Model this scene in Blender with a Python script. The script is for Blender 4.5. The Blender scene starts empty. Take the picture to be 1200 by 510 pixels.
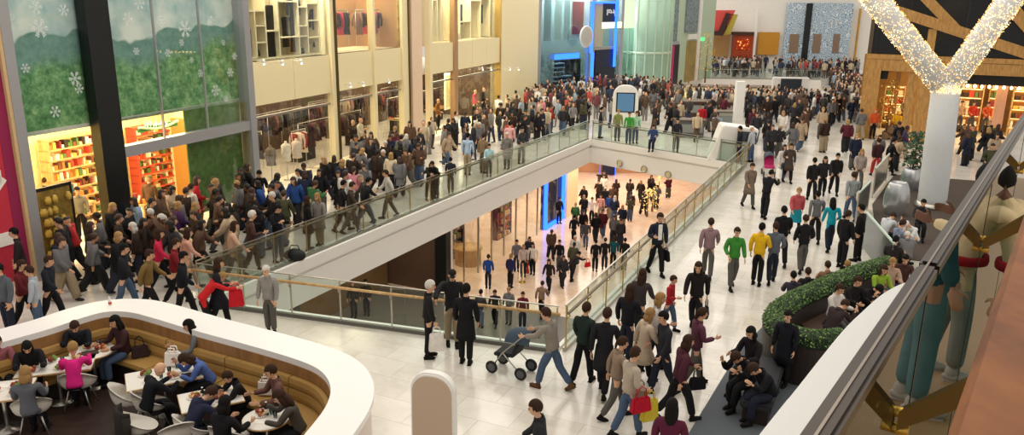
import bpy, bmesh, math, random
from mathutils import Vector as V, Matrix as M
from mathutils.geometry import tessellate_polygon
random.seed(7)
PI = math.pi
SC = bpy.context.scene
COL = SC.collection
# ------------------------------------------------------------------ camera
FPX, H = 930.0, 7.4
PITCH, ROLL = math.atan(255/FPX), math.radians(0.76)
_f = V((0, math.cos(PITCH), -math.sin(PITCH)))
_r0, _u0 = V((1, 0, 0)), V((0, math.sin(PITCH), math.cos(PITCH)))
_r = _r0*math.cos(ROLL) + _u0*math.sin(ROLL)
_u = _u0*math.cos(ROLL) - _r0*math.sin(ROLL)
EYE = V((0, 0, H))
cam = bpy.data.cameras.new('camera'); camo = bpy.data.objects.new('camera', cam); COL.objects.link(camo)
camo.matrix_world = M(((_r.x, _u.x, -_f.x, 0), (_r.y, _u.y, -_f.y, 0), (_r.z, _u.z, -_f.z, H), (0, 0, 0, 1)))
cam.sensor_width = 36; cam.lens = 36*FPX/1200; cam.clip_end = 400; cam.clip_start = .05
SC.camera = camo

def ray(x, y): return _r*((x-600)/FPX) - _u*((y-255)/FPX) + _f
def G(x, y, z=0.0):
    d = ray(x, y); return EYE + d*((z-H)/d.z)
def onp(x, y, a, b):
    n = V((-(b-a).y, (b-a).x, 0)); d = ray(x, y)
    return EYE + d*(n.dot(a-EYE)/n.dot(d))
def aty(x, y, Y):
    d = ray(x, y); return EYE + d*(Y/d.y)
def PX(p):
    v = V(p)-EYE; d = v.dot(_f); return 600+FPX*v.dot(_r)/d, 255-FPX*v.dot(_u)/d

# ------------------------------------------------------------------ materials
def lin(c):
    if isinstance(c, str):
        c = c.lstrip('#'); c = [int(c[i:i+2], 16)/255 for i in (0, 2, 4)]
    return tuple((x/12.92 if x <= .04045 else ((x+.055)/1.055)**2.4) for x in c[:3]) + (1,)
_mc = {}
class NT:
    def __init__(s, name):
        s.m = bpy.data.materials.new(name); s.m.use_nodes = True; s.t = s.m.node_tree; s.n = s.t.nodes; s.l = s.t.links
        s.n.clear(); s.out = s.n.new('ShaderNodeOutputMaterial')
    def add(s, ty, **kw):
        n = s.n.new('ShaderNode'+ty)
        for k, v in kw.items():
            if k.startswith('i_'): n.inputs[k[2:].replace('_', ' ')].default_value = v
            else: setattr(n, k, v)
        return n
    def ln(s, a, b): s.l.new(a, b)
    def ramp(s, fac, stops, const=False):
        r = s.add('ValToRGB'); e = r.color_ramp.elements
        while len(e) < len(stops): e.new(.5)
        for i, (p, c) in enumerate(stops): e[i].position = p; e[i].color = lin(c)
        if const: r.color_ramp.interpolation = 'CONSTANT'
        s.ln(fac, r.inputs[0]); return r.outputs[0]
    def bsdf(s, col=None, rough=.5, metal=0, spec=.5, sheen=0):
        b = s.add('BsdfPrincipled'); b.inputs['Roughness'].default_value = rough; b.inputs['Metallic'].default_value = metal
        b.inputs['Specular IOR Level'].default_value = spec
        if col is not None:
            if hasattr(col, 'is_linked') or not isinstance(col, (str, tuple)): s.ln(col, b.inputs['Base Color'])
            else: b.inputs['Base Color'].default_value = lin(col)
        s.ln(b.outputs[0], s.out.inputs[0]); return b
    def coord(s, w='Object', scale=None):
        t = s.add('TexCoord').outputs[w]
        if scale:
            mp = s.add('Mapping'); mp.inputs['Scale'].default_value = scale; s.ln(t, mp.inputs[0]); return mp.outputs[0]
        return t
    def noise(s, vec, scale, det=3, rough=.55):
        n = s.add('TexNoise'); n.inputs['Scale'].default_value = scale; n.inputs['Detail'].default_value = det; n.inputs['Roughness'].default_value = rough
        s.ln(vec, n.inputs['Vector']); return n.outputs[0]

def mat(name, col, rough=.55, metal=0, var=.08, vs=6, spec=.4):
    """plain colour with a slight procedural variation"""
    if name in _mc: return _mc[name]
    t = NT(name); c = lin(col)
    n = t.noise(t.coord(), vs)
    mx = t.add('Mix', data_type='RGBA'); mx.inputs[6].default_value = tuple(min(1, x*(1-var)) for x in c[:3])+(1,); mx.inputs[7].default_value = tuple(min(1, x*(1+var)) for x in c[:3])+(1,)
    t.ln(n, mx.inputs[0]); t.bsdf(mx.outputs[2], rough, metal, spec)
    _mc[name] = t.m; return t.m
def emis(name, col, st):
    if name in _mc: return _mc[name]
    t = NT(name); e = t.add('Emission'); e.inputs[0].default_value = lin(col); e.inputs[1].default_value = st
    t.ln(e.outputs[0], t.out.inputs[0]); _mc[name] = t.m; return t.m
def glass(name, tint='#e6f2ec', ior=1.45, rmul=1.0, rough=.0):
    if name in _mc: return _mc[name]
    t = NT(name); f = t.add('Fresnel'); f.inputs[0].default_value = ior
    tr = t.add('BsdfTransparent'); tr.inputs[0].default_value = lin(tint)
    gl = t.add('BsdfGlossy'); gl.inputs['Roughness'].default_value = rough
    mx = t.add('MixShader'); mu = t.add('Math', operation='MULTIPLY'); mu.inputs[1].default_value = rmul; mu.use_clamp = True
    t.ln(f.outputs[0], mu.inputs[0]); t.ln(mu.outputs[0], mx.inputs[0]); t.ln(tr.outputs[0], mx.inputs[1]); t.ln(gl.outputs[0], mx.inputs[2]); t.ln(mx.outputs[0], t.out.inputs[0])
    _mc[name] = t.m; return t.m
def objcol(name, rough=.8, var=.25, sheen=0):
    """cloth whose dye is the object's own colour"""
    if name in _mc: return _mc[name]
    t = NT(name); oi = t.add('ObjectInfo'); n = t.noise(t.coord(), 9, 4)
    mr = t.add('MapRange'); mr.inputs[3].default_value = 1-var; mr.inputs[4].default_value = 1+var; t.ln(n, mr.inputs[0])
    vm = t.add('VectorMath', operation='SCALE'); t.ln(oi.outputs['Color'], vm.inputs[0]); t.ln(mr.outputs[0], vm.inputs['Scale'])
    t.bsdf(vm.outputs[0], rough, 0, .2); _mc[name] = t.m; return t.m

def wood(name, c1, c2, scale=(1, 1, 14), rough=.45):
    if name in _mc: return _mc[name]
    t = NT(name); v = t.coord('Object', scale); n = t.noise(v, 2.2, 5, .6)
    t.bsdf(t.ramp(n, [(.3, c1), (.7, c2)]), rough); _mc[name] = t.m; return t.m

def marble(name, c1, c2, c3, tile=1.2, rough=.14, joint=.985):
    t = NT(name); v = t.coord('Object'); rot = t.add('Mapping'); rot.inputs['Rotation'].default_value = (0, 0, math.radians(25)); t.ln(v, rot.inputs[0]); v = rot.outputs[0]
    b = t.add('TexBrick'); b.offset = .5; b.inputs['Scale'].default_value = 1/tile; b.inputs['Mortar Size'].default_value = .006
    b.inputs['Color1'].default_value = (.0, .0, .0, 1); b.inputs['Color2'].default_value = (1, 1, 1, 1); b.inputs['Mortar'].default_value = (.5, .5, .5, 1); b.inputs['Brick Width'].default_value = 1; b.inputs['Row Height'].default_value = .6
    t.ln(v, b.inputs['Vector'])
    n = t.noise(v, .9, 6, .65); n2 = t.noise(v, 4, 5, .6)
    ad = t.add('Math', operation='ADD'); t.ln(n, ad.inputs[0]); sc = t.add('Math', operation='MULTIPLY'); sc.inputs[1].default_value = .35; t.ln(n2, sc.inputs[0]); t.ln(sc.outputs[0], ad.inputs[1])
    sb = t.add('Math', operation='MULTIPLY_ADD'); t.ln(b.outputs['Color'], sb.inputs[0]); sb.inputs[1].default_value = .16; t.ln(ad.outputs[0], sb.inputs[2])
    c = t.ramp(sb.outputs[0], [(.45, c1), (.68, c2), (.95, c3)])
    mx = t.add('Mix', data_type='RGBA'); t.ln(b.outputs['Fac'], mx.inputs[0]); t.ln(c, mx.inputs[6]); mx.inputs[7].default_value = lin(c1)
    t.bsdf(mx.outputs[2], rough, 0, .45); return t.m

# ------------------------------------------------------------------ mesh builder
class MB:
    def __init__(s): s.v = []; s.f = []; s.mi = []; s.sm = []
    def add(s, vs, fs, m=0, sm=False):
        o = len(s.v); s.v += [V(p) for p in vs]
        for f in fs: s.f.append([i+o for i in f]); s.mi.append(m); s.sm.append(sm)
        return s
    def box(s, c, sz, rz=0, m=0, mx=None):
        x, y, z = sz[0]/2, sz[1]/2, sz[2]/2
        R = mx or M.Rotation(rz, 3, 'Z')
        p = [V(c)+R @ V((a*x, b*y, d*z)) for d in (-1, 1) for b in (-1, 1) for a in (-1, 1)]
        return s.add(p, [(0, 2, 3, 1), (4, 5, 7, 6), (0, 1, 5, 4), (2, 6, 7, 3), (0, 4, 6, 2), (1, 3, 7, 5)], m)
    def hexa(s, b, t, m=0):
        """b, t: lists of n points, bottom and top rings"""
        n = len(b)
        return s.add(list(b)+list(t), [tuple(range(n))[::-1], tuple(range(n, 2*n))]+[(i, (i+1) % n, n+(i+1) % n, n+i) for i in range(n)], m)
    def prism(s, poly, z0, z1, m=0):
        return s.hexa([V((p[0], p[1], z0)) for p in poly], [V((p[0], p[1], z1)) for p in poly], m)
    def bar(s, a, b, w, h, m=0, up=V((0, 0, 1))):
        a, b = V(a), V(b); d = (b-a).normalized(); sd = d.cross(up)
        if sd.length < 1e-3: sd = V((1, 0, 0))
        sd.normalize(); u = sd.cross(d).normalized(); sd = sd*w/2; u = u*h/2
        return s.hexa([a-sd-u, a+sd-u, a+sd+u, a-sd+u], [b-sd-u, b+sd-u, b+sd+u, b-sd+u], m)
    def tube(s, path, r, n=8, m=0, sm=True, cap=True):
        path = [V(p) for p in path]; rs = r if isinstance(r, (list, tuple)) else [r]*len(path); o = len(s.v)
        prev = None
        for i, p in enumerate(path):
            d = (path[min(i+1, len(path)-1)]-path[max(i-1, 0)]).normalized()
            x = d.cross(V((0, 0, 1))) if prev is None else prev-d*prev.dot(d)
            if x.length < 1e-3: x = V((1, 0, 0))
            x.normalize(); prev = x; y = d.cross(x)
            for k in range(n): s.v.append(p+(x*math.cos(2*PI*k/n)+y*math.sin(2*PI*k/n))*rs[i])
        for i in range(len(path)-1):
            for k in range(n):
                s.f.append([o+i*n+k, o+i*n+(k+1) % n, o+(i+1)*n+(k+1) % n, o+(i+1)*n+k]); s.mi.append(m); s.sm.append(sm)
        if cap:
            s.f.append([o+k for k in range(n)][::-1]); s.mi.append(m); s.sm.append(False)
            s.f.append([o+(len(path)-1)*n+k for k in range(n)]); s.mi.append(m); s.sm.append(False)
        return s
    def lathe(s, prof, c=(0, 0, 0), n=20, m=0, sm=True):
        c = V(c); o = len(s.v)
        for r, z in prof:
            for k in range(n): s.v.append(c+V((r*math.cos(2*PI*k/n), r*math.sin(2*PI*k/n), z)))
        for i in range(len(prof)-1):
            for k in range(n):
                s.f.append([o+i*n+k, o+i*n+(k+1) % n, o+(i+1)*n+(k+1) % n, o+(i+1)*n+k]); s.mi.append(m); s.sm.append(sm)
        for i, fl in ((0, 1), (len(prof)-1, 0)):
            if prof[i][0] > 1e-4:
                q = [o+i*n+k for k in range(n)]; s.f.append(q[::-1] if fl else q); s.mi.append(m); s.sm.append(False)
        return s
    def ell(s, c, r, n=12, k=8, m=0, R=None):
        c = V(c); pts = []; fs = []
        for i in range(k+1):
            a = PI*i/k
            for j in range(n):
                b = 2*PI*j/n; p = V((r[0]*math.sin(a)*math.cos(b), r[1]*math.sin(a)*math.sin(b), -r[2]*math.cos(a))); pts.append(c+(R @ p if R else p))
        for i in range(k):
            for j in range(n): fs.append((i*n+j, i*n+(j+1) % n, (i+1)*n+(j+1) % n, (i+1)*n+j))
        return s.add(pts, fs, m, True)
    def quad(s, a, b, c, d, m=0): return s.add([a, b, c, d], [(0, 1, 2, 3)], m)
    def sweep(s, path, prof, m=0, closed_prof=True, sm=False, side=1):
        """path 2-D polyline; prof list of (offset to the left*side, z)"""
        n = len(prof); o = len(s.v); P = [V((p[0], p[1])) for p in path]
        for i, p in enumerate(P):
            d1 = (P[i]-P[i-1]).normalized() if i > 0 else (P[1]-P[0]).normalized()
            d2 = (P[i+1]-P[i]).normalized() if i < len(P)-1 else d1
            nn = V((-(d1+d2).y, (d1+d2).x)).normalized(); q = 1/max(.5, nn.dot(V((-d1.y, d1.x))))
            for of, z in prof: s.v.append(V((p.x+nn.x*of*side*q, p.y+nn.y*of*side*q, z)))
        for i in range(len(P)-1):
            for k in range(n if closed_prof else n-1):
                s.f.append([o+i*n+k, o+i*n+(k+1) % n, o+(i+1)*n+(k+1) % n, o+(i+1)*n+k]); s.mi.append(m); s.sm.append(sm)
        if closed_prof:
            s.f.append([o+k for k in range(n)]); s.mi.append(m); s.sm.append(False)
            s.f.append([o+(len(P)-1)*n+k for k in range(n)][::-1]); s.mi.append(m); s.sm.append(False)
        return s
    def mesh(s, name, mats, loc=None, bevel=0, fix=True):
        me = bpy.data.meshes.new(name); lo = V(loc) if loc is not None else V((0, 0, 0))
        me.from_pydata([tuple(p-lo) for p in s.v], [], s.f)
        for m in (mats if isinstance(mats, (list, tuple)) else [mats]): me.materials.append(m)
        me.polygons.foreach_set('material_index', s.mi); me.polygons.foreach_set('use_smooth', s.sm)
        if bevel or fix:
            bm = bmesh.new(); bm.from_mesh(me)
            if bevel: bmesh.ops.bevel(bm, geom=[e for e in bm.edges if len(e.link_faces) == 2 and e.calc_face_angle(0) > .5], offset=bevel, segments=2, affect='EDGES', clamp_overlap=True)
            lo_ = [v for v in bm.verts if not v.link_faces]
            if lo_: bmesh.ops.delete(bm, geom=lo_, context='VERTS')
            if fix: bmesh.ops.recalc_face_normals(bm, faces=bm.faces)
            bm.to_mesh(me); bm.free()
        me.update(); return me
    def build(s, name, mats, parent=None, loc=None, bevel=0, fix=True):
        lo = None
        if parent is not None: lo = parent.matrix_world.translation.copy() if False else V(parent.get('_o', (0, 0, 0)))
        elif loc is not None: lo = V(loc)
        me = s.mesh(name, mats, lo, bevel, fix)
        o = bpy.data.objects.new(name, me); COL.objects.link(o)
        if parent is not None: o.parent = parent; o['_o'] = tuple(lo)
        else:
            if loc is not None: o.location = loc
            o['_o'] = tuple(lo) if lo is not None else (0., 0., 0.)
        return o
ALL = []
def tag(o, label=None, cat=None, group=None, kind=None):
    if label: o['label'] = label
    if cat: o['category'] = cat
    if group: o['group'] = group
    if kind: o['kind'] = kind
    if cat: ALL.append(o)
    return o
def thing(name, label, cat, loc=(0, 0, 0), group=None):
    o = bpy.data.objects.new(name, None); COL.objects.link(o); o.location = loc; o['_o'] = tuple(loc); o.empty_display_size = .1
    return tag(o, label, cat, group)
def struct(o): o['kind'] = 'structure'; return o
def copy_tree(o, parent=None, loc=None, rz=None, scale=None):
    c = o.copy(); COL.objects.link(c)
    if parent is not None: c.parent = parent
    else:
        ALL.append(c)
        if loc is not None: c.location = loc
        if rz is not None: c.rotation_euler = (0, 0, rz)
        if scale: c.scale = (scale,)*3
    for ch in o.children: copy_tree(ch, c)
    return c
def lerp(a, b, t): return a+(b-a)*t
def smooth_path(pts, n=6):
    out = []
    for i in range(len(pts)-1):
        p0, p1, p2, p3 = pts[max(i-1, 0)], pts[i], pts[i+1], pts[min(i+2, len(pts)-1)]
        for k in range(n):
            t = k/n; out.append(.5*((2*p1)+(p2-p0)*t+(2*p0-5*p1+4*p2-p3)*t*t+(3*p1-p0-3*p2+p3)*t**3))
    out.append(pts[-1]); return out
def resample(pts, step):
    out = [pts[0]]; acc = 0
    for a, b in zip(pts, pts[1:]):
        L = (b-a).length; t = step-acc
        while t < L: out.append(a+(b-a)*(t/L)); t += step
        acc = (acc+L) % step
    if (out[-1]-pts[-1]).length > step*.3: out.append(pts[-1])
    return out
def area(name, loc, target, sx, sy, power, col=(1, .9, .75)):
    l = bpy.data.lights.new(name, 'AREA'); l.shape = 'RECTANGLE'; l.size = sx; l.size_y = sy; l.energy = power; l.color = col
    o = bpy.data.objects.new(name, l); COL.objects.link(o); o.location = loc
    o.rotation_euler = (V(target)-V(loc)).to_track_quat('-Z', 'Y').to_euler(); return o
# ================================================================== materials used everywhere
GL = glass('balustrade_glass', '#f3f9f5', 1.4, .5)
GLW = glass('shop_glass', '#fbfdfb', 1.3, .18)
WHITE = mat('white_plaster', '#f1efea', .5, var=.02)
CREAM = mat('cream_panel', '#f5e6b8', .45, var=.03, vs=.7)
CREAMW = mat('cream_wall', '#f6e6bb', .6, var=.04)
BLACK = mat('black_stone', '#15191a', .3, var=.3, vs=1.5)
GREYM = mat('grey_metal', '#a9a9ac', .35, .3, var=.04)
STEEL = mat('brushed_steel', '#b8b4ac', .3, .9, var=.05)
BRASS = mat('brass', '#c9a24a', .28, .9, var=.06)
BRONZE = mat('dark_bronze', '#3d332c', .28, .6, var=.1)
DARK = mat('dark_interior', '#2a211b', .7, var=.3, vs=2)
DKGREY = mat('dark_grey', '#45433f', .6, var=.12, vs=2)
WOODL = wood('light_timber', '#b58a54', '#d8b37c', (6, 6, 1.2))
OAK = wood('oak_veneer', '#8a6238', '#a97c4b', (3, 3, .5))
FAB = objcol('dyed_cloth')
MARB = marble('marble_floor', '#c2bbae', '#d9d3c8', '#e8e3da')
LOWF = marble('lower_floor_tile', '#dcbfa6', '#e8cfb8', '#f2dfcc', 1.0, .18)

# ================================================================== floor with the two openings
HA, HB, HC, HD = G(238, 355), G(692, 164), G(871, 194.5), G(655, 411)
HOLE = [HA, HB, HC, HD]
F2 = [G(800, 121), G(800, 92), G(962, 94), G(962, 123)]
TH = 1.25
outer = [V((-60, 3, 0)), V((60, 3, 0)), V((60, 96, 0)), V((-60, 96, 0))]
def slab(name, z0, z1, polys, mtop, mside):
    b = MB(); flat = [p for q in polys for p in q]; tr = tessellate_polygon([[V((p.x, p.y, 0)) for p in q] for q in polys])
    for t in tr:
        t = list(t); a, c, d = (flat[i] for i in t)
        if (c-a).cross(d-a).z < 0: t.reverse(); a, c, d = (flat[i] for i in t)
        b.add([V((q.x, q.y, z1)) for q in (a, c, d)], [(0, 1, 2)], 0)
        b.add([V((q.x, q.y, z0)) for q in (a, d, c)], [(0, 1, 2)], 1)
    for q in polys:
        for i in range(len(q)):
            a, c = q[i], q[(i+1) % len(q)]; b.quad(V((a.x, a.y, z0)), V((c.x, c.y, z0)), V((c.x, c.y, z1)), V((a.x, a.y, z1)), 1)
    return b.build(name, [mtop, mside], fix=False)
struct(slab('floor', -TH, 0, [outer, HOLE, F2], MARB, WHITE))
LZ = -6.2
b = MB(); b.quad((-60, 3, LZ), (60, 3, LZ), (60, 110, LZ), (-60, 110, LZ)); struct(b.build('floor_lower', LOWF, fix=False))
# raised lip and shadow step on the white fascia edge of the left concourse
def edge_lip(name, a, c, inn):
    d = (c-a).normalized(); n = V((-d.y, d.x, 0)); n = n if n.dot(inn-a) > 0 else -n
    m = MB()
    def pt(p, o, z): q = p+n*o; return V((q.x, q.y, z))
    m.hexa([pt(a, 0, -.28), pt(c, 0, -.28), pt(c, .1, -.28), pt(a, .1, -.28)], [pt(a, 0, .06), pt(c, 0, .06), pt(c, .1, .06), pt(a, .1, .06)])
    m.hexa([pt(a, 0, -TH), pt(c, 0, -TH), pt(c, .05, -TH), pt(a, .05, -TH)], [pt(a, 0, -.38), pt(c, 0, -.38), pt(c, .05, -.38), pt(a, .05, -.38)])
    return struct(m.build(name, WHITE))
mid = (HA+HB+HC+HD)/4
edge_lip('trim_1', HA, HB, mid); edge_lip('trim_2', HB, HC, mid); edge_lip('trim_3', HC, HD, mid); edge_lip('trim_4', HD, HA, mid)
# three round light fittings in the far fascia
for i, (x, y) in enumerate([(727.5, 191), (756, 198), (784, 204.5)]):
    p = onp(x, y, HB, HC); d = (HC-HB).normalized(); n = V((d.y, -d.x, 0)); n = n if n.dot(mid-p) > 0 else -n
    p = p+n*.06; R = n.to_track_quat('Z', 'Y').to_matrix()
    m = MB(); m.lathe([(.2, 0), (.2, .05), (.15, .06), (.14, .03), (0, .03)], n=18); m.v = [p+R @ q for q in m.v]
    o = m.build('fascia_spotlight', STEEL, loc=p)
    g = MB(); g.lathe([(.135, .032), (.1, .05), (0, .055)], n=16); g.v = [p+R @ q for q in g.v]; g.build('lens', emis('warm_lens', '#e8c98a', .6), o)
    tag(o, 'round recessed light fitting on the far white fascia of the opening', 'light', 'fascia lights')

# ================================================================== balustrades
def balustrade(name, label, a, c, inn, off=.12, h=1.08, step=1.35, rail=WOODL, postm=BRASS, railh=.93, railoff=-.09, z=0, skip=()):
    """glass run from a to c standing just behind the slab edge; inn = side of the opening"""
    d = (c-a); L = d.length; d = d/L; n = V((-d.y, d.x, 0)); n = n if n.dot(inn-a) > 0 else -n
    t = thing(name, label, 'balustrade', a)
    def pt(s, o, zz): q = a+d*s-n*o; return V((q.x, q.y, z+zz))
    N = max(1, round(L/step)); w = L/N
    b = MB(); b.hexa([pt(0, off-.04, 0), pt(L, off-.04, 0), pt(L, off+.04, 0), pt(0, off+.04, 0)], [pt(0, off-.04, .09), pt(L, off-.04, .09), pt(L, off+.04, .09), pt(0, off+.04, .09)]); b.build('base_channel', STEEL if rail is not WOODL else mat('channel_grey', '#6d6d68', .4, .5), t)
    for i in range(N):
        s0, s1 = i*w+.012, (i+1)*w-.012
        b = MB(); b.hexa([pt(s0, off-.01, .07), pt(s1, off-.01, .07), pt(s1, off+.01, .07), pt(s0, off+.01, .07)], [pt(s0, off-.01, h), pt(s1, off-.01, h), pt(s1, off+.01, h), pt(s0, off+.01, h)]); b.build('glass_panel', GL, t)
    for i in range(N+1):
        s = min(max(i*w, .03), L-.03)
        b = MB(); b.hexa([pt(s-.013, off+.012, .02), pt(s+.013, off+.012, .02), pt(s+.013, off+.04, .02), pt(s-.013, off+.04, .02)], [pt(s-.013, off+.012, h-.02), pt(s+.013, off+.012, h-.02), pt(s+.013, off+.04, h-.02), pt(s-.013, off+.04, h-.02)])
        po_ = b.build('post', postm, t); b = MB(); b.tube([pt(s, off+.03, railh-.16), pt(s, off+.1, railh-.1), pt(s, off-railoff, railh)], .014, 6); b.build('rail_bracket', postm, po_)
    b = MB(); b.tube([pt(-.05, off-railoff, railh), pt(L+.05, off-railoff, railh)], .034, 10); b.build('handrail', rail, t)
    b = MB(); b.bar(pt(0, off, h), pt(L, off, h), .03, .02); b.build('top_trim', STEEL, t)
    return t
RAILG = mat('grey_brown_rail', '#8f8474', .35, .4)
balustrade('glass_balustrade', 'long glass balustrade with brass posts along the left concourse above its white fascia', HA, HB, mid, rail=RAILG)
balustrade('glass_balustrade', 'glass balustrade along the far edge of the opening, in front of the white information totem', HB, HC, mid, rail=RAILG, postm=STEEL)
balustrade('glass_balustrade', 'glass balustrade rising to upper right, behind the suited man with the briefcase', HC, HD, mid, rail=RAILG)
balustrade('glass_balustrade', 'near glass balustrade with wooden handrail, behind the three men talking', HD, HA, mid, rail=WOODL, postm=STEEL, step=1.3)
m2 = sum(F2, V((0, 0, 0)))/4
balustrade('glass_balustrade', 'far pale glass balustrade on top of the white fascia beyond the crowd', F2[1], F2[2], m2, rail=STEEL, postm=STEEL, step=2)
balustrade('glass_balustrade', 'glass balustrade on the near side of the far opening, mostly behind the crowd', F2[0], F2[3], m2, rail=STEEL, postm=STEEL, step=2)

# ================================================================== left facade
FA, FB = G(310, 235), G(630, 122)
fu = (FB-FA).normalized(); fn = V((fu.y, -fu.x, 0))
def FP(s, d, z): q = FA+fu*s+fn*d; return V((q.x, q.y, z))
def fsz(x, y, d=0.0):
    p = onp(x, y, FA+fn*d, FB+fn*d); return (p-FA).dot(fu), p.z
def fs(x, y, d=0.0): return fsz(x, y, d)[0]
def fz(x, y, d=0.0): return fsz(x, y, d)[1]
def fbox(b, s0, s1, d0, d1, z0, z1, m=0):
    return b.hexa([FP(s0, d0, z0), FP(s1, d0, z0), FP(s1, d1, z0), FP(s0, d1, z0)], [FP(s0, d0, z1), FP(s1, d0, z1), FP(s1, d1, z1), FP(s0, d1, z1)], m)
def fb1(name, mt, *a, parent=None, **k):
    b = MB(); fbox(b, *a); return b.build(name, mt, parent, **k)
ZT = 8.6
sL0, sL1 = fs(0, 60), fs(23, 202)
s_w0, s_w1 = fs(23, 202), fs(35, 202)
s_k0, s_k1 = fs(103, 127, -.2), fs(141, 127, .15)
s_m0, s_m1 = fs(284, 60), fs(291, 60)
s_a0, s_a1 = fs(385, 140, -.15), fs(396, 140, .15)
s_b0, s_b1 = fs(433, 100, -.15), fs(442, 100, .15)
s_c0, s_c1 = fs(470, 100), fs(476, 100)
s_d0, s_d1 = fs(477, 80, -.15), fs(495, 80, .15)
s_e0, s_e1 = fs(498, 80, -.15), fs(507, 80, .15)
s_f0, s_f1 = fs(530, 60), fs(534, 60)
s_g = fs(585, 60); s_h = fs(629, 60)
zb0, zb1 = fz(340, 117), fz(340, 69)
# setting: columns, beam, band, ceilings, back walls
struct(fb1('column_black', BLACK, s_k0, s_k1, .15, -.2, 0, ZT))
struct(fb1('column_grey', GREYM, s_w0, s_w1, .12, -.25, 0, ZT))
struct(fb1('trim_5', mat('orange_edge', '#d9b98a', .5), s_w0-.09, s_w0, .1, -.2, 0, ZT))
struct(fb1('trim_6', GREYM, s_m0, s_m1, .15, -.3, 0, ZT))
zbm0, zbm1 = fz(149, 183.5), fz(149, 170.5)
struct(fb1('trim_7', GREYM, s_k1, s_m0, .1, -.2, zbm0, zbm1))
for nm, a, c, mt in (('column_cream', s_a0, s_a1, CREAM), ('column_cream', s_b0, s_b1, CREAM), ('column_cream', s_c0, s_c1, CREAM), ('column_pink', s_d0, s_d1, mat('pink_lit_stone', '#efd2b4', .45)), ('column_cream', s_e0, s_e1, CREAM), ('column_brown', s_f0, s_f1, mat('brown_pillar', '#b08a63', .4))):
    struct(fb1(nm, mt, a, c, .15, -.15, 0, ZT))
struct(fb1('trim_8', mat('dark_gold', '#5c4a22', .35, .5), s_a1, s_a1+.14, .2, -.3, 0, ZT))
struct(fb1('trim_9', mat('dark_gold2', '#6a5520', .35, .5), s_c1, s_c1+.12, .2, -.3, 0, ZT))
b = MB()
for a, c in ((s_m1, s_a0), (s_a1+.14, s_b0), (s_b1, s_c0), (s_e1, s_f0), (s_f1, s_g)):
    N = max(1, round((c-a)/2.1)); w = (c-a)/N
    for i in range(N): fbox(b, a+i*w+.012, a+(i+1)*w-.012, .05, -.3, zb0, zb1)
struct(b.build('wall_band', CREAM))
b = MB(); fbox(b, s_g, s_h, .1, -.6, 0, ZT); struct(b.build('wall_cream', CREAM))
b = MB(); fbox(b, s_g-.05, s_g, .14, -.3, 0, ZT); struct(b.build('trim_10', mat('gold_trim', '#b5975a', .4, .5)))
# shop shells
DB = -5.0
def shell(sa, sb, z0, z1, d, wallm, floorm, tag_, ceil=True):
    b = MB(); fbox(b, sa, sb, d, d-.15, z0, z1); struct(b.build('wall_back_'+tag_, wallm))
    b = MB(); fbox(b, sa-.12, sa, 0, d, z0, z1); fbox(b, sb, sb+.12, 0, d, z0, z1); struct(b.build('wall_side_'+tag_, wallm))
    if ceil: b = MB(); fbox(b, sa, sb, -.3, d, z1, z1+.12); struct(b.build('ceiling_'+tag_, WHITE))
    if z0 > 0: b = MB(); fbox(b, sa, sb, -.02, d, z0-.1, z0); struct(b.build('floor_'+tag_, floorm))
DM = -.3
zml = fz(60, 156, DM)
SHOPW = mat('shop_yellow_wall', '#f4dda0', .6)
BACKD = mat('dark_back_wall', '#54402f', .7, var=.3, vs=1)
shell(sL1, s_m0, 0, zml, -4.2, SHOPW, MARB, 'gifts')
shell(s_m1, s_g, 0, zb0, -6, BACKD, MARB, 'fashion')
CUB = mat('cream_shelving', '#f3e6c2', .5)
shell(s_m1, s_a0, zb1, ZT, -1.2, CUB, CUB, 'upper_a')
shell(s_a1, s_c0, zb1, ZT, -2.4, mat('warm_back2', '#b08a5e', .7), CUB, 'upper_b')
shell(s_e1, s_g, zb1, ZT, -1.6, CUB, CUB, 'upper_c')
# window panes (structure)
wn = [0]
def pane(sa, sb, z0, z1, d=-.05, frame=True, mt=None):
    wn[0] += 1
    o = struct(fb1('window_%d' % wn[0], mt or GLW, sa, sb, d, d-.015, z0, z1))
    return o
pane(s_w1, s_k0, .1, ZT); pane(s_k1, s_m0, .1, zbm0); pane(s_k1, s_m0, zbm1, ZT)
for a, c in ((s_m1, s_a0), (s_a1+.14, s_b0), (s_b1, s_c0), (s_e1, s_f0), (s_f1, s_g)):
    pane(a, c, .25, zb0-.05); pane(a, c, zb1+.02, ZT)
    b = MB(); fbox(b, a, c, -.02, -.12, zb0-.5, zb0-.42); struct(b.build('trim_11', STEEL))
# slim joints of the glass wall over the mural
b = MB()
for x in (178, 232): s = fs(x, 5); fbox(b, s-.02, s+.02, 0, -.08, zbm1, ZT)
struct(b.build('trim_12', GREYM))
# lit white window plinths
b = MB()
for a, c in ((s_m1, s_a0), (s_a1+.14, s_b0), (s_b1, s_c0), (s_e1, s_f0), (s_f1, s_g)): fbox(b, a, c, .1, -1.3, 0, .22)
struct(b.build('trim_13', mat('plinth_white', '#fbf3dc', .4)))

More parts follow.
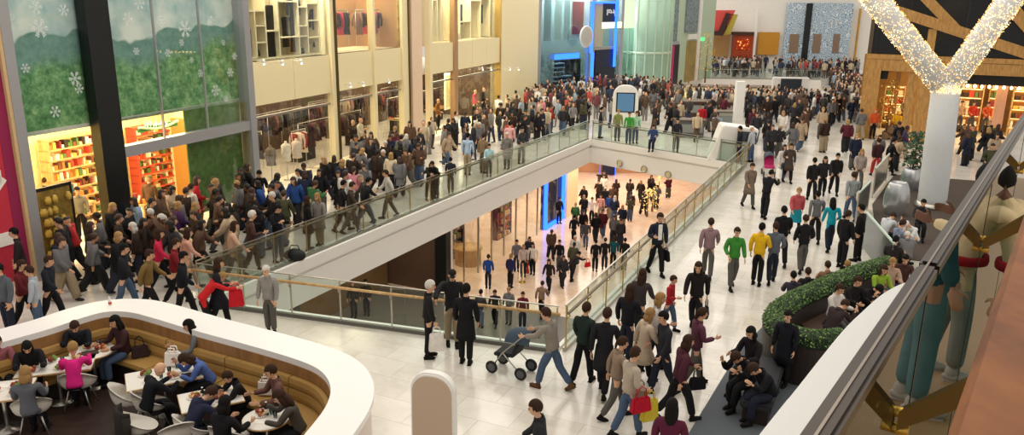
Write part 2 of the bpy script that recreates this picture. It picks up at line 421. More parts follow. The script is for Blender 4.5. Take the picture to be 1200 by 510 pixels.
# mural of forested hills, a printed hanging banner
def mural_mat():
    t = NT('hill_mural_print'); v = t.coord('Generated'); sx = t.add('SeparateXYZ'); t.ln(v, sx.inputs[0])
    ob = t.coord('Object')
    n1 = t.noise(ob, .35, 3); ridge = t.add('Math', operation='MULTIPLY_ADD'); t.ln(n1, ridge.inputs[0]); ridge.inputs[1].default_value = -.5; t.ln(sx.outputs[2], ridge.inputs[2])
    n2 = t.noise(ob, 3.2, 7, .78)
    gcol = t.ramp(n2, [(.3, '#26512f'), (.46, '#5c9460'), (.58, '#8fbd86'), (.72, '#cfe0b0')])
    far = t.ramp(n2, [(.3, '#5c8a86'), (.7, '#8fb4aa')])
    n3 = t.noise(ob, .8, 4); sky = t.ramp(n3, [(.35, '#a8c9cf'), (.6, '#f2f7f4')])
    f1 = t.ramp(ridge.outputs[0], [(.04, (0, 0, 0)), (.12, (1, 1, 1))]); f2 = t.ramp(ridge.outputs[0], [(.195, (0, 0, 0)), (.205, (1, 1, 1))])
    m1 = t.add('Mix', data_type='RGBA'); t.ln(f1, m1.inputs[0]); t.ln(gcol, m1.inputs[6]); t.ln(far, m1.inputs[7])
    m2_ = t.add('Mix', data_type='RGBA'); t.ln(f2, m2_.inputs[0]); t.ln(m1.outputs[2], m2_.inputs[6]); t.ln(sky, m2_.inputs[7])
    t.bsdf(m2_.outputs[2], .6); return t.m
MUR = mural_mat()
def mural(nm, lab, s0, s1, z0, z1, d):
    o = fb1(nm, MUR, s0, s1, d, d-.03, z0, z1, loc=FP((s0+s1)/2, d, z0)); tag(o, lab, 'mural'); return o
mural('hill_mural', 'green printed banner of wooded hills in the shop front left of the black column', s_w0, s_k0+.15, zml, ZT+1.0, DM)
mural('hill_mural', 'green printed banner of wooded hills under white clouds, right of the black column', s_k1-.2, s_m0, zml, ZT+1.0, DM)
LEAFM = mat('green_print', '#56743c', .6, var=.85, vs=5)
o = fb1('leaf_mural', LEAFM, fs(222, 200, DM), s_m0-.02, DM, DM-.04, .2, zml, loc=FP(s_m0-1, DM, 0)); tag(o, 'tall green leaf print panel below the grey beam beside the pale mullion', 'mural')
# snow flake decals on the glass
def flake(b, c, r, m=0):
    for k in range(6):
        a = PI*k/3; e = lambda q, o2: c+fu*((q*math.cos(a)-o2*math.sin(a)))+V((0, 0, 1))*((q*math.sin(a)+o2*math.cos(a)))
        w = r*.07
        b.hexa([e(0, -w), e(r, -w), e(r, w), e(0, w)], [p+fn*.006 for p in (e(0, -w), e(r, -w), e(r, w), e(0, w))], m)
        for q in (.55, .8):
            for sg in (-1, 1):
                p0, p1 = e(r*q, 0), e(r*(q+.2), sg*r*.22); dd = (p1-p0).normalized(); sd = fn.cross(dd)*w
                b.hexa([p0-sd, p1-sd, p1+sd, p0+sd], [p+fn*.006 for p in (p0-sd, p1-sd, p1+sd, p0+sd)], m)
FLK = mat('white_decal', '#e9f0ee', .6)
FLG = glass('etched_decal', '#c9d8d4', 1.45, 1, .4)
def etched():
    t = NT('etched_flake'); d = t.add('BsdfDiffuse'); d.inputs[0].default_value = lin('#eef4f2'); tr = t.add('BsdfTransparent'); mx = t.add('MixShader'); mx.inputs[0].default_value = .45
    t.ln(tr.outputs[0], mx.inputs[1]); t.ln(d.outputs[0], mx.inputs[2]); t.ln(mx.outputs[0], t.out.inputs[0]); return t.m
FLG = etched()
rr = random.Random(3)
fl = [(47, 33, .38), (88, 92, .3), (93, 104, .22), (65, 131, .25), (217, 34, .42), (150, 22, .3), (253, 106, .3), (197, 62, .2), (235, 86, .2), (270, 85, .25), (265, 116, .2), (164, 4, .3), (247, 24, .25), (160, 60, .18), (213, 50, .18), (42, 8, .3), (75, 12, .25), (12, 20, .2), (275, 66, .2), (262, 50, .15), (30, 80, .2), (190, 25, .25), (225, 70, .15)]
for x, y, r in fl:
    s, z = fsz(x, y, .01); b = MB(); flake(b, FP(s, .0, z), r*.62)
    tag(b.build('snowflake_decal', FLG, loc=FP(s, 0, z)), 'white snowflake sticker on the glass in front of the hills banner', 'sticker', 'snowflake stickers')
# ================================================================== shop contents
GOODC = [mat('goods_%d' % i, c, .5) for i, c in enumerate(['#c8452e', '#e8b04a', '#f1e6cc', '#7b4a2a', '#d8803a', '#8c2f35', '#5a7a3a', '#e9c9a0', '#3a2a20'])]
LAMPW = emis('shelf_lamp', '#ffd890', 5)
def shelving(s0, s1, d, z0, z1, label, rows=6, seed=1, body=None, lamps=True, pal=None, group=None, fill=.85):
    """wall shelving along the facade direction; front of shelves at d"""
    rr = random.Random(seed); t = thing('shelving_unit', label, 'shelves', FP(s0, d, z0), group)
    body = body or WOODL
    b = MB(); fbox(b, s0, s1, d-.42, d-.45, z0, z1); b.build('back_panel', mat('shelf_back', '#e9c98a', .6), t)
    for s in (s0, s1-.06): fb1('side_panel', body, s, s+.06, d+.02, d-.42, z0, z1, parent=t)
    g = MB(); lp = MB(); hgt = (z1-z0)/rows
    for r in range(rows+1):
        z = z0+r*hgt; fb1('shelf', body, s0, s1, d, d-.42, z-.02, z+.02, parent=t)
        if r == rows: break
        if lamps: fbox(lp, s0+.1, s1-.1, d-.33, d-.36, z+hgt-.08, z+hgt-.04)
        s = s0+.1
        while s < s1-.2:
            w = rr.uniform(.05, .13); h = hgt*rr.uniform(.25, .8)
            if rr.random() < fill: fbox(g, s, s+w, d-.06, d-.3, z+.02, z+.02+h, rr.randrange(9))
            s += w+rr.uniform(.01, .04)
    o = g.build('goods', pal or GOODC, t); o['kind'] = 'stuff'
    if lamps: lp.build('shelf_light', LAMPW, t)
    return t
DBG = -4.1
shelving(fs(46, 200, DBG), fs(110, 180, DBG)+.5, DBG+.5, .2, 2.9, 'warm lit wooden gift shelving in the shop left of the black column', 8, 1)
shelving(fs(150, 200, DBG), fs(221, 190, DBG), DBG+.5, .2, 2.8, 'warm lit red shelving packed with goods right of the black column', 9, 2, mat('shelf_red', '#c0472e', .5))
fb1('trim_14', mat('ochre_post', '#b07c35', .5), fs(215, 200, -3), fs(222, 200, -3), -2.6, -3.4, 0, 3).__setitem__('kind', 'structure')
# green hanging sign
s0, z0 = fsz(163, 156, -2); s1, z1 = fsz(208, 141, -2)
def text_obj(name, txt, size, loc, R, mt, parent=None, ext=.004, align='CENTER'):
    cu = bpy.data.curves.new(name, 'FONT'); cu.body = txt; cu.size = size; cu.extrude = ext; cu.align_x = align; cu.align_y = 'CENTER'
    o = bpy.data.objects.new(name, cu); COL.objects.link(o); dg = bpy.context.evaluated_depsgraph_get(); me = bpy.data.meshes.new_from_object(o.evaluated_get(dg)); bpy.data.objects.remove(o)
    me.materials.clear(); me.materials.append(mt); me.transform(R.to_4x4())
    o = bpy.data.objects.new(name, me); COL.objects.link(o)
    if parent is not None: o.parent = parent; o.location = V(loc)-V(parent['_o'])
    else: o.location = loc
    return o
FR = M((fu, V((0, 0, 1)), fn)).transposed()        # text plane facing the concourse
t = thing('hanging_sign', 'green shop sign with white lettering hanging over the lit shelves', 'sign', FP(s0, -2, z0))
fb1('board', mat('sign_green', '#2f6b34', .5), s0, s1, -2, -2.06, z0, z1, parent=t)
b = MB(); path = [FP(lerp(s0, s1, u), -1.985, lerp(z0, z1, .95-.75*math.sin(PI*u))) for u in [i/12 for i in range(13)]]; b.tube(path, .05, 6); b.build('swoosh', mat('sign_pale', '#9fc58f', .5), t)
b = MB(); rr = random.Random(5)
for row, (u0, u1, zz) in enumerate(((.14, .5, .74), (.36, .74, .54))):
    s = lerp(s0, s1, u0)
    while s < lerp(s0, s1, u1):
        w = rr.uniform(.05, .1); hh = rr.uniform(.1, .2); z = lerp(z0, z1, zz); fbox(b, s, s+w*.35, -1.99, -1.98, z, z+hh); fbox(b, s, s+w, -1.99, -1.98, z+hh*.4, z+hh*.6); s += w+.04
b.build('lettering', FLK, t)
b = MB(); [b.tube([FP(s, -2.03, z1), FP(s, -2.03, zml)], .01, 5) for s in (s0+.2, s1-.2)]; b.build('cord', STEEL, t)
# gift tables in the left shop
def gift_table(x, y, label, w=1.3, seed=0):
    p = G(x, y); rr = random.Random(seed); t = thing('display_table', label, 'table', p)
    ang = math.atan2(fu.y, fu.x); b = MB(); b.box(p+V((0, 0, .8)), (w, .8, .05), ang); b.build('tabletop', WOODL, t)
    for i in (-1, 1):
        for j in (-1, 1):
            b = MB(); q = M.Rotation(ang, 3, 'Z') @ V((i*(w/2-.06), j*.33, .39)); b.box(p+q, (.07, .07, .78), ang); b.build('leg', WOODL, t)
    g = MB()
    for k in range(34):
        q = M.Rotation(ang, 3, 'Z') @ V((rr.uniform(-w/2+.1, w/2-.1), rr.uniform(-.3, .3), 0)); h = rr.uniform(.08, .4)
        if k % 2: g.box(p+q+V((0, 0, .825+h/2)), (.11, .11, h), rr.random()*3, rr.randrange(9))
        else: g.lathe([(.05, 0), (.07, h*.5), (.035, h*.8), (.03, h)], p+q+V((0, 0, .825)), 8, rr.randrange(9))
    o = g.build('goods', GOODC, t); o['kind'] = 'stuff'; return t
gift_table(85, 268, 'gift table heaped with jars in the shop beside the black column', 1.4, 4)
gift_table(62, 250, 'gift table of candles and boxes at the back of the left shop', 1.4, 5)
gift_table(100, 240, 'gift table under the lit shelves left of the black column', 1.4, 6)
gift_table(180, 262, 'gift table with baskets in the shop right of the black column', 1.4, 7)
# framed product panel leaning in the window by the grey column
s0, s1 = fs(42, 270, -.3), fs(90, 262, -.3)
t = thing('framed_panel', 'dark framed backlit panel of golden jars low in the shop window beside the grey column', 'picture', FP(s0, -.3, .2))
fb1('frame', mat('frame_black', '#26201c', .4), s0, s1, -.3, -.38, .25, 2.35, parent=t)
fb1('picture', mat('jar_print', '#8a6f33', .5, var=.9, vs=7), s0+.1, s1-.1, -.28, -.3, .35, 2.25, parent=t)
rr = random.Random(8); g = MB()
for k in range(26): s = rr.uniform(s0+.2, s1-.2); z = .4+.3*(k % 6); g.lathe([(.07, 0), (.08, .12), (.05, .17), (.05, .2)], FP(s, -.22, z), 8)
g.build('jars', mat('jar_gold', '#d8b45a', .3), t)['kind'] = 'stuff'
# magenta sale banner at the far left
s0, s1 = fs(0, 60)-3.0, s_w0-.1
t = thing('sale_banner', 'tall magenta sale banner with big white letter left of the pale grey column', 'banner', FP(s0, 0, 0))
fb1('cloth', mat('banner_red', '#c73246', .6), s0, fs(8, 215), 0, -.06, .2, 8.3, parent=t)
fb1('stripe', mat('magenta', '#96214f', .6), fs(8, 215), s1, .01, -.06, .2, 8.3, parent=t)
zc0, zc1 = fz(10, 270), fz(10, 205)
b = MB()
for (a0, b0, a1, b1) in ((-.2, 1, .95, 1), (.95, 1, 0, 0), (0, 0, 1, 0)):
    sa = fs(8, 215)-1.75; p = FP(sa+1.7*a0, .02, lerp(zc0-.2, zc1, b0)); q = FP(sa+1.7*a1, .02, lerp(zc0-.2, zc1, b1)); b.bar(p, q, .03, .34, up=fn.cross((q-p).normalized()))
b.build('letter', mat('banner_white', '#f7efe9', .6), t)

# ------------------------------------------------------------------ clothes
def garment_mesh(w=.42, l=.8, kind=0):
    b = MB(); pts = []
    prof = [(0, .09), (-.04, w*.5), (-.2, w*.42), (-l*.5, w*.36), (-l, w*(.5 if kind == 0 else .38))]
    for z, x in prof:
        th = .05; n = 10
        pts.append([V((x*math.cos(2*PI*k/n), th*math.sin(2*PI*k/n), z)) for k in range(n)])
    for r in pts: b.v += r
    for i in range(len(pts)-1):
        for k in range(10): b.f.append([i*10+k, i*10+(k+1) % 10, (i+1)*10+(k+1) % 10, (i+1)*10+k]); b.mi.append(0); b.sm.append(True)
    b.f.append(list(range(10))); b.mi.append(0); b.sm.append(False); b.f.append(list(range(40, 50))); b.mi.append(0); b.sm.append(False)
    if kind == 1:
        for sg in (-1, 1): b.tube([(sg*w*.46, 0, -.05), (sg*w*.62, 0, -.35), (sg*w*.6, .02, -.6)], [.05, .05, .045], 8)
    b.tube([(0, 0, .14), (.03, 0, .11), (0, 0, .06), (0, 0, 0)], .006, 5, 1)
    return b.mesh('garment', [FAB, STEEL])
GM = [garment_mesh(.4, .95, 0), garment_mesh(.44, .68, 1), garment_mesh(.36, 1.15, 0)]
def hang(p, rz, k, col, label, group, sc=1, name='garment'):
    o = bpy.data.objects.new(name, GM[k]); COL.objects.link(o); o.location = p; o.rotation_euler = (0, 0, rz); o.scale = (sc,)*3; o.color = lin(col)
    return tag(o, label, 'clothes', group)
FANG = math.atan2(fu.y, fu.x)
# upper display A: cream cubby wall with black dresses
t = thing('cubby_wall', 'cream cubby shelving with black dresses in the upper shop window beside the pale mullion', 'shelves', FP(s_m1, -.9, zb1))
cs, ce = s_m1+.05, s_a0-.05; W_ = ce-cs; zz0, zz1 = zb1+.05, ZT-.1; HH = zz1-zz0
fb1('back_panel', CUB, cs, ce, -1.0, -1.05, zz0, zz1, parent=t)
xs = [0, .18, .30, .46, .72, .84, 1]
for x in xs: fb1('upright', CUB, cs+W_*x-.03, cs+W_*x+.03, -.35, -1, zz0, zz1, parent=t)
hs = [(0, 1, .02), (0, 2, .52), (0, 1, .72), (1, 2, .18), (1, 2, .36), (2, 3, .30), (3, 5, .22), (3, 4, .62), (4, 5, .56), (5, 6, .40), (5, 6, .20), (5, 6, .60), (4, 5, .34), (0, 6, .99), (0, 6, .0)]
for a, c, h in hs: fb1('shelf', CUB, cs+W_*xs[a], cs+W_*xs[c], -.35, -1, zz0+HH*h-.025, zz0+HH*h+.025, parent=t)
for x, y, k, sc in ((294, 34, 0, 1.5), (316, 6, 2, 1.7), (334, 20, 0, 1.2), (344, 19, 0, 1.45), (343, -8, 1, 1.4), (369, 10, 1, 1.25), (318, 40, 2, .3)):
    s, z = fsz(x, y, -.6)
    if sc > .5: hang(FP(s, -.62, z), FANG, k, '#1c1a1a', 'black garment hanging in the cream cubbies above the white band', 'black garments in the upper window', sc, 'black_dress')
BAGM = None
def bag_mesh(w, d, h, strap=.25):
    b = MB(); b.hexa([V((-w/2, -d/2, 0)), V((w/2, -d/2, 0)), V((w/2, d/2, 0)), V((-w/2, d/2, 0))], [V((-w*.42, -d*.3, h)), V((w*.42, -d*.3, h)), V((w*.42, d*.3, h)), V((-w*.42, d*.3, h))])
    me = b.mesh('bag', [FAB, FAB], bevel=.02)
    return me
def handles(w, h, st, r=.008):
    b = MB()
    for y in (-.02, .02): b.tube([(-w*.25, y, h-.02), (-w*.2, y, h+st*.7), (0, y, h+st), (w*.2, y, h+st*.7), (w*.25, y, h-.02)], r, 6)
    return b.mesh('bag_handles', [FAB])
BAGS = {'hand': (bag_mesh(.34, .14, .24), handles(.34, .24, .2)), 'shop': (bag_mesh(.34, .14, .4), handles(.34, .4, .16)), 'case': (bag_mesh(.4, .12, .3), handles(.3, .3, .07, .012)), 'pack': (bag_mesh(.3, .2, .42), handles(.2, .42, .06, .012))}
def bag(kind, p, rz, col, label, group=None, name=None, hcol=None, cat='bag'):
    me, hm = BAGS[kind]; o = bpy.data.objects.new(name or {'hand': 'handbag', 'shop': 'shopping_bag', 'case': 'briefcase', 'pack': 'backpack'}[kind], me); COL.objects.link(o)
    o.location = p; o.rotation_euler = (0, 0, rz); o.color = lin(col); tag(o, label, cat, group)
    h = bpy.data.objects.new('handle', hm); COL.objects.link(h); h.parent = o; h.color = lin(hcol or col); return o
for x, y in ((322, 60), (301, 66), (352, 66), (358, 65), (371, 55), (360, 52)):
    s, z = fsz(x, y, -.6); z = max(z, zz0+.03); bag('hand', FP(s, -.62, z), FANG, '#221d1a', 'small black handbag on the cream cubby shelves of the upper window', 'bags on the cubby shelves')
# clothes rails behind the windows
def rail(s0, s1, d, z, n, cols, label, glabel, group, seed=0, cross=True):
    rr = random.Random(seed); t = thing('clothes_rail', label, 'clothes rail', FP(s0, d, z-1.5))
    b = MB(); b.tube([FP(s0, d, z), FP(s1, d, z)], .018, 8); b.build('bar', STEEL, t)
    for s in (s0+.03, s1-.03): b = MB(); b.tube([FP(s, d, z-1.55), FP(s, d, z)], .018, 8); b.build('upright', STEEL, t)
    for i in range(n):
        s = lerp(s0+.1, s1-.1, (i+.5)/n); hang(FP(s, d, z-.1), FANG+(PI/2+rr.uniform(-.2, .2) if cross else rr.uniform(-.4, .4)), rr.choice((0, 1, 1)), rr.choice(cols), glabel, group, rr.uniform(.9, 1.1))
DKC = ['#1d1a1c', '#2b2522', '#3a2a26', '#22222a', '#4a2a30', '#5c5048']
zr = 1.9
s0, s1 = s_m1+.3, s_a0-.2; L = s1-s0
rail(s0, s0+L*.22, -1.5, zr, 7, ['#c8747a', '#d8909a', '#7a2a3a', '#2a2224'], 'clothes rail with pink tops behind the window by the pale mullion', 'pink or dark top on the rail by the pale mullion', 'clothes on the pink rail', 1)
rail(s0+L*.78, s1, -1.2, zr+.1, 7, ['#a03a3a', '#f0e6d6', '#e8d2c0', '#7a2a2a'], 'clothes rail of red and white tops beside the cream pillar', 'red or white top on the rail beside the cream pillar', 'clothes on the red rail', 2)
rail(s0+L*.3, s0+L*.7, -2.4, zr+.1, 12, DKC, 'clothes rail of dark coats behind the three dressed stands', 'dark garment on the rail behind the three dressed stands', 'dark clothes on the middle rail', 3)
rail(s0+L*.05, s0+L*.45, -3.6, zr+.3, 14, DKC+['#8a7a6a'], 'clothes rail at the back of the shop, left half', 'dark garment on the back rail, left half of the shop', 'dark clothes on the back left rail', 4)
rail(s0+L*.52, s0+L*.98, -3.6, zr+.3, 14, DKC+['#8a7a6a'], 'clothes rail at the back of the shop, right half', 'dark garment on the back rail, right half of the shop', 'dark clothes on the back right rail', 5)
for nm, (a, c), sd in (('first', (s_a1+.4, s_b0-.2), 11), ('second', (s_b1+.2, s_c0-.2), 12)):
    rail(a, c, -2.2, zr+.1, 12, DKC, 'clothes rail of dark garments in the %s window right of the cream pillar' % nm, 'dark garment, %s window right of the cream pillar' % nm, 'dark clothes, %s window' % nm, sd)
    rail(a, c, -3.8, zr+.5, 12, DKC+['#7a4a3a'], 'back clothes rail in the %s window right of the cream pillar' % nm, 'back rail garment, %s window right of the cream pillar' % nm, 'back rail clothes, %s window' % nm, sd+5)
    rail(a, c, -1.0, zb1+1.75, 14, ['#c02848', '#d8486a', '#2a2020', '#8a6a5a', '#3a2a2a'], 'upper floor clothes rail of pink and dark tops, %s window' % nm, 'pink or dark top on the upper rail, %s window' % nm, 'upper rail clothes, %s window' % nm, sd+9)
for sd, (a, c) in enumerate(((s_e1+.3, s_f0-.2), (s_f1+.2, s_g-.3))):
    nm = ('left of', 'right of')[sd]
    rail(a, c, -2.8, zr+.2, 12, DKC, 'clothes rail in the shop window %s the brown pillar' % nm, 'dark garment on the rail %s the brown pillar' % nm, 'clothes %s the brown pillar' % nm, 31+sd)
    t = thing('cubby_wall', 'cream niche shelving in the upper window %s the brown pillar' % nm, 'shelves', FP(a, -.9, zb1))
    fb1('back_panel', CUB, a, c, -1.3, -1.35, zb1+.05, ZT-.1, parent=t)
    for k in range(5): s = lerp(a, c, k/4); fb1('upright', CUB, s-.04, s+.04, -.5, -1.3, zb1+.05, ZT-.1, parent=t)
    for k, h in enumerate((.35, 1.0, 2.2, 2.4)): fb1('shelf', CUB, lerp(a, c, k/4), lerp(a, c, (k+1)/4), -.5, -1.3, zb1+h, zb1+h+.05, parent=t)
    for k in (1, 3): hang(FP(lerp(a, c, (k+.5)/4), -.8, zb1+2.0), FANG, 0, '#2a2220', 'dark dress in the upper niches %s the brown pillar' % nm, 'dresses %s the brown pillar' % nm, 1.2, 'dark_dress')
    # bright framed picture panel low in the window
    t = thing('lit_picture', 'bright white framed picture panel in the window %s the brown pillar' % nm, 'picture', FP(a, -1.8, 1))
    m_ = (a+c)/2; fb1('frame', mat('frame_white', '#fff6dc', .4), m_-.9, m_+.9, -1.8, -1.86, .9, 3.1, parent=t); fb1('picture', mat('frame_print', '#e9c98f', .5, var=.5, vs=3), m_-.75, m_+.75, -1.78, -1.8, 1.05, 2.95, parent=t)
for k in range(9):
    sa = lerp(s_m1+1.2, s_g-3.2, k/8); rail(sa, sa+2.0, (-4.6, -5.4, -4.9)[k % 3], zr+.25, 11, DKC+['#7a6a5a', '#8a3a3a', '#c8b8a0'][:2+k % 4], 'clothes rail along the back of the long dress shop', 'garment on rail %s at the back of the dress shop' % ('one', 'two', 'three', 'four', 'five', 'six', 'seven', 'eight', 'nine')[k], 'clothes on back rail %d of the dress shop' % (k+1), 60+k)
for k in range(5):
    sa = lerp(s_m1+2.0, s_g-3.5, k/4); t = thing('fold_table', 'low table of folded clothes inside the dress shop', 'table', FP(sa, -3, 0)); b = MB(); fbox(b, sa, sa+1.5, -2.9, -3.6, .7, .76); b.build('tabletop', WOODL, t); b = MB(); fbox(b, sa+.1, sa+1.4, -3.0, -3.5, 0, .7); b.build('base', DARK, t); g = MB(); q_ = random.Random(k)
    for i in range(4):
        for j in range(2):
            for l in range(q_.randrange(1, 5)): z = .76+l*.04; fbox(g, sa+.08+.35*i, sa+.36+.35*i, -2.95-.32*j, -3.22-.32*j, z, z+.035, q_.randrange(9))
    g.build('folded_clothes', GOODC, t)['kind'] = 'stuff'
# three bust stands in the first window
for i, (x, y, c) in enumerate(((320, 222, '#8a7a70'), (338, 220, '#f6ecdc'), (350, 218, '#ead9cc'))):
    s, z = fsz(x, y, -.7); p = FP(s, -.7, .22); t = thing('bust_stand', ('dress stand in a grey blouse, nearest the pale mullion', 'dress stand in a bright white shirt, middle of three', 'dress stand in a cream ruffled blouse, right of the white one')[i], 'dress stand', p)
    b = MB(); b.lathe([(.16, 0), (.16, .02), (.03, .04), (.016, .06), (.016, 1.15)], p, 14); b.build('stand', STEEL, t)
    b = MB(); b.lathe([(.19, .8), (.17, .95), (.14, 1.1), (.19, 1.32), (.2, 1.42), (.1, 1.5), (.055, 1.53), (.05, 1.6)], p, 16)
    for sg in (-1, 1): b.tube([p+fu*sg*.17+V((0, 0, 1.43)), p+fu*sg*.26+V((0, 0, 1.15)), p+fu*sg*.22+V((0, 0, .95))], [.06, .05, .04], 8)
    q = b.build('blouse', FAB, t); q.color = lin(c)
# track lamps along the band
for i, x in enumerate((308, 330, 352, 410, 425, 455, 565, 575, 597, 607)):
    y = {308: 72}.get(x, 74-(x-300)*.05 if x < 400 else (100-(x-400)*.1 if x < 560 else 80)); s, z = fsz(x, y, .3); t = thing('spot_lamp', 'small white spot lamp on the shop front band', 'lamp', FP(s, .12, z), 'spot lamps on the band')
    b = MB(); b.tube([FP(s, .05, z), FP(s, .3, z)], .02, 6); b.build('arm', WHITE, t); b = MB(); b.tube([FP(s, .3, z+.08), FP(s, .34, z-.08)], .05, 8); b.build('shade', WHITE, t); b = MB(); b.ell(FP(s, .345, z-.09), (.035,)*3); b.build('bulb', emis('bulb', '#fff0c8', 12), t)
# lights inside the shops
def shoplight(s, d, z, sx, sy, p, c=(1, .82, .55)): area('shop_light', FP(s, d, z), FP(s, d, 0), sx, sy, p, c)
# ================================================================== beyond the cream wall: blue lit store, green bay, pale panels
NEON = emis('blue_neon', '#2a62ff', 4)
LITW = emis('lit_white', '#fff3cf', 2.2)
def frame_of(a, c):
    u = (c-a).normalized(); n = V((u.y, -u.x, 0))
    n = n if n.dot(V((0, 20, 0))-a) > 0 else -n
    class F_: pass
    F = F_(); F.a, F.u, F.n, F.c = a, u, n, c
    F.P = lambda s, d, z: V(((a+u*s+n*d).x, (a+u*s+n*d).y, z))
    def sz(x, y, d=0): p = onp(x, y, a+n*d, c+n*d); return (p-a).dot(u), p.z
    F.sz = sz; F.R = M((u, V((0, 0, 1)), u.cross(V((0, 0, 1))))).transposed()
    def bx(b, s0, s1, d0, d1, z0, z1, m=0): return b.hexa([F.P(s0, d0, z0), F.P(s1, d0, z0), F.P(s1, d1, z0), F.P(s0, d1, z0)], [F.P(s0, d0, z1), F.P(s1, d0, z1), F.P(s1, d1, z1), F.P(s0, d1, z1)], m)
    F.bx = bx
    def px(b, x0, y0, x1, y1, d0=0, d1=-.1, m=0):
        xm = (x0+x1)/2; z1 = sz(xm, y0, d0)[1]; z0 = sz(xm, y1, d0)[1]; ym = (y0+y1)/2
        return bx(b, sz(x0, ym, d0)[0], sz(x1, ym, d0)[0], d0, d1, max(z0, .01), z1, m)
    F.px = px
    return F
GA, GB = FB, G(742, 106)
S2 = frame_of(GA, GB)
def p1(F, name, mt, *a, parent=None, **k): b = MB(); F.px(b, *a, **k); return b.build(name, mt, parent)
def pt(F, name, mt, label, cat, *a, **k):
    b = MB(); F.px(b, *a, **k); o = b.build(name, mt, loc=b.v[0]); tag(o, label, cat); return o
BLG = mat('blue_grey_wall', '#8f9ea6', .5, var=.2, vs=.6)
struct(p1(S2, 'wall_blue_store', BLG, 630, -12, 745, 128, d0=-2.5, d1=-2.7))
struct(p1(S2, 'trim_15', GREYM, 629, -12, 634, 122, d0=.1, d1=-.2)); struct(p1(S2, 'trim_16', GREYM, 693, -12, 697, 115, d0=.1, d1=-.2)); struct(p1(S2, 'trim_17', GREYM, 727, -12, 730, 112, d0=.1, d1=-.2))
L2 = S2.sz(742, 60)[0]
b = MB(); S2.bx(b, 0, L2, 0, -.03, .1, 8.6); struct(b.build('window_30', glass('tinted_glass', '#dcebe6', 1.35, .3)))
for x0, x1, c in ((638, 646, '#8d9aa8'), (650, 658, '#c9d0d4'), (661, 668, '#b9c2c8')):
    pt(S2, 'hanging_poster', mat('poster_'+c[1:], c, .6, var=.15), 'tall pale poster strip hanging in the blue store, %s' % {638: 'darkest, next to the cream wall', 650: 'brightest of three', 661: 'beside the red photo poster'}[x0], 'poster', x0, -10, x1, 48, d0=-1, d1=-1.05)
t = thing('photo_poster', 'large red and white photo poster in the upper window of the blue lit store', 'poster', S2.P(S2.sz(680, 20)[0], -1, 3))
p1(S2, 'backing', mat('poster_white', '#e8e2e0', .6), 669, -10, 692, 46, d0=-1, d1=-1.05, parent=t)
p1(S2, 'red_print', mat('poster_red', '#b8434f', .6, var=.35, vs=1.5), 671, 2, 684, 40, d0=-.97, d1=-1, parent=t)
s, z = S2.sz(687, 43, .6); p = S2.P(s, .6, z); R = S2.n.to_track_quat('Z', 'Y').to_matrix()
t = thing('disc_mirror', 'big round grey mirror disc hanging before the blue lit store', 'mirror', p)
b = MB(); b.lathe([(0, .04), (.75, .04), (.8, 0), (.75, -.04), (0, -.04)], n=28); b.v = [p+R @ q for q in b.v]; b.build('disc', mat('disc_grey', '#8f8b88', .3, .4), t)
b = MB(); b.lathe([(.75, .05), (.82, .05), (.82, -.05), (.75, -.05), (.75, .05)], n=28); b.v = [p+R @ q for q in b.v]; b.build('rim', WHITE, t)
b = MB(); b.bar(p, p-S2.n*.9, .06, .06); b.build('arm', STEEL, t)
for x0, y0, x1, y1, lab in ((651, 63, 679, 69, 'glowing blue strip sign low in the blue store window'), (693, 2, 695.5, 62, 'upper vertical blue neon line left of the dark sign'), (693, 62, 695.5, 98, 'lower vertical blue neon line beside the dark doorway'), (721, 0, 723, 78, 'vertical blue neon line crossing the dark sign edge'), (695, 2, 724, 4, 'horizontal blue white neon line over the dark sign')):
    pt(S2, 'neon_strip', NEON, lab, 'neon light', x0, y0, x1, y1, d0=.25, d1=.15)
t = thing('shop_sign', 'square dark shop sign with short white lettering above a lit cream band', 'sign', S2.P(S2.sz(713, 20)[0], .1, 4))
p1(S2, 'board', mat('sign_navy', '#0f2230', .4), 707, 4, 722, 26, d0=.1, d1=-.1, parent=t)
p1(S2, 'lit_band', LITW, 706, 26, 729, 33, d0=.1, d1=-.1, parent=t)
b = MB()
for x, y0, y1 in ((711.5, 11, 18), (713.5, 11, 15), (716, 12, 16), (719, 11, 16), (720.5, 13, 19)): S2.px(b, x, y0, x+1, y1, d0=.14, d1=.1)
S2.px(b, 711.5, 11, 716, 12.4, d0=.14, d1=.1); S2.px(b, 711.5, 14, 720, 15.2, d0=.14, d1=.1); b.build('lettering', FLK, t)
pt(S2, 'light_box', LITW, 'bright white lit panel right of the dark square sign', 'light panel', 731, 0, 744, 33, d0=-.3, d1=-.4)
t = thing('store_portal', 'dark blue store doorway below the square sign', 'doorway', S2.P(S2.sz(710, 100)[0], 0, 0))
p1(S2, 'opening', mat('navy_dark', '#161c2e', .4, var=.3), 697, 58, 720, 118, d0=.05, d1=-.2, parent=t); p1(S2, 'lintel', STEEL, 696, 55, 721, 58, d0=.1, d1=-.2, parent=t)
p1(S2, 'side_panel', mat('cream_grey', '#b9b49c', .5), 697, 4, 707, 55, d0=.06, d1=-.2, parent=t)
t = thing('display_bay', 'dark display bay with small lit shelves under the blue strip sign', 'display', S2.P(S2.sz(665, 90)[0], -1.4, 0))
p1(S2, 'back_panel', mat('bay_dark', '#2b2f3a', .5), 650, 70, 680, 120, d0=-1.5, d1=-1.6, parent=t)
for k in range(6): p1(S2, 'shelf', mat('bay_shelf', '#9fb0c8', .5), 652, 74+k*5, 662 if k < 3 else 670, 75.2+k*5, d0=-1.1, d1=-1.5, parent=t)
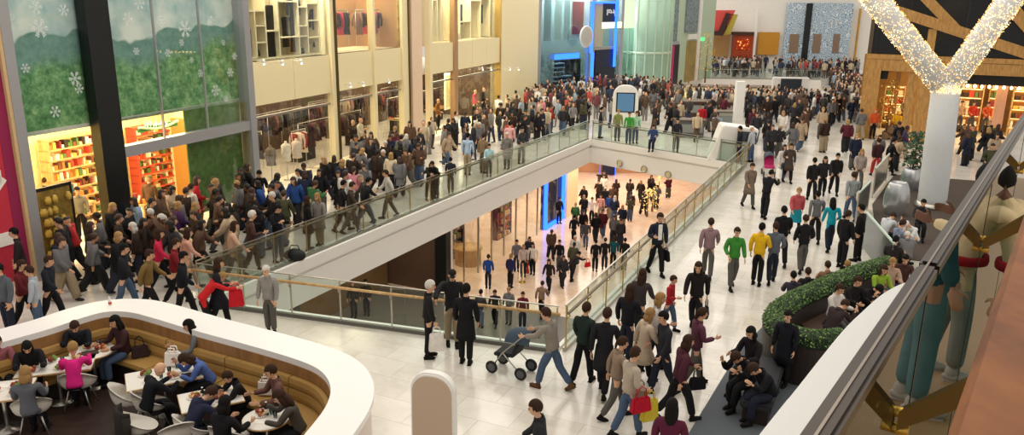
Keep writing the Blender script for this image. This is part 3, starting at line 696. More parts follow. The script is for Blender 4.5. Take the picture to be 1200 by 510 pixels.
# green glass bay (rounded) and pale green pier
PALEG = mat('pale_green_wall', '#b9cdb4', .5, var=.05); MIDG = mat('green_glass_wall', '#a3c4b0', .3, var=.15, vs=.8)
g0, g1 = G(742, 107), G(774, 104); b = MB(); c = (g0+g1)/2+V((0, 2.0, 0)); rad = (g1-g0).length*.62
b.lathe([(rad, .0), (rad, 9)], (c.x, c.y, 0), 28); struct(b.build('wall_green_bay', MIDG))
b = MB(); b.lathe([(rad+.03, 3.0), (rad+.03, 3.25)], (c.x, c.y, 0), 28); struct(b.build('trim_18', PALEG))
b = MB(); [b.box((c.x+rad*math.cos(a), c.y+rad*math.sin(a), 4.5), (.12, .12, 9), a) for a in [PI+.35*i for i in range(10)]]; struct(b.build('trim_19', PALEG))
S3 = frame_of(G(768, 103), G(836, 90))
struct(p1(S3, 'wall_pale', PALEG, 767, -10, 836, 108, d0=0, d1=-.5))
def plaque_mat():
    t = NT('grey_lattice'); v = t.coord('Object'); w = t.add('TexVoronoi'); w.inputs['Scale'].default_value = 2.2; t.ln(v, w.inputs['Vector'])
    t.bsdf(t.ramp(w.outputs['Distance'], [(.2, '#55666c'), (.45, '#8a9a9c'), (.7, '#6c7c82')]), .5); return t.m
PLQ = plaque_mat()
pt(S3, 'lattice_panel', PLQ, 'tall grey lattice panel above the black and pink doorway', 'panel', 776, -8, 795, 49, d0=.15, d1=0)
pt(S3, 'lattice_panel', PLQ, 'grey lattice panel with dark top above the small white sign', 'panel', 805, -8, 819, 38, d0=.15, d1=0)
t = thing('shop_doorway', 'black doorway with a vivid pink vertical band under the lattice panel', 'doorway', S3.P(S3.sz(785, 90)[0], 0, 0))
p1(S3, 'opening', mat('door_black', '#211c20', .5), 776, 53, 795, 104, d0=.1, d1=-.1, parent=t); p1(S3, 'pink_band', mat('hot_pink', '#c9286f', .5), 783, 54, 789, 104, d0=.2, d1=.1, parent=t); p1(S3, 'lintel', GREYM, 775, 49, 796, 53, d0=.2, d1=0, parent=t)
t = thing('shop_doorway', 'gold lit doorway under the small white sign board', 'doorway', S3.P(S3.sz(812, 90)[0], 0, 0))
p1(S3, 'opening', mat('door_gold', '#a08a4a', .5, var=.5, vs=1), 804, 48, 820, 98, d0=.08, d1=-.1, parent=t); p1(S3, 'sign_board', WHITE, 808, 40, 817, 46, d0=.2, d1=0, parent=t)
pt(S3, 'exit_sign', emis('exit_green', '#4fe07a', 2), 'small glowing green exit sign by the golden tree', 'sign', 822, 44, 826, 48, d0=.3, d1=.2)
struct(p1(S3, 'trim_20', WHITE, 819, -8, 821, 100, d0=.25, d1=0))
# ------------------------------------------------------------------ far end
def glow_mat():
    t = NT('glowing_stock'); v = t.coord('Object'); w = t.add('TexVoronoi'); w.inputs['Scale'].default_value = 3.5; t.ln(v, w.inputs['Vector'])
    c = t.ramp(w.outputs['Distance'], [(.1, '#ffd08a'), (.3, '#e0702a'), (.5, '#8a2a16')]); e = t.add('Emission'); e.inputs[1].default_value = 1.2; t.ln(c, e.inputs[0]); t.ln(e.outputs[0], t.out.inputs[0]); return t.m  # stock glows by itself; the shop's brightness is put into its colour
YF = 91.0
def fy(x, y, Y=YF): return aty(x, y, Y)
def far(name, mt, x0, y0, x1, y1, Y=YF, dep=.3, parent=None, z0=None):
    a, c = fy(x0, y1, Y), fy(x1, y0, Y); b = MB(); zz = max(a.z, .02) if z0 is None else z0
    b.hexa([V((a.x, Y, zz)), V((c.x, Y, zz)), V((c.x, Y+dep, zz)), V((a.x, Y+dep, zz))], [V((a.x, Y, c.z)), V((c.x, Y, c.z)), V((c.x, Y+dep, c.z)), V((a.x, Y+dep, c.z))]); return b.build(name, mt, parent)
def fart(name, mt, label, cat, *a, **k): o = far(name, mt, *a, **k); return tag(o, label, cat)
struct(far('wall_far', mat('far_white', '#f4f0e8', .6), 815, -14, 1040, 80, Y=YF+.5, dep=.4))
def azul_mat():
    t = NT('blue_white_pattern'); v = t.coord('Object'); w = t.add('TexVoronoi', feature='DISTANCE_TO_EDGE'); w.inputs['Scale'].default_value = 3.4; t.ln(v, w.inputs['Vector'])
    t.bsdf(t.ramp(w.outputs['Distance'], [(.03, '#eef4f8'), (.09, '#8fb2cc'), (.2, '#5f86a8'), (.3, '#dfeaf2')]), .5); return t.m
t = thing('patterned_facade', 'white shop facade with blue lace pattern and a black vertical band at the far end', 'shop front', V((fy(958, 70).x, YF, 0)))
far('facade', azul_mat(), 916, 4, 1001, 80, parent=t); far('black_band', BLACK, 938, 4, 953, 80, Y=YF-.2, dep=.2, parent=t)
for x0, x1 in ((924, 937), (951.5, 963), (975, 985)): far('window', mat('brown_window', '#8f7763', .4), x0, 40, x1, 62, Y=YF-.1, dep=.1, parent=t)
far('white_letters', WHITE, 974, 24, 976, 33, Y=YF-.1, dep=.1, parent=t); far('white_letters', WHITE, 979, 24, 981, 33, Y=YF-.1, dep=.1, parent=t); far('white_letters', WHITE, 983, 26, 987, 28, Y=YF-.1, dep=.1, parent=t)
fart('gift_display', mat('gold_gift', '#c9963f', .5, var=.7, vs=1.5), 'narrow golden gift display right of the patterned far facade', 'display', 1002, 10, 1010, 62, z0=0.0)
t = thing('storefront', 'red and gold glittering shop front at the far end left of the orange one', 'shop front', V((fy(870, 60).x, YF, 0)))
far('opening', mat('red_glow_shop', '#a5431f', .5, var=.5, vs=1), 857, 38, 884, 68, Y=YF, parent=t); far('stock_glow', glow_mat(), 863, 46, 879, 58, Y=YF-.1, dep=.1, parent=t)
far('sign_strip', mat('strip_brown', '#4a2f22', .5), 857, 37.5, 884, 41, Y=YF-.2, dep=.2, parent=t)
fart('storefront', mat('orange_shop', '#c98e2c', .5, var=.2), 'plain orange gold shop front at the far end left of the blue lace facade', 'shop front', 887, 38, 914, 64)
fart('storefront', mat('tan_shop', '#a8814f', .5, var=.3), 'tan shop opening at the far end under the red wedge awning', 'shop front', 832, 40, 856, 66)
struct(far('column_far', WHITE, 883, 10, 888, 80, Y=YF-.6, dep=.5))
# red and yellow wedge canopy
t = thing('wedge_canopy', 'tilted dark and red wedge canopy high on the far white wall', 'canopy', V((fy(850, 40).x, YF-2, 3)))
for nm, mt, pts in (('red_face', mat('wedge_red', '#d2504a', .5), ((836, 12), (862, 12), (848, 40), (834, 38))), ('dark_edge', mat('wedge_dark', '#3a2420', .5), ((852, 15), (856, 16), (847, 42), (834, 41), (834, 37), (843, 36))), ('yellow_face', mat('wedge_yellow', '#b3a13c', .5, var=.3), ((856, 16), (865, 17), (856, 40), (847, 41)))):
    Yq = YF-(2.2 if nm == 'dark_edge' else 1.8); f = [fy(x, y, Yq) for x, y in pts]; b = MB(); b.hexa(f, [q+V((0, .5, 0)) for q in f]); b.build(nm, mt, t)
# golden tree and white statue in front of the far shops
def glitter_tree(p, h, label, seed, leafm, n=240, r=.7):
    rr = random.Random(seed); t = thing('glitter_tree', label, 'tree', p); b = MB(); b.tube([p, p+V((0, 0, h*.4)), p+V((.05, 0, h*.9))], [.08, .06, .02], 7); b.build('trunk', mat('gold_trunk', '#8a6a3a', .5), t)
    b = MB()
    for k in range(n):
        z = rr.uniform(.25, 1); q = p+V((rr.gauss(0, r*.45*(1.25-z)), rr.gauss(0, r*.45*(1.25-z)), z*h)); s = rr.uniform(.05, .11); d = V((rr.uniform(-1, 1), rr.uniform(-1, 1), rr.uniform(-1, 1))).normalized()*s; e = d.orthogonal().normalized()*s*.5
        b.add([q-d, q+e, q+d, q-e], [(0, 1, 2, 3)])
    o = b.build('foliage', leafm, t, fix=False); o['kind'] = 'stuff'; return t
GOLDL = mat('gold_leaf', '#e0bc55', .4, .2, var=.4)
glitter_tree(G(826, 97), 4.6, 'golden glittering tree beside the small green exit sign', 1, GOLDL, 320, 1.3)
# ------------------------------------------------------------------ lower level
LA, LB = G(527, 342, LZ), G(652, 261, LZ)
SL = frame_of(LA, LB)
CZ = -TH-.02
LL = (LB-LA).length
b = MB(); SL.bx(b, -.0, LL+3, -6, -6.2, LZ, CZ); struct(b.build('wall_lower_shops', mat('lower_back', '#6f5636', .6, var=.3, vs=.8)))
b = MB(); SL.bx(b, 0, LL, -.02, -.04, LZ+.05, CZ); struct(b.build('window_31', GLW))
b = MB()
for s in [LL*k/9 for k in range(10)]: SL.bx(b, s-.03, s+.03, 0, -.08, LZ, CZ)
struct(b.build('trim_21', STEEL))
struct((lambda b: SL.bx(b, -.5, -.05, .1, -.5, LZ, CZ).build('column_dark', BLACK))(MB()))
struct((lambda b: SL.bx(b, -.05, .12, .12, -.3, LZ, CZ).build('trim_22', WHITE))(MB()))
struct((lambda b: SL.bx(b, -.3, -.1, -.4, -6, LZ, CZ).build('wall_lower_side', BACKD))(MB()))
DST = mat('dark_stone_floor', '#6a6862', .35, var=.12, vs=1)
b = MB(); SL.bx(b, -26, -.5, 9, -12, LZ+.005, LZ+.012); struct(b.build('floor_dark', DST))
b = MB(); SL.bx(b, -9, -.5, -3.2, -3.5, LZ, CZ); struct(b.build('wall_dark_recess', mat('recess_wall', '#7a5f3d', .7, var=.6, vs=.5)))
b = MB(); SL.bx(b, -26, -9, -1.5, -2, LZ, CZ); struct(b.build('wall_dark_grey', mat('recess_wall2', '#4d4b46', .6, var=.15)))
def lshelf(s0, s1, d, label, seed, body, lamps=True, rows=6, z1=3.6):
    rr = random.Random(seed); t = thing('shelving_unit', label, 'shelves', SL.P(s0, d, LZ)); b = MB(); SL.bx(b, s0, s1, d-.4, d-.44, LZ, LZ+z1); b.build('back_panel', mat('shelf_back', '#efd49a', .6), t)
    g = MB(); lp = MB()
    for s in (s0, s1-.06): b = MB(); SL.bx(b, s, s+.06, d, d-.4, LZ, LZ+z1); b.build('side_panel', body, t)
    for r in range(rows+1):
        z = LZ+z1*r/rows; b = MB(); SL.bx(b, s0, s1, d, d-.4, z-.02, z+.02); b.build('shelf', body, t)
        if r == rows: break
        if lamps: SL.bx(lp, s0+.1, s1-.1, d-.3, d-.34, z+z1/rows-.08, z+z1/rows-.04)
        s = s0+.1
        while s < s1-.2: w = rr.uniform(.08, .25); SL.bx(g, s, s+w, d-.05, d-.3, z+.02, z+.02+z1/rows*rr.uniform(.3, .75), rr.randrange(9)); s += w+.03
    g.build('goods', GOODC, t)['kind'] = 'stuff'
    if lamps: lp.build('shelf_light', LAMPW, t)
lshelf(LL*.03, LL*.22, -2.6, 'warm lit shelves of the lower shop nearest the dark column', 41, WOODL)
lshelf(LL*.25, LL*.40, -2.2, 'dark lower shop shelves with rows of jars behind glass', 42, DARK, False, 7)
lshelf(LL*.42, LL*.56, -3.4, 'tall lower shop shelves in the middle of the glass front', 43, WOODL)
lshelf(LL*.62, LL*.76, -1.6, 'dark red and purple packed shelves beside the blue neon doorway', 44, mat('plum', '#5a2a3a', .5), True, 9)
t = thing('round_counter', 'round light wood counter inside the lower shop', 'counter', SL.P(LL*.3, -1.2, LZ)); b = MB(); b.lathe([(.7, 0), (.7, .85), (.78, .87), (.78, .95), (0, .95)], SL.P(LL*.3, -1.2, LZ), 22); b.build('body', WOODL, t)
# blue neon doorway of the lower shop
s0, s1 = LL*.86, LL*1.0+1.2
t = thing('neon_doorway', 'lower shop doorway framed in blue neon', 'doorway', SL.P(s0, 0, LZ))
b = MB(); SL.bx(b, s0, s1, -.1, -.3, LZ, CZ); b.build('opening', mat('navy_dark', '#161c2e', .4), t)
for s in (s0, s1-.18): b = MB(); SL.bx(b, s, s+.12, .1, -.1, LZ+.1, CZ); b.build('neon_tube', NEON, t)
b = MB(); SL.bx(b, s0, s1, .1, -.1, LZ+.05, LZ+.2); b.build('neon_tube', NEON, t)
struct((lambda b: SL.bx(b, s1, s1+2.0, .2, -1.5, LZ, CZ).build('column_pale', CREAM))(MB()))
def lowbox(name, mt, x0, y0, x1, y1, Y, dep=.2, parent=None):
    a, c = aty(x0, y1, Y), aty(x1, y0, Y); b = MB(); z0 = max(a.z, LZ+.02); z1 = min(c.z, CZ)
    b.hexa([V((a.x, Y, z0)), V((c.x, Y, z0)), V((c.x, Y+dep, z0)), V((a.x, Y+dep, z0))], [V((a.x, Y, z1)), V((c.x, Y, z1)), V((c.x, Y+dep, z1)), V((a.x, Y+dep, z1))]); return b.build(name, mt, parent)
struct(lowbox('wall_lower_far', mat('lower_far', '#b98a62', .6, var=.35, vs=.6), 670, 150, 900, 240, 64))
t = thing('neon_shop', 'distant lower shop framed by two blue neon bars with a red panel', 'shop front', V((aty(712, 230, 63).x, 63, LZ)))
lowbox('opening', mat('navy_dark', '#161c2e', .4), 704, 180, 722, 236, 63, parent=t)
for x in (702, 720): lowbox('neon_bar', NEON, x, 180, x+2, 226, 62.8, parent=t)
lowbox('red_panel', mat('red_panel', '#c23a4a', .5), 714, 206, 719, 211, 62.7, parent=t)
t = thing('poster_stand', 'dark framed poster standing among lower level shoppers', 'poster', V((aty(706, 225, 58).x, 58, LZ))); lowbox('panel', mat('poster_dark', '#4a4038', .5, var=.5, vs=4), 700, 206, 711, 222, 58, .08, parent=t); lowbox('frame', mat('frame_black', '#26201c', .4), 699, 205, 712, 206.5, 57.95, .14, parent=t)
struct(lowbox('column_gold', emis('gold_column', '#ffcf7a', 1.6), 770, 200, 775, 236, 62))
for i, (x, y) in enumerate(((764, 243), (758, 249), (770, 238))):
    glitter_tree(G(x, y+5, LZ), 1.7+.2*i, ('golden lit shrub nearest the suited man on the lower floor', 'low golden lit shrub beside the escalator rail below', 'golden lit shrub in front of the golden column')[i], 10+i, emis('gold_bulbs', '#ffd27a', 1.5), 60, .8)
struct((lambda b: b.box((5, 62, CZ-.04), (60, 60, .04)).build('ceiling_lower', mat('lower_ceiling', '#e9dfd0', .6)))(MB())) if False else None
# freestanding floor stanchion and outline frame on the dark stone
p = G(612, 331, LZ); b = MB(); b.lathe([(.17, 0), (.17, .03), (.03, .05), (.025, .95), (.05, .98), (.0, 1.0)], p, 14); tag(b.build('stanchion', BRASS, loc=p), 'thin brass queue stanchion standing on the lower floor tiles', 'stanchion')
p = G(467, 388, LZ); t = thing('metal_frame', 'thin pale rectangular frame standing on the dark stone seen through the near glass', 'frame', p)
for q in (-.3, .3): b = MB(); b.box(p+V((q, 0, .95)), (.04, .04, 1.9)); b.build('upright', STEEL, t)
for z in (.75, 1.88): b = MB(); b.box(p+V((0, 0, z)), (.6, .04, .04)); b.build('crossbar', STEEL, t)

# ================================================================== right: timber shop
TIMB = wood('amber_timber', '#9c7038', '#cb9c58', (6, 6, 1.2))
WA = G(1018, 162); S5 = frame_of(WA, WA+V((.903, -.43, 0))*20)
def w5(name, mt, *a, parent=None, **k): return p1(S5, name, mt, *a, parent=parent, **k)
def beam(name, pa, pb, w, dep, d=0, mt=TIMB, parent=None):
    (s0, z0), (s1, z1) = S5.sz(*pa, d), S5.sz(*pb, d); b = MB(); a, c = S5.P(s0, d-dep/2, z0), S5.P(s1, d-dep/2, z1); b.bar(a, c, dep, w, up=(c-a).cross(S5.n)); return b.build(name, mt, parent)
t = thing('timber_front', 'open timber frame of beams, posts and sloping rafters across the shop on the right', 'timber frame', S5.P(0, 0, 0))
LT = S5.sz(1290, 100)[0]
s, z = S5.sz(1100, 74); s_p0, s_p1 = S5.sz(1010, 110)[0], S5.sz(1029, 110)[0]
zb_ = S5.sz(1012, 71)[1]
b = MB(); S5.bx(b, s_p0, LT, .15, -.35, zb_-.5, zb_+.38); b.build('beam', TIMB, t)
b = MB(); S5.bx(b, s_p0, s_p1, .2, -.3, 0, zb_+.1); b.build('post', TIMB, t)
for x0, x1, d in ((1061, 1072, .0), (1073.5, 1092, .12), (1047, 1052, -1.2)): b = MB(); S5.bx(b, S5.sz(x0, 115)[0], S5.sz(x1, 115)[0], d, d-.3, 0, zb_); b.build('post', TIMB, t)
beam('rafter', (1030, 6), (1310, 98), .55, .4, .1, parent=t); beam('rafter', (1070, -18), (1122, 36), .5, .35, 0, parent=t); beam('rafter', (1160, -20), (1230, 60), .6, .4, .05, parent=t)
b = MB(); S5.bx(b, S5.sz(1086, 50)[0], S5.sz(1096, 50)[0], 0, -.25, zb_, S5.sz(1091, 34)[1]); b.build('post', TIMB, t)
for z in (zb_+.1,): b = MB(); S5.bx(b, s_p0, LT, .17, .15, z, z+.02); b.build('joint_line', mat('timber_line', '#7a5630', .6), t)
struct((lambda b: S5.bx(b, s_p0, LT, -.4, -.5, zb_+.3, 11).build('window_32', mat('dark_glazing', '#0e1012', .12, var=.5, vs=.4)))(MB()))
b = MB()
for x in (1028, 1064, 1132, 1170): s = S5.sz(x, 40)[0]; S5.bx(b, s-.03, s+.03, -.36, -.42, zb_+.4, 11)
struct(b.build('trim_23', mat('dark_frame', '#23211f', .4)))
struct((lambda b: S5.bx(b, S5.sz(1094, 95)[0], LT, -.35, -.6, zb_-1.0, zb_-.45).build('trim_24', mat('black_fascia', '#171516', .5)))(MB()))
struct((lambda b: S5.bx(b, S5.sz(1022, 86)[0], S5.sz(1041, 86)[0], -.3, -.5, zb_-1.0, zb_-.5).build('trim_25', mat('black_fascia', '#171516', .5)))(MB()))
WB = mat('warm_shop_back', '#a9793c', .6, var=.35, vs=.7)
struct((lambda b: S5.bx(b, -1, LT, -7, -7.3, 0, zb_).build('wall_timber_shop', WB))(MB()))
struct((lambda b: S5.bx(b, s_p0, s_p0+.2, -.3, -7, 0, 11).build('wall_timber_side', mat('timber_side', '#5a4a38', .6, var=.2)))(MB()))
struct((lambda b: S5.bx(b, s_p0, LT, -.4, -7, zb_-.1, zb_).build('ceiling_timber', mat('dark_ceil', '#3a2f26', .7)))(MB()))
def s5shelf(x0, x1, d, z1, label, seed, rows=6):
    s0, s1 = S5.sz(x0, 130, d)[0], S5.sz(x1, 130, d)[0]; rr = random.Random(seed); t = thing('shelving_unit', label, 'shelves', S5.P(s0, d, 0)); b = MB(); S5.bx(b, s0, s1, d-.4, d-.44, 0, z1); b.build('back_panel', mat('shelf_back2', '#c08a4a', .6), t)
    g = MB(); lp = MB()
    for s in (s0, s1-.06): b = MB(); S5.bx(b, s, s+.06, d, d-.4, 0, z1); b.build('side_panel', WOODL, t)
    for r in range(rows+1):
        z = z1*r/rows; b = MB(); S5.bx(b, s0, s1, d, d-.4, z-.02, z+.02); b.build('shelf', WOODL, t)
        if r == rows: break
        S5.bx(lp, s0+.1, s1-.1, d-.3, d-.34, z+z1/rows-.07, z+z1/rows-.04); s = s0+.1
        while s < s1-.2: w = rr.uniform(.08, .3); S5.bx(g, s, s+w, d-.05, d-.3, z+.02, z+.02+z1/rows*rr.uniform(.3, .8), rr.randrange(9)); s += w+.04
    g.build('goods', GOODC, t)['kind'] = 'stuff'; lp.build('shelf_light', LAMPW, t)
s5shelf(1118, 1150, -5, 3.2, 'lit shelves of outdoor goods in the timber shop, right of the light column', 51)
s5shelf(1156, 1176, -5.5, 3.2, 'lit shelves of outdoor goods in the timber shop, left of the pink column', 52)
s5shelf(1184, 1215, -5, 3.2, 'lit shelves of outdoor goods at the right end of the timber shop', 53)
s5shelf(1034, 1058, -4.5, 2.6, 'lit shelves behind the golden branch tree in the timber shop', 54, 5)
struct(w5('column_pink_shop', mat('pink_lit_stone2', '#e0a888', .5), 1166, 100, 1178, 150, d0=-1.5, d1=-2.1))
glitter_tree(S5.P(S5.sz(1042, 130, -1)[0], -1, 0), 3.3, 'golden branch tree inside the left corner of the timber shop', 60, GOLDL, 260, 1.1)
# log stack and rock under the seated dummy
pz = S5.P(S5.sz(1050, 150, -.5)[0], -.5, 0)
b = MB()
for i, (dx, z) in enumerate(((-.5, .2), (0, .2), (.5, .2), (-.25, .55), (.25, .55))): b.tube([pz+S5.u*dx+S5.n*-.5+V((0, 0, z)), pz+S5.u*dx+S5.n*.6+V((0, 0, z))], .2, 12)
tag(b.build('log_stack', wood('bark', '#5a4028', '#8a6a48', (3, 3, 3)), loc=pz), 'stack of short logs under the yellow hooded dummy in the timber shop corner', 'logs')
for x, lab in ((1125, 'first warm spot cluster under the black fascia'), (1150, 'second warm spot cluster under the black fascia'), (1185, 'third warm spot cluster under the black fascia')):
    t = thing('spot_rail', lab, 'lamp', S5.P(S5.sz(x, 105, -1)[0], -1, zb_-1.05)); s = S5.sz(x, 105, -1)[0]
    b = MB(); S5.bx(b, s-.8, s+.8, -1, -1.05, zb_-1.1, zb_-1.05); b.build('rail', mat('black_fascia', '#171516', .5), t)
    for k in range(5): b = MB(); b.ell(S5.P(s-.7+.35*k, -.98, zb_-1.2), (.07, .07, .09)); b.build('bulb', emis('warm_bulb', '#ffd890', 14), t)

# ------------------------------------------------------------------ Y column with fairy lights
yb = G(1091, 243); fz_ = aty(1108, 96, yb.y+.1)
t = thing('forked_column', 'white Y shaped column wrapped in thousands of warm fairy lights', 'column', yb)
WRAP = mat('white_wrap', '#cfd3d6', .6, var=.06, vs=20)
b = MB(); b.tube([yb, yb+V((0, 0, .4)), V((fz_.x*.5+yb.x*.5, yb.y, fz_.z*.5)), V((fz_.x, yb.y, fz_.z))], [.5, .5, .5, .48], 22); b.build('shaft', WRAP, t)
b = MB(); b.lathe([(.62, 0), (.62, .12), (.54, .2), (.5, .24)], yb, 24); b.build('base', STEEL, t)
fk = V((fz_.x, yb.y, fz_.z-.25)); bl = []
for nm, x, y, dY in (('branch', 1012, -18, .6), ('branch', 1196, -18, -.6)):
    e = aty(x, y, yb.y+dY); e = fk+(e-fk)*1.25; bl.append(e); b = MB(); b.tube([fk, lerp(fk, e, .5), e], [.44, .40, .38], 20); b.build(nm, WRAP, t)
rr = random.Random(4); b = MB()
def bulb(q, r):
    b.add([q+V((r, 0, 0)), q-V((r, 0, 0)), q+V((0, r, 0)), q-V((0, r, 0)), q+V((0, 0, r)), q-V((0, 0, r))], [(0, 2, 4), (2, 1, 4), (1, 3, 4), (3, 0, 4), (2, 0, 5), (1, 2, 5), (3, 1, 5), (0, 3, 5)], rr.randrange(3))
for e in bl:
    d = e-fk; L = d.length; d.normalize(); x = d.orthogonal().normalized(); y = d.cross(x)
    for k in range(3000): a = rr.uniform(0, 2*PI); u = rr.random()**1.0; bulb(fk+d*(u*L)+(x*math.cos(a)+y*math.sin(a))*rr.uniform(.40, .46), rr.uniform(.008, .015))
for k in range(900): a = rr.uniform(0, 2*PI); bulb(fk+V((.49*math.cos(a), .49*math.sin(a), rr.uniform(-.12, .2))), rr.uniform(.007, .014))
o = b.build('fairy_lights', [emis('fairy_warm', '#ffcf7a', 4.5), emis('fairy_white', '#fff0d0', 4), emis('fairy_gold', '#ffb24a', 4.5)], t, fix=False); o['kind'] = 'stuff'
b = MB()
for k in range(700):
    z = rr.random(); a = rr.uniform(0, 2*PI); q = lerp(yb, V((fz_.x, yb.y, fz_.z)), z); bulb(q+V((math.cos(a)*.505, math.sin(a)*.505, 0)), .012)
for m_ in range(3): pass
o = b.build('unlit_bulbs', [WRAP, mat('bulb_clear', '#f4f4f2', .2), STEEL], t, fix=False); o['kind'] = 'stuff'
# ================================================================== cafe booth, lower left
ZC = 1.2
inn_px = [(-90, 430), (-40, 414), (0, 402), (60, 385), (98, 372), (125, 365.5), (152, 366), (180, 373), (230, 388), (300, 407), (352, 423), (376, 435), (387, 452), (383, 474), (362, 503), (325, 545), (285, 590)]
INN = [V((p.x, p.y)) for p in (G(x, y, ZC) for x, y in inn_px)]
INN = smooth_path(INN, 5)
TAN = mat('tan_leather', '#b08a4e', .42, var=.1, vs=2)
t = thing('booth_partition', 'curved white topped cafe partition with oak inside, wrapping the dining booth', 'partition', (INN[40].x, INN[40].y, 0))
b = MB(); b.sweep(INN, [(0, ZC-.13), (.68, ZC-.13), (.70, ZC-.11), (.70, ZC), (0, ZC)], side=1); b.build('counter_top', mat('solid_white', '#f4f3f1', .35, var=.01), t)
b = MB(); b.sweep(INN, [(.02, 0), (.64, 0), (.64, ZC-.13), (.02, ZC-.13)], side=1); b.build('outer_shell', mat('shell_cream', '#e6d9cd', .5, var=.02), t)
b = MB(); b.sweep(INN, [(-.01, .5), (.02, .5), (.02, ZC-.12), (-.01, ZC-.12)], side=1); b.build('oak_panel', OAK, t)
t = thing('banquette', 'tan leather banquette bench running round the inside of the cafe partition', 'bench', (INN[30].x, INN[30].y, 0))
seg = resample(INN, 1.55)
RS = resample(INN, .1); nseg = 16
for i in range(0, len(RS)-2, nseg):
    sub = RS[i:i+nseg+1]
    if len(sub) < 4: continue
    sub = [lerp(sub[0], sub[1], .12)]+sub[1:-1]+[lerp(sub[-1], sub[-2], .12)]
    b = MB(); b.sweep(sub, [(-.02, .46), (-.13, .47), (-.15, .56), (-.13, .66), (-.02, .67)], side=1, sm=False); b.build('back_cushion', TAN, t)
    b = MB(); b.sweep(sub, [(-.02, .68), (-.11, .69), (-.125, .77), (-.10, .86), (-.02, .87)], side=1); b.build('back_roll', TAN, t)
    b = MB(); b.sweep(sub, [(-.04, .34), (-.6, .34), (-.62, .38), (-.6, .45), (-.04, .46)], side=1); b.build('seat_cushion', TAN, t)
b = MB(); b.sweep(RS, [(-.02, 0), (-.54, 0), (-.54, .34), (-.02, .34)], side=1); b.build('plinth', DARK, t)
fl = MB(); pl = [V((p.x, p.y, .008)) for p in INN]
trs = tessellate_polygon([pl]); fl.add(pl, [tuple(q) for q in trs]); struct(fl.build('floor_cafe', wood('dark_cafe_floor', '#2b1f1b', '#41302a', (2, 2, 2), .35)))

TOPW = mat('table_white', '#ece7de', .3, var=.02)
def cafe_table(x, y, label, rnd=None, sz=(.75, .75), rot=0.0, h=.74):
    p = G(x, y, h); p = V((p.x, p.y, 0)); t = thing('cafe_table', label, 'table', p)
    if rnd:
        b = MB(); b.lathe([(rnd-.02, h-.035), (rnd, h-.02), (rnd, h-.004), (rnd-.01, h), (0, h)], p, 32); tp_ = b.build('tabletop', TOPW, t)
        b = MB(); b.lathe([(rnd+.006, h-.032), (rnd+.006, h-.008), (rnd-.002, h-.008), (rnd-.002, h-.032)], p, 32); b.build('edge_band', WOODL, tp_)
    else:
        b = MB(); b.box(p+V((0, 0, h-.018)), (sz[0], sz[1], .036), rot); tp_ = b.build('tabletop', TOPW, t, bevel=.006)
        b = MB(); b.box(p+V((0, 0, h-.02)), (sz[0]+.014, sz[1]+.014, .026), rot); b.build('edge_band', WOODL, tp_)
    b = MB(); b.tube([p+V((0, 0, .03)), p+V((0, 0, h-.04))], .035, 10); pe_ = b.build('pedestal', STEEL, t)
    b = MB(); b.lathe([(.24, 0), (.24, .015), (.05, .04), (.035, .06)], p, 20); b.build('foot', STEEL, pe_)
    return p+V((0, 0, h)), rot
CR = 2.62
T1 = cafe_table(108, 411, 'round white cafe table in the booth corner, with a couple behind it', .40)
T2 = cafe_table(66, 428, 'oblong white cafe table heaped with food, beside the person in pink', None, (1.25, .7), math.radians(18))
T3 = cafe_table(192, 440, 'large oblong white cafe table between the bald man and the woman in blue', None, (.75, 1.25), math.radians(-62))
T4 = cafe_table(247, 466, 'oblong white cafe table with a green bottle', None, (.72, 1.0), math.radians(-62))
T5 = cafe_table(312, 490, 'small round white cafe table at the right end of the booth', .38)
T6 = cafe_table(2, 458, 'white cafe table cut by the left edge of the photo', None, (.9, .8), math.radians(18))
# tub chairs
def make_chair(seat='#dcd6cc'):
    t = thing('tub_chair', 'x', 'chair', (0, 0, 0), 'tub chairs in the cafe')
    b = MB(); nth, nr = 28, 7; rows = []
    for i in range(nth):
        ph = 2*PI*i/nth; back = .5-.5*math.cos(ph)          # ph = 0 front (+Y), pi back
        zr = .47+.36*max(0, back)**1.6; row = []
        for j in range(nr+1):
            u = j/nr; r = .25*math.sin(min(1, u*1.3)*PI/2)+.06*u*u; z = .44+(zr-.44)*max(0, (u-.45)/.55)**1.4
            row.append(V((r*math.sin(ph)*1.0, r*math.cos(ph)*.98+.02, z)))
        rows.append(row)
    o0 = 0
    for th_ in (0, -.018):
        for row in rows: b.v += [q+V((0, 0, th_))+(V((q.x, q.y, 0))*(-th_*2)) for q in row]
    N = nth*(nr+1)
    for k in (0, N):
        for i in range(nth):
            for j in range(nr): b.f.append([k+i*(nr+1)+j, k+((i+1) % nth)*(nr+1)+j, k+((i+1) % nth)*(nr+1)+j+1, k+i*(nr+1)+j+1]); b.mi.append(0); b.sm.append(True)
    for i in range(nth): b.f.append([i*(nr+1)+nr, ((i+1) % nth)*(nr+1)+nr, N+((i+1) % nth)*(nr+1)+nr, N+i*(nr+1)+nr]); b.mi.append(0); b.sm.append(True)
    b.build('shell', mat('shell_white', seat, .35, var=.02), t, fix=False)
    for sx in (-1, 1):
        for sy in (-1, 1): b = MB(); b.tube([(sx*.12, sy*.12, .43), (sx*.23, sy*.22, .02)], [.017, .011], 8); lg_ = b.build('leg', STEEL, t); b = MB(); b.lathe([(.014, 0), (.014, .025), (0, .025)], (sx*.23, sy*.22, 0), 8); b.build('foot_cap', DARK, lg_)
    return t
chair0 = make_chair()
usedc = [False]
def chair(x, y, hd, label, z=.44):
    p = G(x, y, z); p.z = .008
    o = chair0 if not usedc[0] else copy_tree(chair0); usedc[0] = True
    o.location = p; o.rotation_euler = (0, 0, -math.radians(hd)); o['label'] = label; return o
chair(92, 452, -12, 'white tub chair of the diner in the bright pink top')
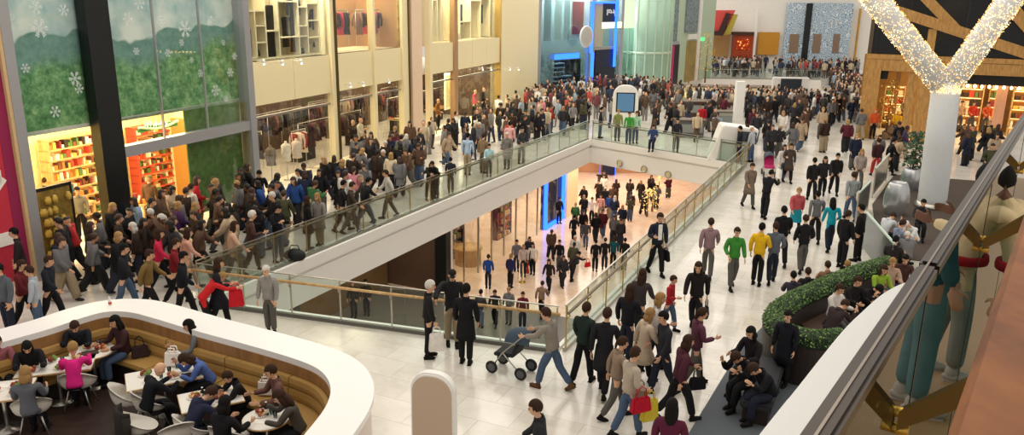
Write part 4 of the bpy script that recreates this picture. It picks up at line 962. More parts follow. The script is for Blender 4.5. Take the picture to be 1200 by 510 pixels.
chair(38, 482, -25, 'white tub chair of the fair haired diner in grey')
chair(150, 470, 60, 'empty white tub chair with a hand hole behind the bald man')
chair(176, 477, 40, 'white tub chair under the bald man in navy')
chair(226, 506, 45, 'white tub chair under the bent man in dark blue')
chair(268, 516, 20, 'white tub chair of the dark haired diner with a fur trim')
cj = chair(160, 503, 50, 'tub chair with a dark jacket draped over its back')
b = MB(); pts = []
for i in range(13):
    ph = PI+(i-6)*.17; pts.append((math.sin(ph), math.cos(ph)))
for zz, r in ((.86, .29), (.84, .315), (.62, .33), (.34, .35)):
    b.v += [V((s*r, c*r+.02, zz)) for s, c in pts]
for zz, r in ((.86, .27), (.5, .27)): b.v += [V((s*r, c*r+.02, zz)) for s, c in pts]
n = 13
for a_, c_ in ((0, 1), (1, 2), (2, 3), (4, 0), (4, 5)):
    for i in range(n-1): b.f.append([a_*n+i, a_*n+i+1, c_*n+i+1, c_*n+i]); b.mi.append(0); b.sm.append(True)
for sg in (-1, 1): b.tube([(sg*.24, -.19, .8), (sg*.31, -.2, .6), (sg*.3, -.22, .36)], [.06, .055, .045], 9)
o = b.build('jacket', FAB); o.location = cj.location; o.rotation_euler = cj.rotation_euler; o.color = lin('#2a2622'); tag(o, 'dark jacket draped over the back of a cafe chair', 'jacket')
chair(210, 512, -30, 'tan wooden backed chair cut by the bottom edge below the bent man')
# table things
PLATE = mat('china', '#f6f3ee', .25, var=.01)
def rel(T, dx, dy): p, r = T; q = M.Rotation(r, 3, 'Z') @ V((dx, dy, 0)); return p+q
tname = {0: 'corner round table', 1: 'food heaped oblong table', 2: 'large middle table', 3: 'green bottle table', 4: 'small round table', 5: 'table at the left photo edge'}
TT = [T1, T2, T3, T4, T5, T6]
plate_me = (lambda b: b.lathe([(.0, .0), (.07, .0), (.12, .018), (.118, .022), (.07, .006), (0, .006)], n=20).mesh('plate', PLATE))(MB())
def food_mesh(seed):
    rr = random.Random(seed); b = MB()
    for k in range(9): b.ell((rr.uniform(-.06, .06), rr.uniform(-.06, .06), .03), (rr.uniform(.018, .04), rr.uniform(.018, .03), rr.uniform(.015, .03)), 8, 6, rr.randrange(4))
    return b.mesh('meal', [mat('food_a', '#b9713a', .6), mat('food_b', '#e3c08a', .6), mat('food_c', '#6f8a3a', .6), mat('food_d', '#8f3a2a', .6)])
FM_ = [food_mesh(i) for i in range(3)]
def simple(me, name, p, label, cat, group=None, rz=0, col=None):
    o = bpy.data.objects.new(name, me); COL.objects.link(o); o.location = p; o.rotation_euler = (0, 0, rz); tag(o, label, cat, group)
    if col: o.color = lin(col)
    return o
for ti, spots in ((0, [(-.15, .1), (.16, .05)]), (1, [(-.4, .18), (-.1, .2), (.3, .2), (-.35, -.15), (.1, -.15), (.42, -.12)]), (2, [(-.15, -.3), (.18, -.25), (.16, .15)]), (3, [(-.12, -.25), (.15, .15)]), (4, [(-.12, .08)]), (5, [(.2, .1), (.25, -.2), (-.1, 0)])):
    for k, (dx, dy) in enumerate(spots):
        p = rel(TT[ti], dx, dy); simple(plate_me, 'plate', p, 'white plate on the %s' % tname[ti], 'plate', 'plates on the %s' % tname[ti])
        simple(FM_[(ti+k) % 3], 'meal', p+V((0, 0, .004)), 'plate of mixed food on the %s' % tname[ti], 'food', 'meals on the %s' % tname[ti], rz=k).scale = (1.35, 1.35, 1.5)
glass_me = (lambda b: b.lathe([(.028, 0), (.036, .12), (.033, .12), (.026, .008), (0, .008)], n=14).mesh('tumbler', glass('tumbler_glass', '#e9f4f4', 1.45, 1)))(MB())
for ti, spots in ((0, [(.02, .22)]), (1, [(.1, .05), (-.2, 0)]), (2, [(-.05, .1), (.1, -.05), (-.2, .25)]), (3, [(-.1, .1), (.05, -.1)]), (4, [(.05, .12), (.15, 0)])):
    for dx, dy in spots: simple(glass_me, 'tumbler', rel(TT[ti], dx, dy), 'clear drinking glass on the %s' % tname[ti], 'glass', 'glasses on the %s' % tname[ti])
def bottle(p, col, label, h=.24):
    b = MB(); b.lathe([(.034, 0), (.036, .01), (.036, h*.6), (.014, h*.8), (.014, h*.94)], n=16); o = b.build('bottle', mat('bottle_'+col[1:], col, .15)); o.location = p; tag(o, label, 'bottle')
    b = MB(); b.lathe([(.016, h*.94), (.016, h), (0, h)], n=12); b.build('cap', WHITE, o); b = MB(); b.lathe([(.0365, h*.2), (.0365, h*.5)], n=16); b.build('paper_label', mat('paper', '#f1ead8', .6), o)
bottle(rel(T4, .05, .05), '#9fc23a', 'yellow green bottle on the oblong cafe table'); bottle(rel(T4, -.05, -.12), '#2a2a22', 'dark bottle beside the yellow green bottle', .2)
bottle(rel(T5, -.02, .1), '#2a2420', 'dark bottle on the small round cafe table'); 
p = G(104, 355, ZC); b = MB(); b.lathe([(.03, 0), (.033, .1), (.028, .13), (.012, .16), (.01, .2), (0, .2)], n=14); o = b.build('condiment_bottle', mat('bottle_white', '#eeeae4', .4)); o.location = V((INN[25].x, INN[25].y, ZC))+V((-.1, .35, 0)); tag(o, 'small white and red bottle standing on the white partition top', 'bottle')
b = MB(); b.lathe([(.0335, .03), (.0335, .08)], n=14); b.build('red_band', mat('red_band', '#c9452e', .5), o)
napk = (lambda b: b.box((0, 0, .002), (.2, .14, .004), 0).mesh('napkin', [FAB]))(MB())
for ti, spots in ((1, [(0, .1), (-.5, 0)]), (2, [(0, .35), (-.15, -.05), (.1, .4)]), (4, [(-.05, -.12), (.12, -.1)]), (5, [(0, .2)])):
    for k, (dx, dy) in enumerate(spots): simple(napk, 'napkin', rel(TT[ti], dx, dy)+V((0, 0, .0005)), 'white paper napkin on the %s' % tname[ti], 'napkin', 'napkins on the %s' % tname[ti], k*.7, '#f3efe8')
trayme = (lambda b: b.box((0, 0, .012), (.3, .2, .02), 0).mesh('tray', [FAB], bevel=.008))(MB())
simple(trayme, 'tray', rel(T1, .02, -.12), 'dark tray on the corner round table', 'tray', None, .5, '#4a3a30'); simple(trayme, 'tray', rel(T3, .22, .42), 'dark tray at the end of the large middle table', 'tray', None, .4, '#3a332d')
def plush_bag(x, y, z, label):
    p = G(x, y, z); t = thing('carrier_bag', label, 'bag', p); b = MB(); b.hexa([V(p)+V(q) for q in ((-.16, -.09, 0), (.16, -.09, 0), (.16, .09, 0), (-.16, .09, 0))], [V(p)+V(q) for q in ((-.14, -.05, .28), (.14, -.05, .28), (.14, .05, .28), (-.14, .05, .28))]); b.build('sack', mat('carrier_white', '#ece4dc', .5, var=.04), t, bevel=.03)
    for y_ in (-.05, .05): b = MB(); b.tube([p+V((-.07, y_, .27)), p+V((-.05, y_, .36)), p+V((.05, y_, .36)), p+V((.07, y_, .27))], .012, 6); b.build('handle', WHITE, t)
    return t
plush_bag(204, 428, .75, 'white carrier bag with loop handles on the large middle cafe table'); plush_bag(313, 462, .47, 'white carrier bag on the bench beside the small round table')
bag('hand', G(165, 418, .47), .5, '#3a2a28', 'dark crumpled handbag on the tan bench near the corner table', hcol='#2a1e1c')

# ================================================================== totems
def totem(p, hd, label, w, h, dep, scr, base_h=0):
    t = thing('information_totem', label, 'sign', p); R = M.Rotation(-math.radians(hd), 3, 'Z'); n = 18
    def prof(wd, hh, off): 
        pts = [(-wd/2, 0), (wd/2, 0)]; r = wd*.42
        for k in range(9): a = PI/2*k/8; pts.append((wd/2*.98-r+r*math.cos(a), hh-r+r*math.sin(a)))
        for k in range(9): a = PI/2+PI/2*k/8; pts.append((-wd/2*.98+r+r*math.cos(a), hh-r+r*math.sin(a)))
        return [p+R @ V((x, off, z)) for x, z in pts]
    b = MB(); b.hexa(prof(w, h, -dep/2), prof(w, h, dep/2)); b.build('body', WHITE, t, bevel=.025)
    if scr:
        q = lambda x, z, o: p+R @ V((x, o, z))
        b = MB(); x0 = w*.36; b.hexa([q(-x0, h*.48, dep/2), q(x0, h*.48, dep/2), q(x0, h*.48, dep/2+.02), q(-x0, h*.48, dep/2+.02)], [q(-x0, h*.86, dep/2), q(x0, h*.86, dep/2), q(x0, h*.86, dep/2+.02), q(-x0, h*.86, dep/2+.02)]); bz_ = b.build('bezel', mat('bezel_black', '#17181a', .3), t)
        x0 = w*.31; b = MB(); b.hexa([q(-x0, h*.5, dep/2+.02), q(x0, h*.5, dep/2+.02), q(x0, h*.5, dep/2+.025), q(-x0, h*.5, dep/2+.025)], [q(-x0, h*.84, dep/2+.02), q(x0, h*.84, dep/2+.02), q(x0, h*.84, dep/2+.025), q(-x0, h*.84, dep/2+.025)]); b.build('screen', emis('screen_blue', '#6f97b4', .7), bz_)
    else:
        b = MB(); b.hexa(prof(w*.9, h*.975, dep/2), prof(w*.9, h*.975, dep/2+.012)); b.build('face_panel', mat('totem_face', '#c3ab95', .6, var=.02), t)
    return t
P0 = G(510, 574); totem(P0, 197, 'near rounded white totem with a blank beige face, cut by the bottom edge', .72, 2.02, .16, False)
P1 = G(731, 160); totem(P1, 186, 'distant rounded white totem with a blue screen in the crowd', 1.45, 2.9, .3, True)
# white angular booth and other furniture near the top of the right balustrade
p = G(852, 186); t = thing('white_pod', 'white faceted pod desk with a laptop beside the balustrade corner', 'desk', p)
b = MB(); b.hexa([p+V((-1.1, -.6, 0)), p+V((.9, -.6, 0)), p+V((1.1, .7, 0)), p+V((-.9, .7, 0))], [p+V((-.5, -.75, 1.75)), p+V((1.25, -.7, 1.55)), p+V((1.3, .6, 1.55)), p+V((-.4, .6, 1.75))]); b.build('body', WHITE, t, bevel=.05)
b = MB(); b.hexa([p+V((.2, -.76, 1.0)), p+V((1.1, -.74, .95)), p+V((1.1, -.70, .95)), p+V((.2, -.70, 1.0))], [p+V((.2, -.80, 1.5)), p+V((1.12, -.78, 1.42)), p+V((1.12, -.72, 1.42)), p+V((.2, -.74, 1.5))]); b.build('screen', mat('screen_dark', '#3a4148', .2), t)
struct((lambda b: b.box(V((G(863, 152).x, G(863, 152).y, 1.45)), (.5, .5, 2.9)).build('column_white', WHITE))(MB()))
p = G(923, 128); t = thing('sign_stand', 'white framed stand with a black screen near the far white fascia', 'sign', p)
b = MB(); b.box(p+V((0, 0, 1.15)), (2.6, .3, 2.3)); b.build('frame', WHITE, t, bevel=.05); b = MB(); b.box(p+V((0, -.16, 1.3)), (1.5, .03, 1.8)); b.build('screen', mat('screen_dark', '#3a4148', .2), t); 
for (x, y, w, d, h, lab, mt) in ((828, 136, 3.4, 1.4, 1.0, 'long dark wood kiosk counter in the crowd left of the white column', mat('kiosk_brown', '#4a3428', .5)), (806, 160, 1.6, .8, .95, 'dark glass fronted kiosk case behind the person in red', mat('kiosk_grey', '#5c5a58', .4)), (849, 150, 1.2, .8, 1.0, 'small pale kiosk case beside the white column', mat('kiosk_pale', '#a9a79a', .4)), (845, 118, 8, 1.5, 1.1, 'long cream bar counter with a lit front below the far fascia', CREAM)):
    p = G(x, y); t = thing('kiosk_counter', lab, 'counter', p); b = MB(); b.box(p+V((0, 0, h/2)), (w, d, h)); b.build('body', mt, t, bevel=.02); b = MB(); b.box(p+V((0, 0, h+.03)), (w+.12, d+.12, .06)); b.build('worktop', mat('kiosk_top', '#6b5a4c', .4), t, bevel=.01)
    b = MB(); b.box(p+V((0, -d/2-.01, h*.55)), (w*.92, .02, h*.5)); b.build('front_panel', emis('counter_glow', '#ffdc9a', 1.2) if w > 5 else mat('case_glass', '#8a8f8c', .15), t)

# ================================================================== right hand seating island
hp = [(1041, 309), (1012, 318), (982, 329), (955, 341), (931, 352), (915, 363), (908, 374), (915, 387), (935, 395), (960, 399), (985, 396)]
ZH = .95
HPt = smooth_path([V((G(x, y, ZH).x, G(x, y, ZH).y)) for x, y in hp], 5)
t = thing('hedge_planter', 'curved dark planter trough with a clipped green hedge around the seating island', 'planter', (HPt[30].x, HPt[30].y, 0))
b = MB(); b.sweep(HPt, [(-.24, 0), (.24, 0), (.24, ZH-.12), (-.24, ZH-.12)]); b.build('trough', mat('trough_brown', '#2e2521', .5), t)
rr = random.Random(21); b = MB(); core = MB(); core.sweep(HPt, [(-.2, ZH-.14), (.2, ZH-.14), (.2, ZH+.1), (.12, ZH+.16), (-.12, ZH+.16), (-.2, ZH+.1)]); core.build('hedge_core', mat('hedge_dark', '#20301a', .8, var=.4), t)
RSH = resample(HPt, .02)
for i in range(len(RSH)-1):
    p, q = RSH[i], RSH[i+1]; d = (q-p).normalized(); n = V((-d.y, d.x))
    for k in range(16):
        a = rr.uniform(-.35, PI+.35); rad = rr.uniform(.19, .27); c = V((p.x, p.y, ZH+.0))+V((n.x, n.y, 0))*math.cos(a)*rad+V((0, 0, max(-.1, math.sin(a)*.2)))
        u = V((rr.uniform(-1, 1), rr.uniform(-1, 1), rr.uniform(-.6, 1))).normalized(); w = u.orthogonal().normalized(); s = rr.uniform(.018, .034)
        b.add([c-u*s, c+w*s*.55, c+u*s, c-w*s*.55], [(0, 1, 2, 3)], rr.randrange(3))
o = b.build('hedge_leaves', [mat('leaf_a', '#4d7038', .6, var=.2), mat('leaf_b', '#7c9a55', .6, var=.2), mat('leaf_c', '#2f4c27', .6, var=.2)], t, fix=False); o['kind'] = 'stuff'
# bench inside
bp = [V((p.x, p.y)) for p in (G(x, y, .45) for x, y in ((1046, 330), (1015, 340), (985, 352), (958, 366), (950, 380), (968, 390)))]
bp = smooth_path(bp, 4); t = thing('island_bench', 'dark curved bench following the inside of the hedge planter', 'bench', (bp[8].x, bp[8].y, 0))
b = MB(); b.sweep(bp, [(-.22, .38), (.24, .38), (.24, .46), (-.22, .46)]); b.build('seat', mat('bench_brown', '#4a372c', .5), t); b = MB(); b.sweep(bp, [(-.15, 0), (.18, 0), (.18, .38), (-.15, .38)]); b.build('base', DARK, t)
# dark carpet strips and seat by the bottom edge
c4 = [G(866, 412), G(905, 372), G(1010, 400), G(980, 640), G(788, 540)]
CARP = mat('dark_carpet', '#5a6066', .9, var=.15, vs=30)
b = MB(); b.prism([(p.x, p.y) for p in c4], .0, .02); struct(b.build('floor_carpet', CARP))
c5 = [G(1030, 300), G(1022, 240), G(1048, 205), G(1180, 215), G(1180, 320)]; b = MB(); b.prism([(p.x, p.y) for p in c5], 0, .02); struct(b.build('floor_carpet_island', mat('brown_carpet', '#4b4039', .9, var=.15, vs=20)))
p = G(890, 452, .0); p = G(893, 470); t = thing('backless_seat', 'dark upholstered bench under the huddled people in dark coats', 'bench', p); a_ = math.radians(-52)
b = MB(); b.box(p+V((0, 0, .40)), (.55, 2.2, .12), math.radians(-25)); b.build('cushion', mat('bench_black', '#26262a', .6), t, bevel=.03); b = MB(); b.box(p+V((0, 0, .17)), (.45, 2.0, .34), math.radians(-25)); b.build('base', DARK, t)
# pale green glass screens
def gscreen(a, c, label, h=1.15):
    a, c = G(*a), G(*c); t = thing('glass_screen', label, 'screen', a); d = (c-a).normalized(); n = V((-d.y, d.x, 0))*.012
    b = MB(); b.hexa([a-n+V((0, 0, .1)), c-n+V((0, 0, .1)), c+n+V((0, 0, .1)), a+n+V((0, 0, .1))], [a-n+V((0, 0, h)), c-n+V((0, 0, h)), c+n+V((0, 0, h)), a+n+V((0, 0, h))]); b.build('pane', glass('frosted_screen', '#b7d6c8', 1.5, 1.2, .25), t)
    b = MB(); b.bar(a+V((0, 0, h)), c+V((0, 0, h)), .05, .05); b.build('top_edge', mat('pale_green_edge', '#cfe6da', .3), t)
    for q in (a, lerp(a, c, .98)): b = MB(); b.bar(q, q+V((0, 0, h)), .05, .05, up=d); b.build('post', STEEL, t)
gscreen((1010, 292), (1041, 335), 'pale green glass screen ending at the hedge, beside the dark coated pair', 1.2)
gscreen((1002, 262), (1016, 246), 'short pale green glass screen behind the dark coated pair', 1.1)
gscreen((1022, 232), (1038, 212), 'pale green glass screen left of the silver pot', 1.2)
# silver sculpted pots and shrubs
def pot(p, label, r=.42, h=1.2, leaves=0, seed=0):
    t = thing('silver_pot', label, 'planter', p); b = MB(); n = 32; rows = []
    for z, q in ((0, .72), (.08, .8), (.3, .98), (.55, 1.0), (.8, .9), (.95, .74), (1, .66), (.97, .58), (.8, .5)):
        rows.append([p+V(((r*q*(1+.10*math.cos(4*2*PI*k/n))*math.cos(2*PI*k/n)), (r*q*(1+.10*math.cos(4*2*PI*k/n))*math.sin(2*PI*k/n)), z*h)) for k in range(n)])
    for rw in rows: b.v += rw
    for i in range(len(rows)-1):
        for k in range(n): b.f.append([i*n+k, i*n+(k+1) % n, (i+1)*n+(k+1) % n, (i+1)*n+k]); b.mi.append(0); b.sm.append(True)
    b.build('pot', mat('silver', '#c3c5c8', .28, .75, var=.04), t)
    b = MB(); b.lathe([(r*.5, h*.8), (0, h*.82)], p, 20); b.build('soil', DARK, t)
    if leaves:
        rr = random.Random(seed); b = MB(); b.tube([p+V((0, 0, h*.8)), p+V((.03, 0, h+1.3))], [.04, .02], 6); b.build('stem', mat('stem_brown', '#4a3a28', .7), t); b = MB()
        for k in range(leaves):
            c = p+V((0, 0, h+.75))+V((rr.gauss(0, .22), rr.gauss(0, .22), rr.uniform(-.7, .75))); u = V((rr.uniform(-1, 1), rr.uniform(-1, 1), rr.uniform(-.5, 1))).normalized(); w = u.orthogonal().normalized(); s = rr.uniform(.06, .12)
            b.add([c-u*s, c+w*s*.5, c+u*s, c-w*s*.5], [(0, 1, 2, 3)], rr.randrange(2))
        o = b.build('foliage', [mat('leaf_d', '#1f3d26', .5, var=.3), mat('leaf_e', '#3b6440', .5, var=.3)], t, fix=False); o['kind'] = 'stuff'
pot(G(1048, 251), 'big sculpted silver pot on dark carpet left of the forked column')
pot(G(1066, 222), 'silver pot holding a dark leafy shrub beside the forked column', .4, .9, 420, 5)
# ================================================================== upper gallery beside the camera
ZU = H-1.6
VPX = ray(1285, 8); hd = V((VPX.x, VPX.y, 0)).normalized(); hr = V((hd.y, -hd.x, 0))     # along and to the right of the rail
def U(a, p, z): q = hd*a+hr*p; return V((q.x, q.y, z))
PG = -.19; a0, a1 = -1.2, 9.0
def ubox(b, p0, p1, z0, z1, aa=a0, ab=a1, m=0): return b.hexa([U(aa, p0, z0), U(ab, p0, z0), U(ab, p1, z0), U(aa, p1, z0)], [U(aa, p0, z1), U(ab, p0, z1), U(ab, p1, z1), U(aa, p1, z1)], m)
b = MB(); ubox(b, PG-.12, 4, ZU-.45, ZU); struct(b.build('floor_gallery', mat('tan_gallery_floor', '#b9986c', .35, var=.05, vs=2)))
fo = [G(x, y, ZU-.06) for x, y in ((880, 522), (930, 460), (985, 391), (1012, 364), (1034, 345), (1056, 333), (1082, 326))]
fo = [U(-1.2, (fo[0].dot(hr)), 0)]+fo
pts = [V((p.x, p.y, 0)) for p in smooth_path(fo, 4)]
poly = pts+[U(pts[-1].dot(hd)+.1, PG-.1, 0), U(-1.2, PG-.1, 0)]
o3 = [V((p.x, p.y, 0)) for p in poly]; tr = tessellate_polygon([o3]); b = MB()
for z, fl_ in ((ZU-.06, 0), (ZU-.5, 1)):
    b.add([V((p.x, p.y, z)) for p in o3], [tuple(q) for q in tr])
N = len(o3)
for i in range(N): a, c = o3[i], o3[(i+1) % N]; b.quad(V((a.x, a.y, ZU-.5)), V((c.x, c.y, ZU-.5)), V((c.x, c.y, ZU-.06)), V((a.x, a.y, ZU-.06)))
struct(b.build('trim_30', mat('fascia_white', '#f3f2f0', .4, var=.01)))
t = thing('gallery_balustrade', 'dark capped glass balustrade with brass brackets and wooden rail in the foreground', 'balustrade', U(1, PG, ZU))
zc = H-.5
GLG = glass('gallery_glass', '#cfe3dc', 1.55, 1.15)
aj = [-1.2]
for x, y in ((1072, 410), (1140, 330)):
    p = onp(x, y, U(0, PG, 0), U(1, PG, 0)); aj.append(p.dot(hd))
aj += [aj[-1]+1.6, aj[-1]+3.2, a1]
for i in range(len(aj)-1): b = MB(); ubox(b, PG-.006, PG+.006, ZU-.05, zc-.028, aj[i]+.006, aj[i+1]-.006); b.build('glass_panel', GLG, t)
for a in aj[1:-1]: b = MB(); ubox(b, PG-.007, PG+.007, ZU-.05, zc-.04, a-.006, a+.006); b.build('joint', mat('joint_black', '#101210', .4), t)
b = MB(); ubox(b, PG-.019, PG+.019, zc-.03, zc, a0, aj[1]-.004); b.build('cap_rail', BRONZE, t, bevel=.006)
b = MB(); ubox(b, PG-.019, PG+.019, zc-.03, zc, aj[1]+.012, a1); b.build('cap_rail', BRONZE, t, bevel=.006)
b = MB(); ubox(b, PG-.002, PG+.002, zc, zc+.003); b.build('cap_line', mat('cap_line', '#8f8377', .3, .6), t)
b = MB(); WE = (onp, 0); e1 = G(1114, 500, H-.47).dot(hr); prof = [(e1, -.02), (e1+.012, -.002), (e1+.05, 0), (.12, 0), (.15, -.02), (.15, -.16), (.1, -.19), (0, -.19), (e1+.01, -.15)]
zr_ = H-.45
vs = [[U(a, p+.0, zr_+z) for p, z in prof] for a in (-.6, 3.2)]; b.hexa(vs[0], vs[1]); b.build('wood_rail', wood('orange_wood', '#5e2f12', '#a2622a', (3, 1.2, 9), .65), t)
BZ = mat('bracket_bronze', '#8a6a35', .4, .5)
for a in (aj[1]-.17, aj[2]-.0, aj[3], aj[4]):
    for da in (0,):
        b = MB(); b.hexa([U(a-.012, PG+.01, zc-.285), U(a+.012, PG+.01, zc-.285), U(a+.012, e1+.03, zc-.16), U(a-.012, e1+.03, zc-.16)], [U(a-.012, PG+.01, zc-.245), U(a+.012, PG+.01, zc-.245), U(a+.012, e1+.03, zc-.1), U(a-.012, e1+.03, zc-.1)]); b.build('bracket', BZ, t)
        for dz in (-.285, -.25): b = MB(); b.tube([U(a, PG-.015, zc+dz), U(a, PG+.03, zc+dz)], .011, 10); b.build('clamp', BRASS, t)
# ================================================================== people
def rotx(v, a, piv):
    c, s = math.cos(a), math.sin(a); d = v-piv
    return piv+V((d.x, d.y*c-d.z*s, d.y*s+d.z*c))
def joints(th=(0, 0), kn=(0, 0), sw=(5, 5), el=(12, 12), ab=(8, 8), lean=0, nod=8, turn=0):
    R = math.radians; J = {}
    J['pel'] = V((0, 0, .95)); hipz = .90
    low = 9
    for i, sd in ((0, -1), (1, 1)):
        h = V((sd*.085, 0, hipz)); a = R(th[i]); k = h+V((sd*.012, math.sin(a), -math.cos(a)))*.415
        b_ = a-R(kn[i]); an = k+V((0, math.sin(b_), -math.cos(b_)))*.41
        J['hip%d' % i], J['kne%d' % i], J['ank%d' % i] = h, k, an
        J['shin%d' % i] = b_; low = min(low, an.z)
    for k in J:
        if isinstance(J[k], V): J[k].z += .085-low
    P = J['pel']; up = {'wai': V((0, 0, .14)), 'che': V((0, .012, .33)), 'nkb': V((0, -.005, .49)), 'nkt': V((0, .015, .56)), 'hed': V((0, .03, .665)), 'sh0': V((-.185, -.005, .455)), 'sh1': V((.185, -.005, .455))}
    for k, q in up.items(): J[k] = rotx(P+q, -R(lean), P)
    for k in ('nkt', 'hed'): J[k] = rotx(J[k], -R(nod), J['nkb'])
    J['hrot'] = R(lean+nod); J['lean'] = R(lean)
    for i, sd in ((0, -1), (1, 1)):
        a, e, b_ = R(sw[i]), R(el[i]), R(ab[i]); dr = V((sd*math.sin(b_), math.sin(a)*math.cos(b_), -math.cos(a)*math.cos(b_)))
        J['elb%d' % i] = J['sh%d' % i]+dr*.29; ae = a+e
        df = V((sd*math.sin(b_)*.3-sd*.12*min(1, el[i]/60), math.sin(ae), -math.cos(ae))).normalized(); J['wri%d' % i] = J['elb%d' % i]+df*.25; J['fd%d' % i] = df
    return J
def skin(name, verts, edges, radii, mats, sub=1, root=0, keep=False):
    me = bpy.data.meshes.new(name); me.from_pydata([tuple(v) for v in verts], edges, []); o = bpy.data.objects.new(name, me); COL.objects.link(o)
    md = o.modifiers.new('s', 'SKIN'); md.use_smooth_shade = True; md.branch_smoothing = .6
    sv = me.skin_vertices[0].data
    for i, r in enumerate(radii): sv[i].radius = r if isinstance(r, tuple) else (r, r); sv[i].use_root = (i == root)
    if sub: m_ = o.modifiers.new('d', 'SUBSURF'); m_.levels = sub; m_.render_levels = sub
    dg = bpy.context.evaluated_depsgraph_get(); out = bpy.data.meshes.new_from_object(o.evaluated_get(dg)); bpy.data.objects.remove(o); bpy.data.meshes.remove(me)
    out.name = name; out.materials.clear()
    for m_ in mats: out.materials.append(m_)
    return out
class Sk:
    def __init__(s): s.v, s.e, s.r = [], [], []
    def p(s, v, r, par=None):
        s.v.append(V(v)); s.r.append(r); i = len(s.v)-1
        if par is not None: s.e.append((par, i))
        return i
SKINM = {k: mat('skin_'+k, c, .55, var=.05) for k, c in (('a', '#d9a988'), ('b', '#c08a66'), ('c', '#6b4630'))}
HAIRM = {k: mat('hair_'+k, c, .6, var=.25, vs=30) for k, c in (('black', '#17130f'), ('brown', '#3a261a'), ('fair', '#a37f4e'), ('grey', '#c9c3ba'), ('cap', '#1a1a1c'))}
SHOEM = {'dark': mat('shoe_dark', '#1a1614', .5), 'boot': mat('shoe_boot', '#5a3a26', .5), 'light': mat('shoe_light', '#c9c4bc', .5)}
LEGC = {'black': '#19191c', 'navy': '#232838', 'denim': '#4a5c78', 'grey': '#5a5854', 'beige': '#9a8a70'}
EYEM = mat('eye_dark', '#1c1512', .3); LIPM = mat('lip', '#9a5248', .5)

def mesh_of(MBo, name, mats): return MBo.mesh(name, mats)
def head_parts(J, b, slot=0):
    """skull, jaw, nose and ears as one closed set of forms around the head joint"""
    R = M.Rotation(-J['hrot'], 3, 'X'); c = J['hed']
    b.ell(c+R @ V((0, -.008, .02)), (.076, .096, .105), 14, 10, slot, R); b.ell(c+R @ V((0, .022, -.045)), (.056, .066, .072), 12, 8, slot, R)
    b.ell(c+R @ V((0, .095, -.015)), (.013, .020, .026), 8, 6, slot, R)
    for sg in (-1, 1): b.ell(c+R @ V((sg*.077, -.005, -.01)), (.011, .02, .03), 8, 6, slot, R)
def hand_parts(J, i, b, slot=0, curl=.5, fingers=True):
    w, d = J['wri%d' % i], J['fd%d' % i]; sd = -1 if i == 0 else 1
    side = V((0, 1, 0))-d*d.y
    if side.length < .2: side = V((0, 0, 1))-d*d.z
    side.normalize(); pal = V((-sd, 0, 0)); pal = (pal-d*pal.dot(d)-side*pal.dot(side)).normalized()
    R = M((side, pal, d)).transposed(); b.ell(w+d*.05, (.040, .017, .055), 10, 8, slot, R)
    if not fingers: b.ell(w+d*.115+pal*.01, (.034, .016, .05), 8, 6, slot, R); return
    for k, (o, L) in enumerate(((.028, .068), (.010, .078), (-.009, .072), (-.027, .056))):
        p0 = w+d*.088+side*o; d1 = (d+pal*curl*.5).normalized(); p1 = p0+d1*L*.5; d2 = (d+pal*curl*1.6).normalized(); p2 = p1+d2*L*.35; p3 = p2+(d+pal*curl*2.6).normalized()*L*.25
        b.tube([p0-d*.02, p0, p1, p2, p3], [.0095, .0095, .009, .008, .005], 7, slot)
    p0 = w+d*.03+side*.03; p1 = p0+(side*.8+d*.7+pal*.3).normalized()*.04; p2 = p1+(d+side*.25+pal*.4).normalized()*.035; b.tube([p0, p1, p2], [.012, .0105, .007], 7, slot)
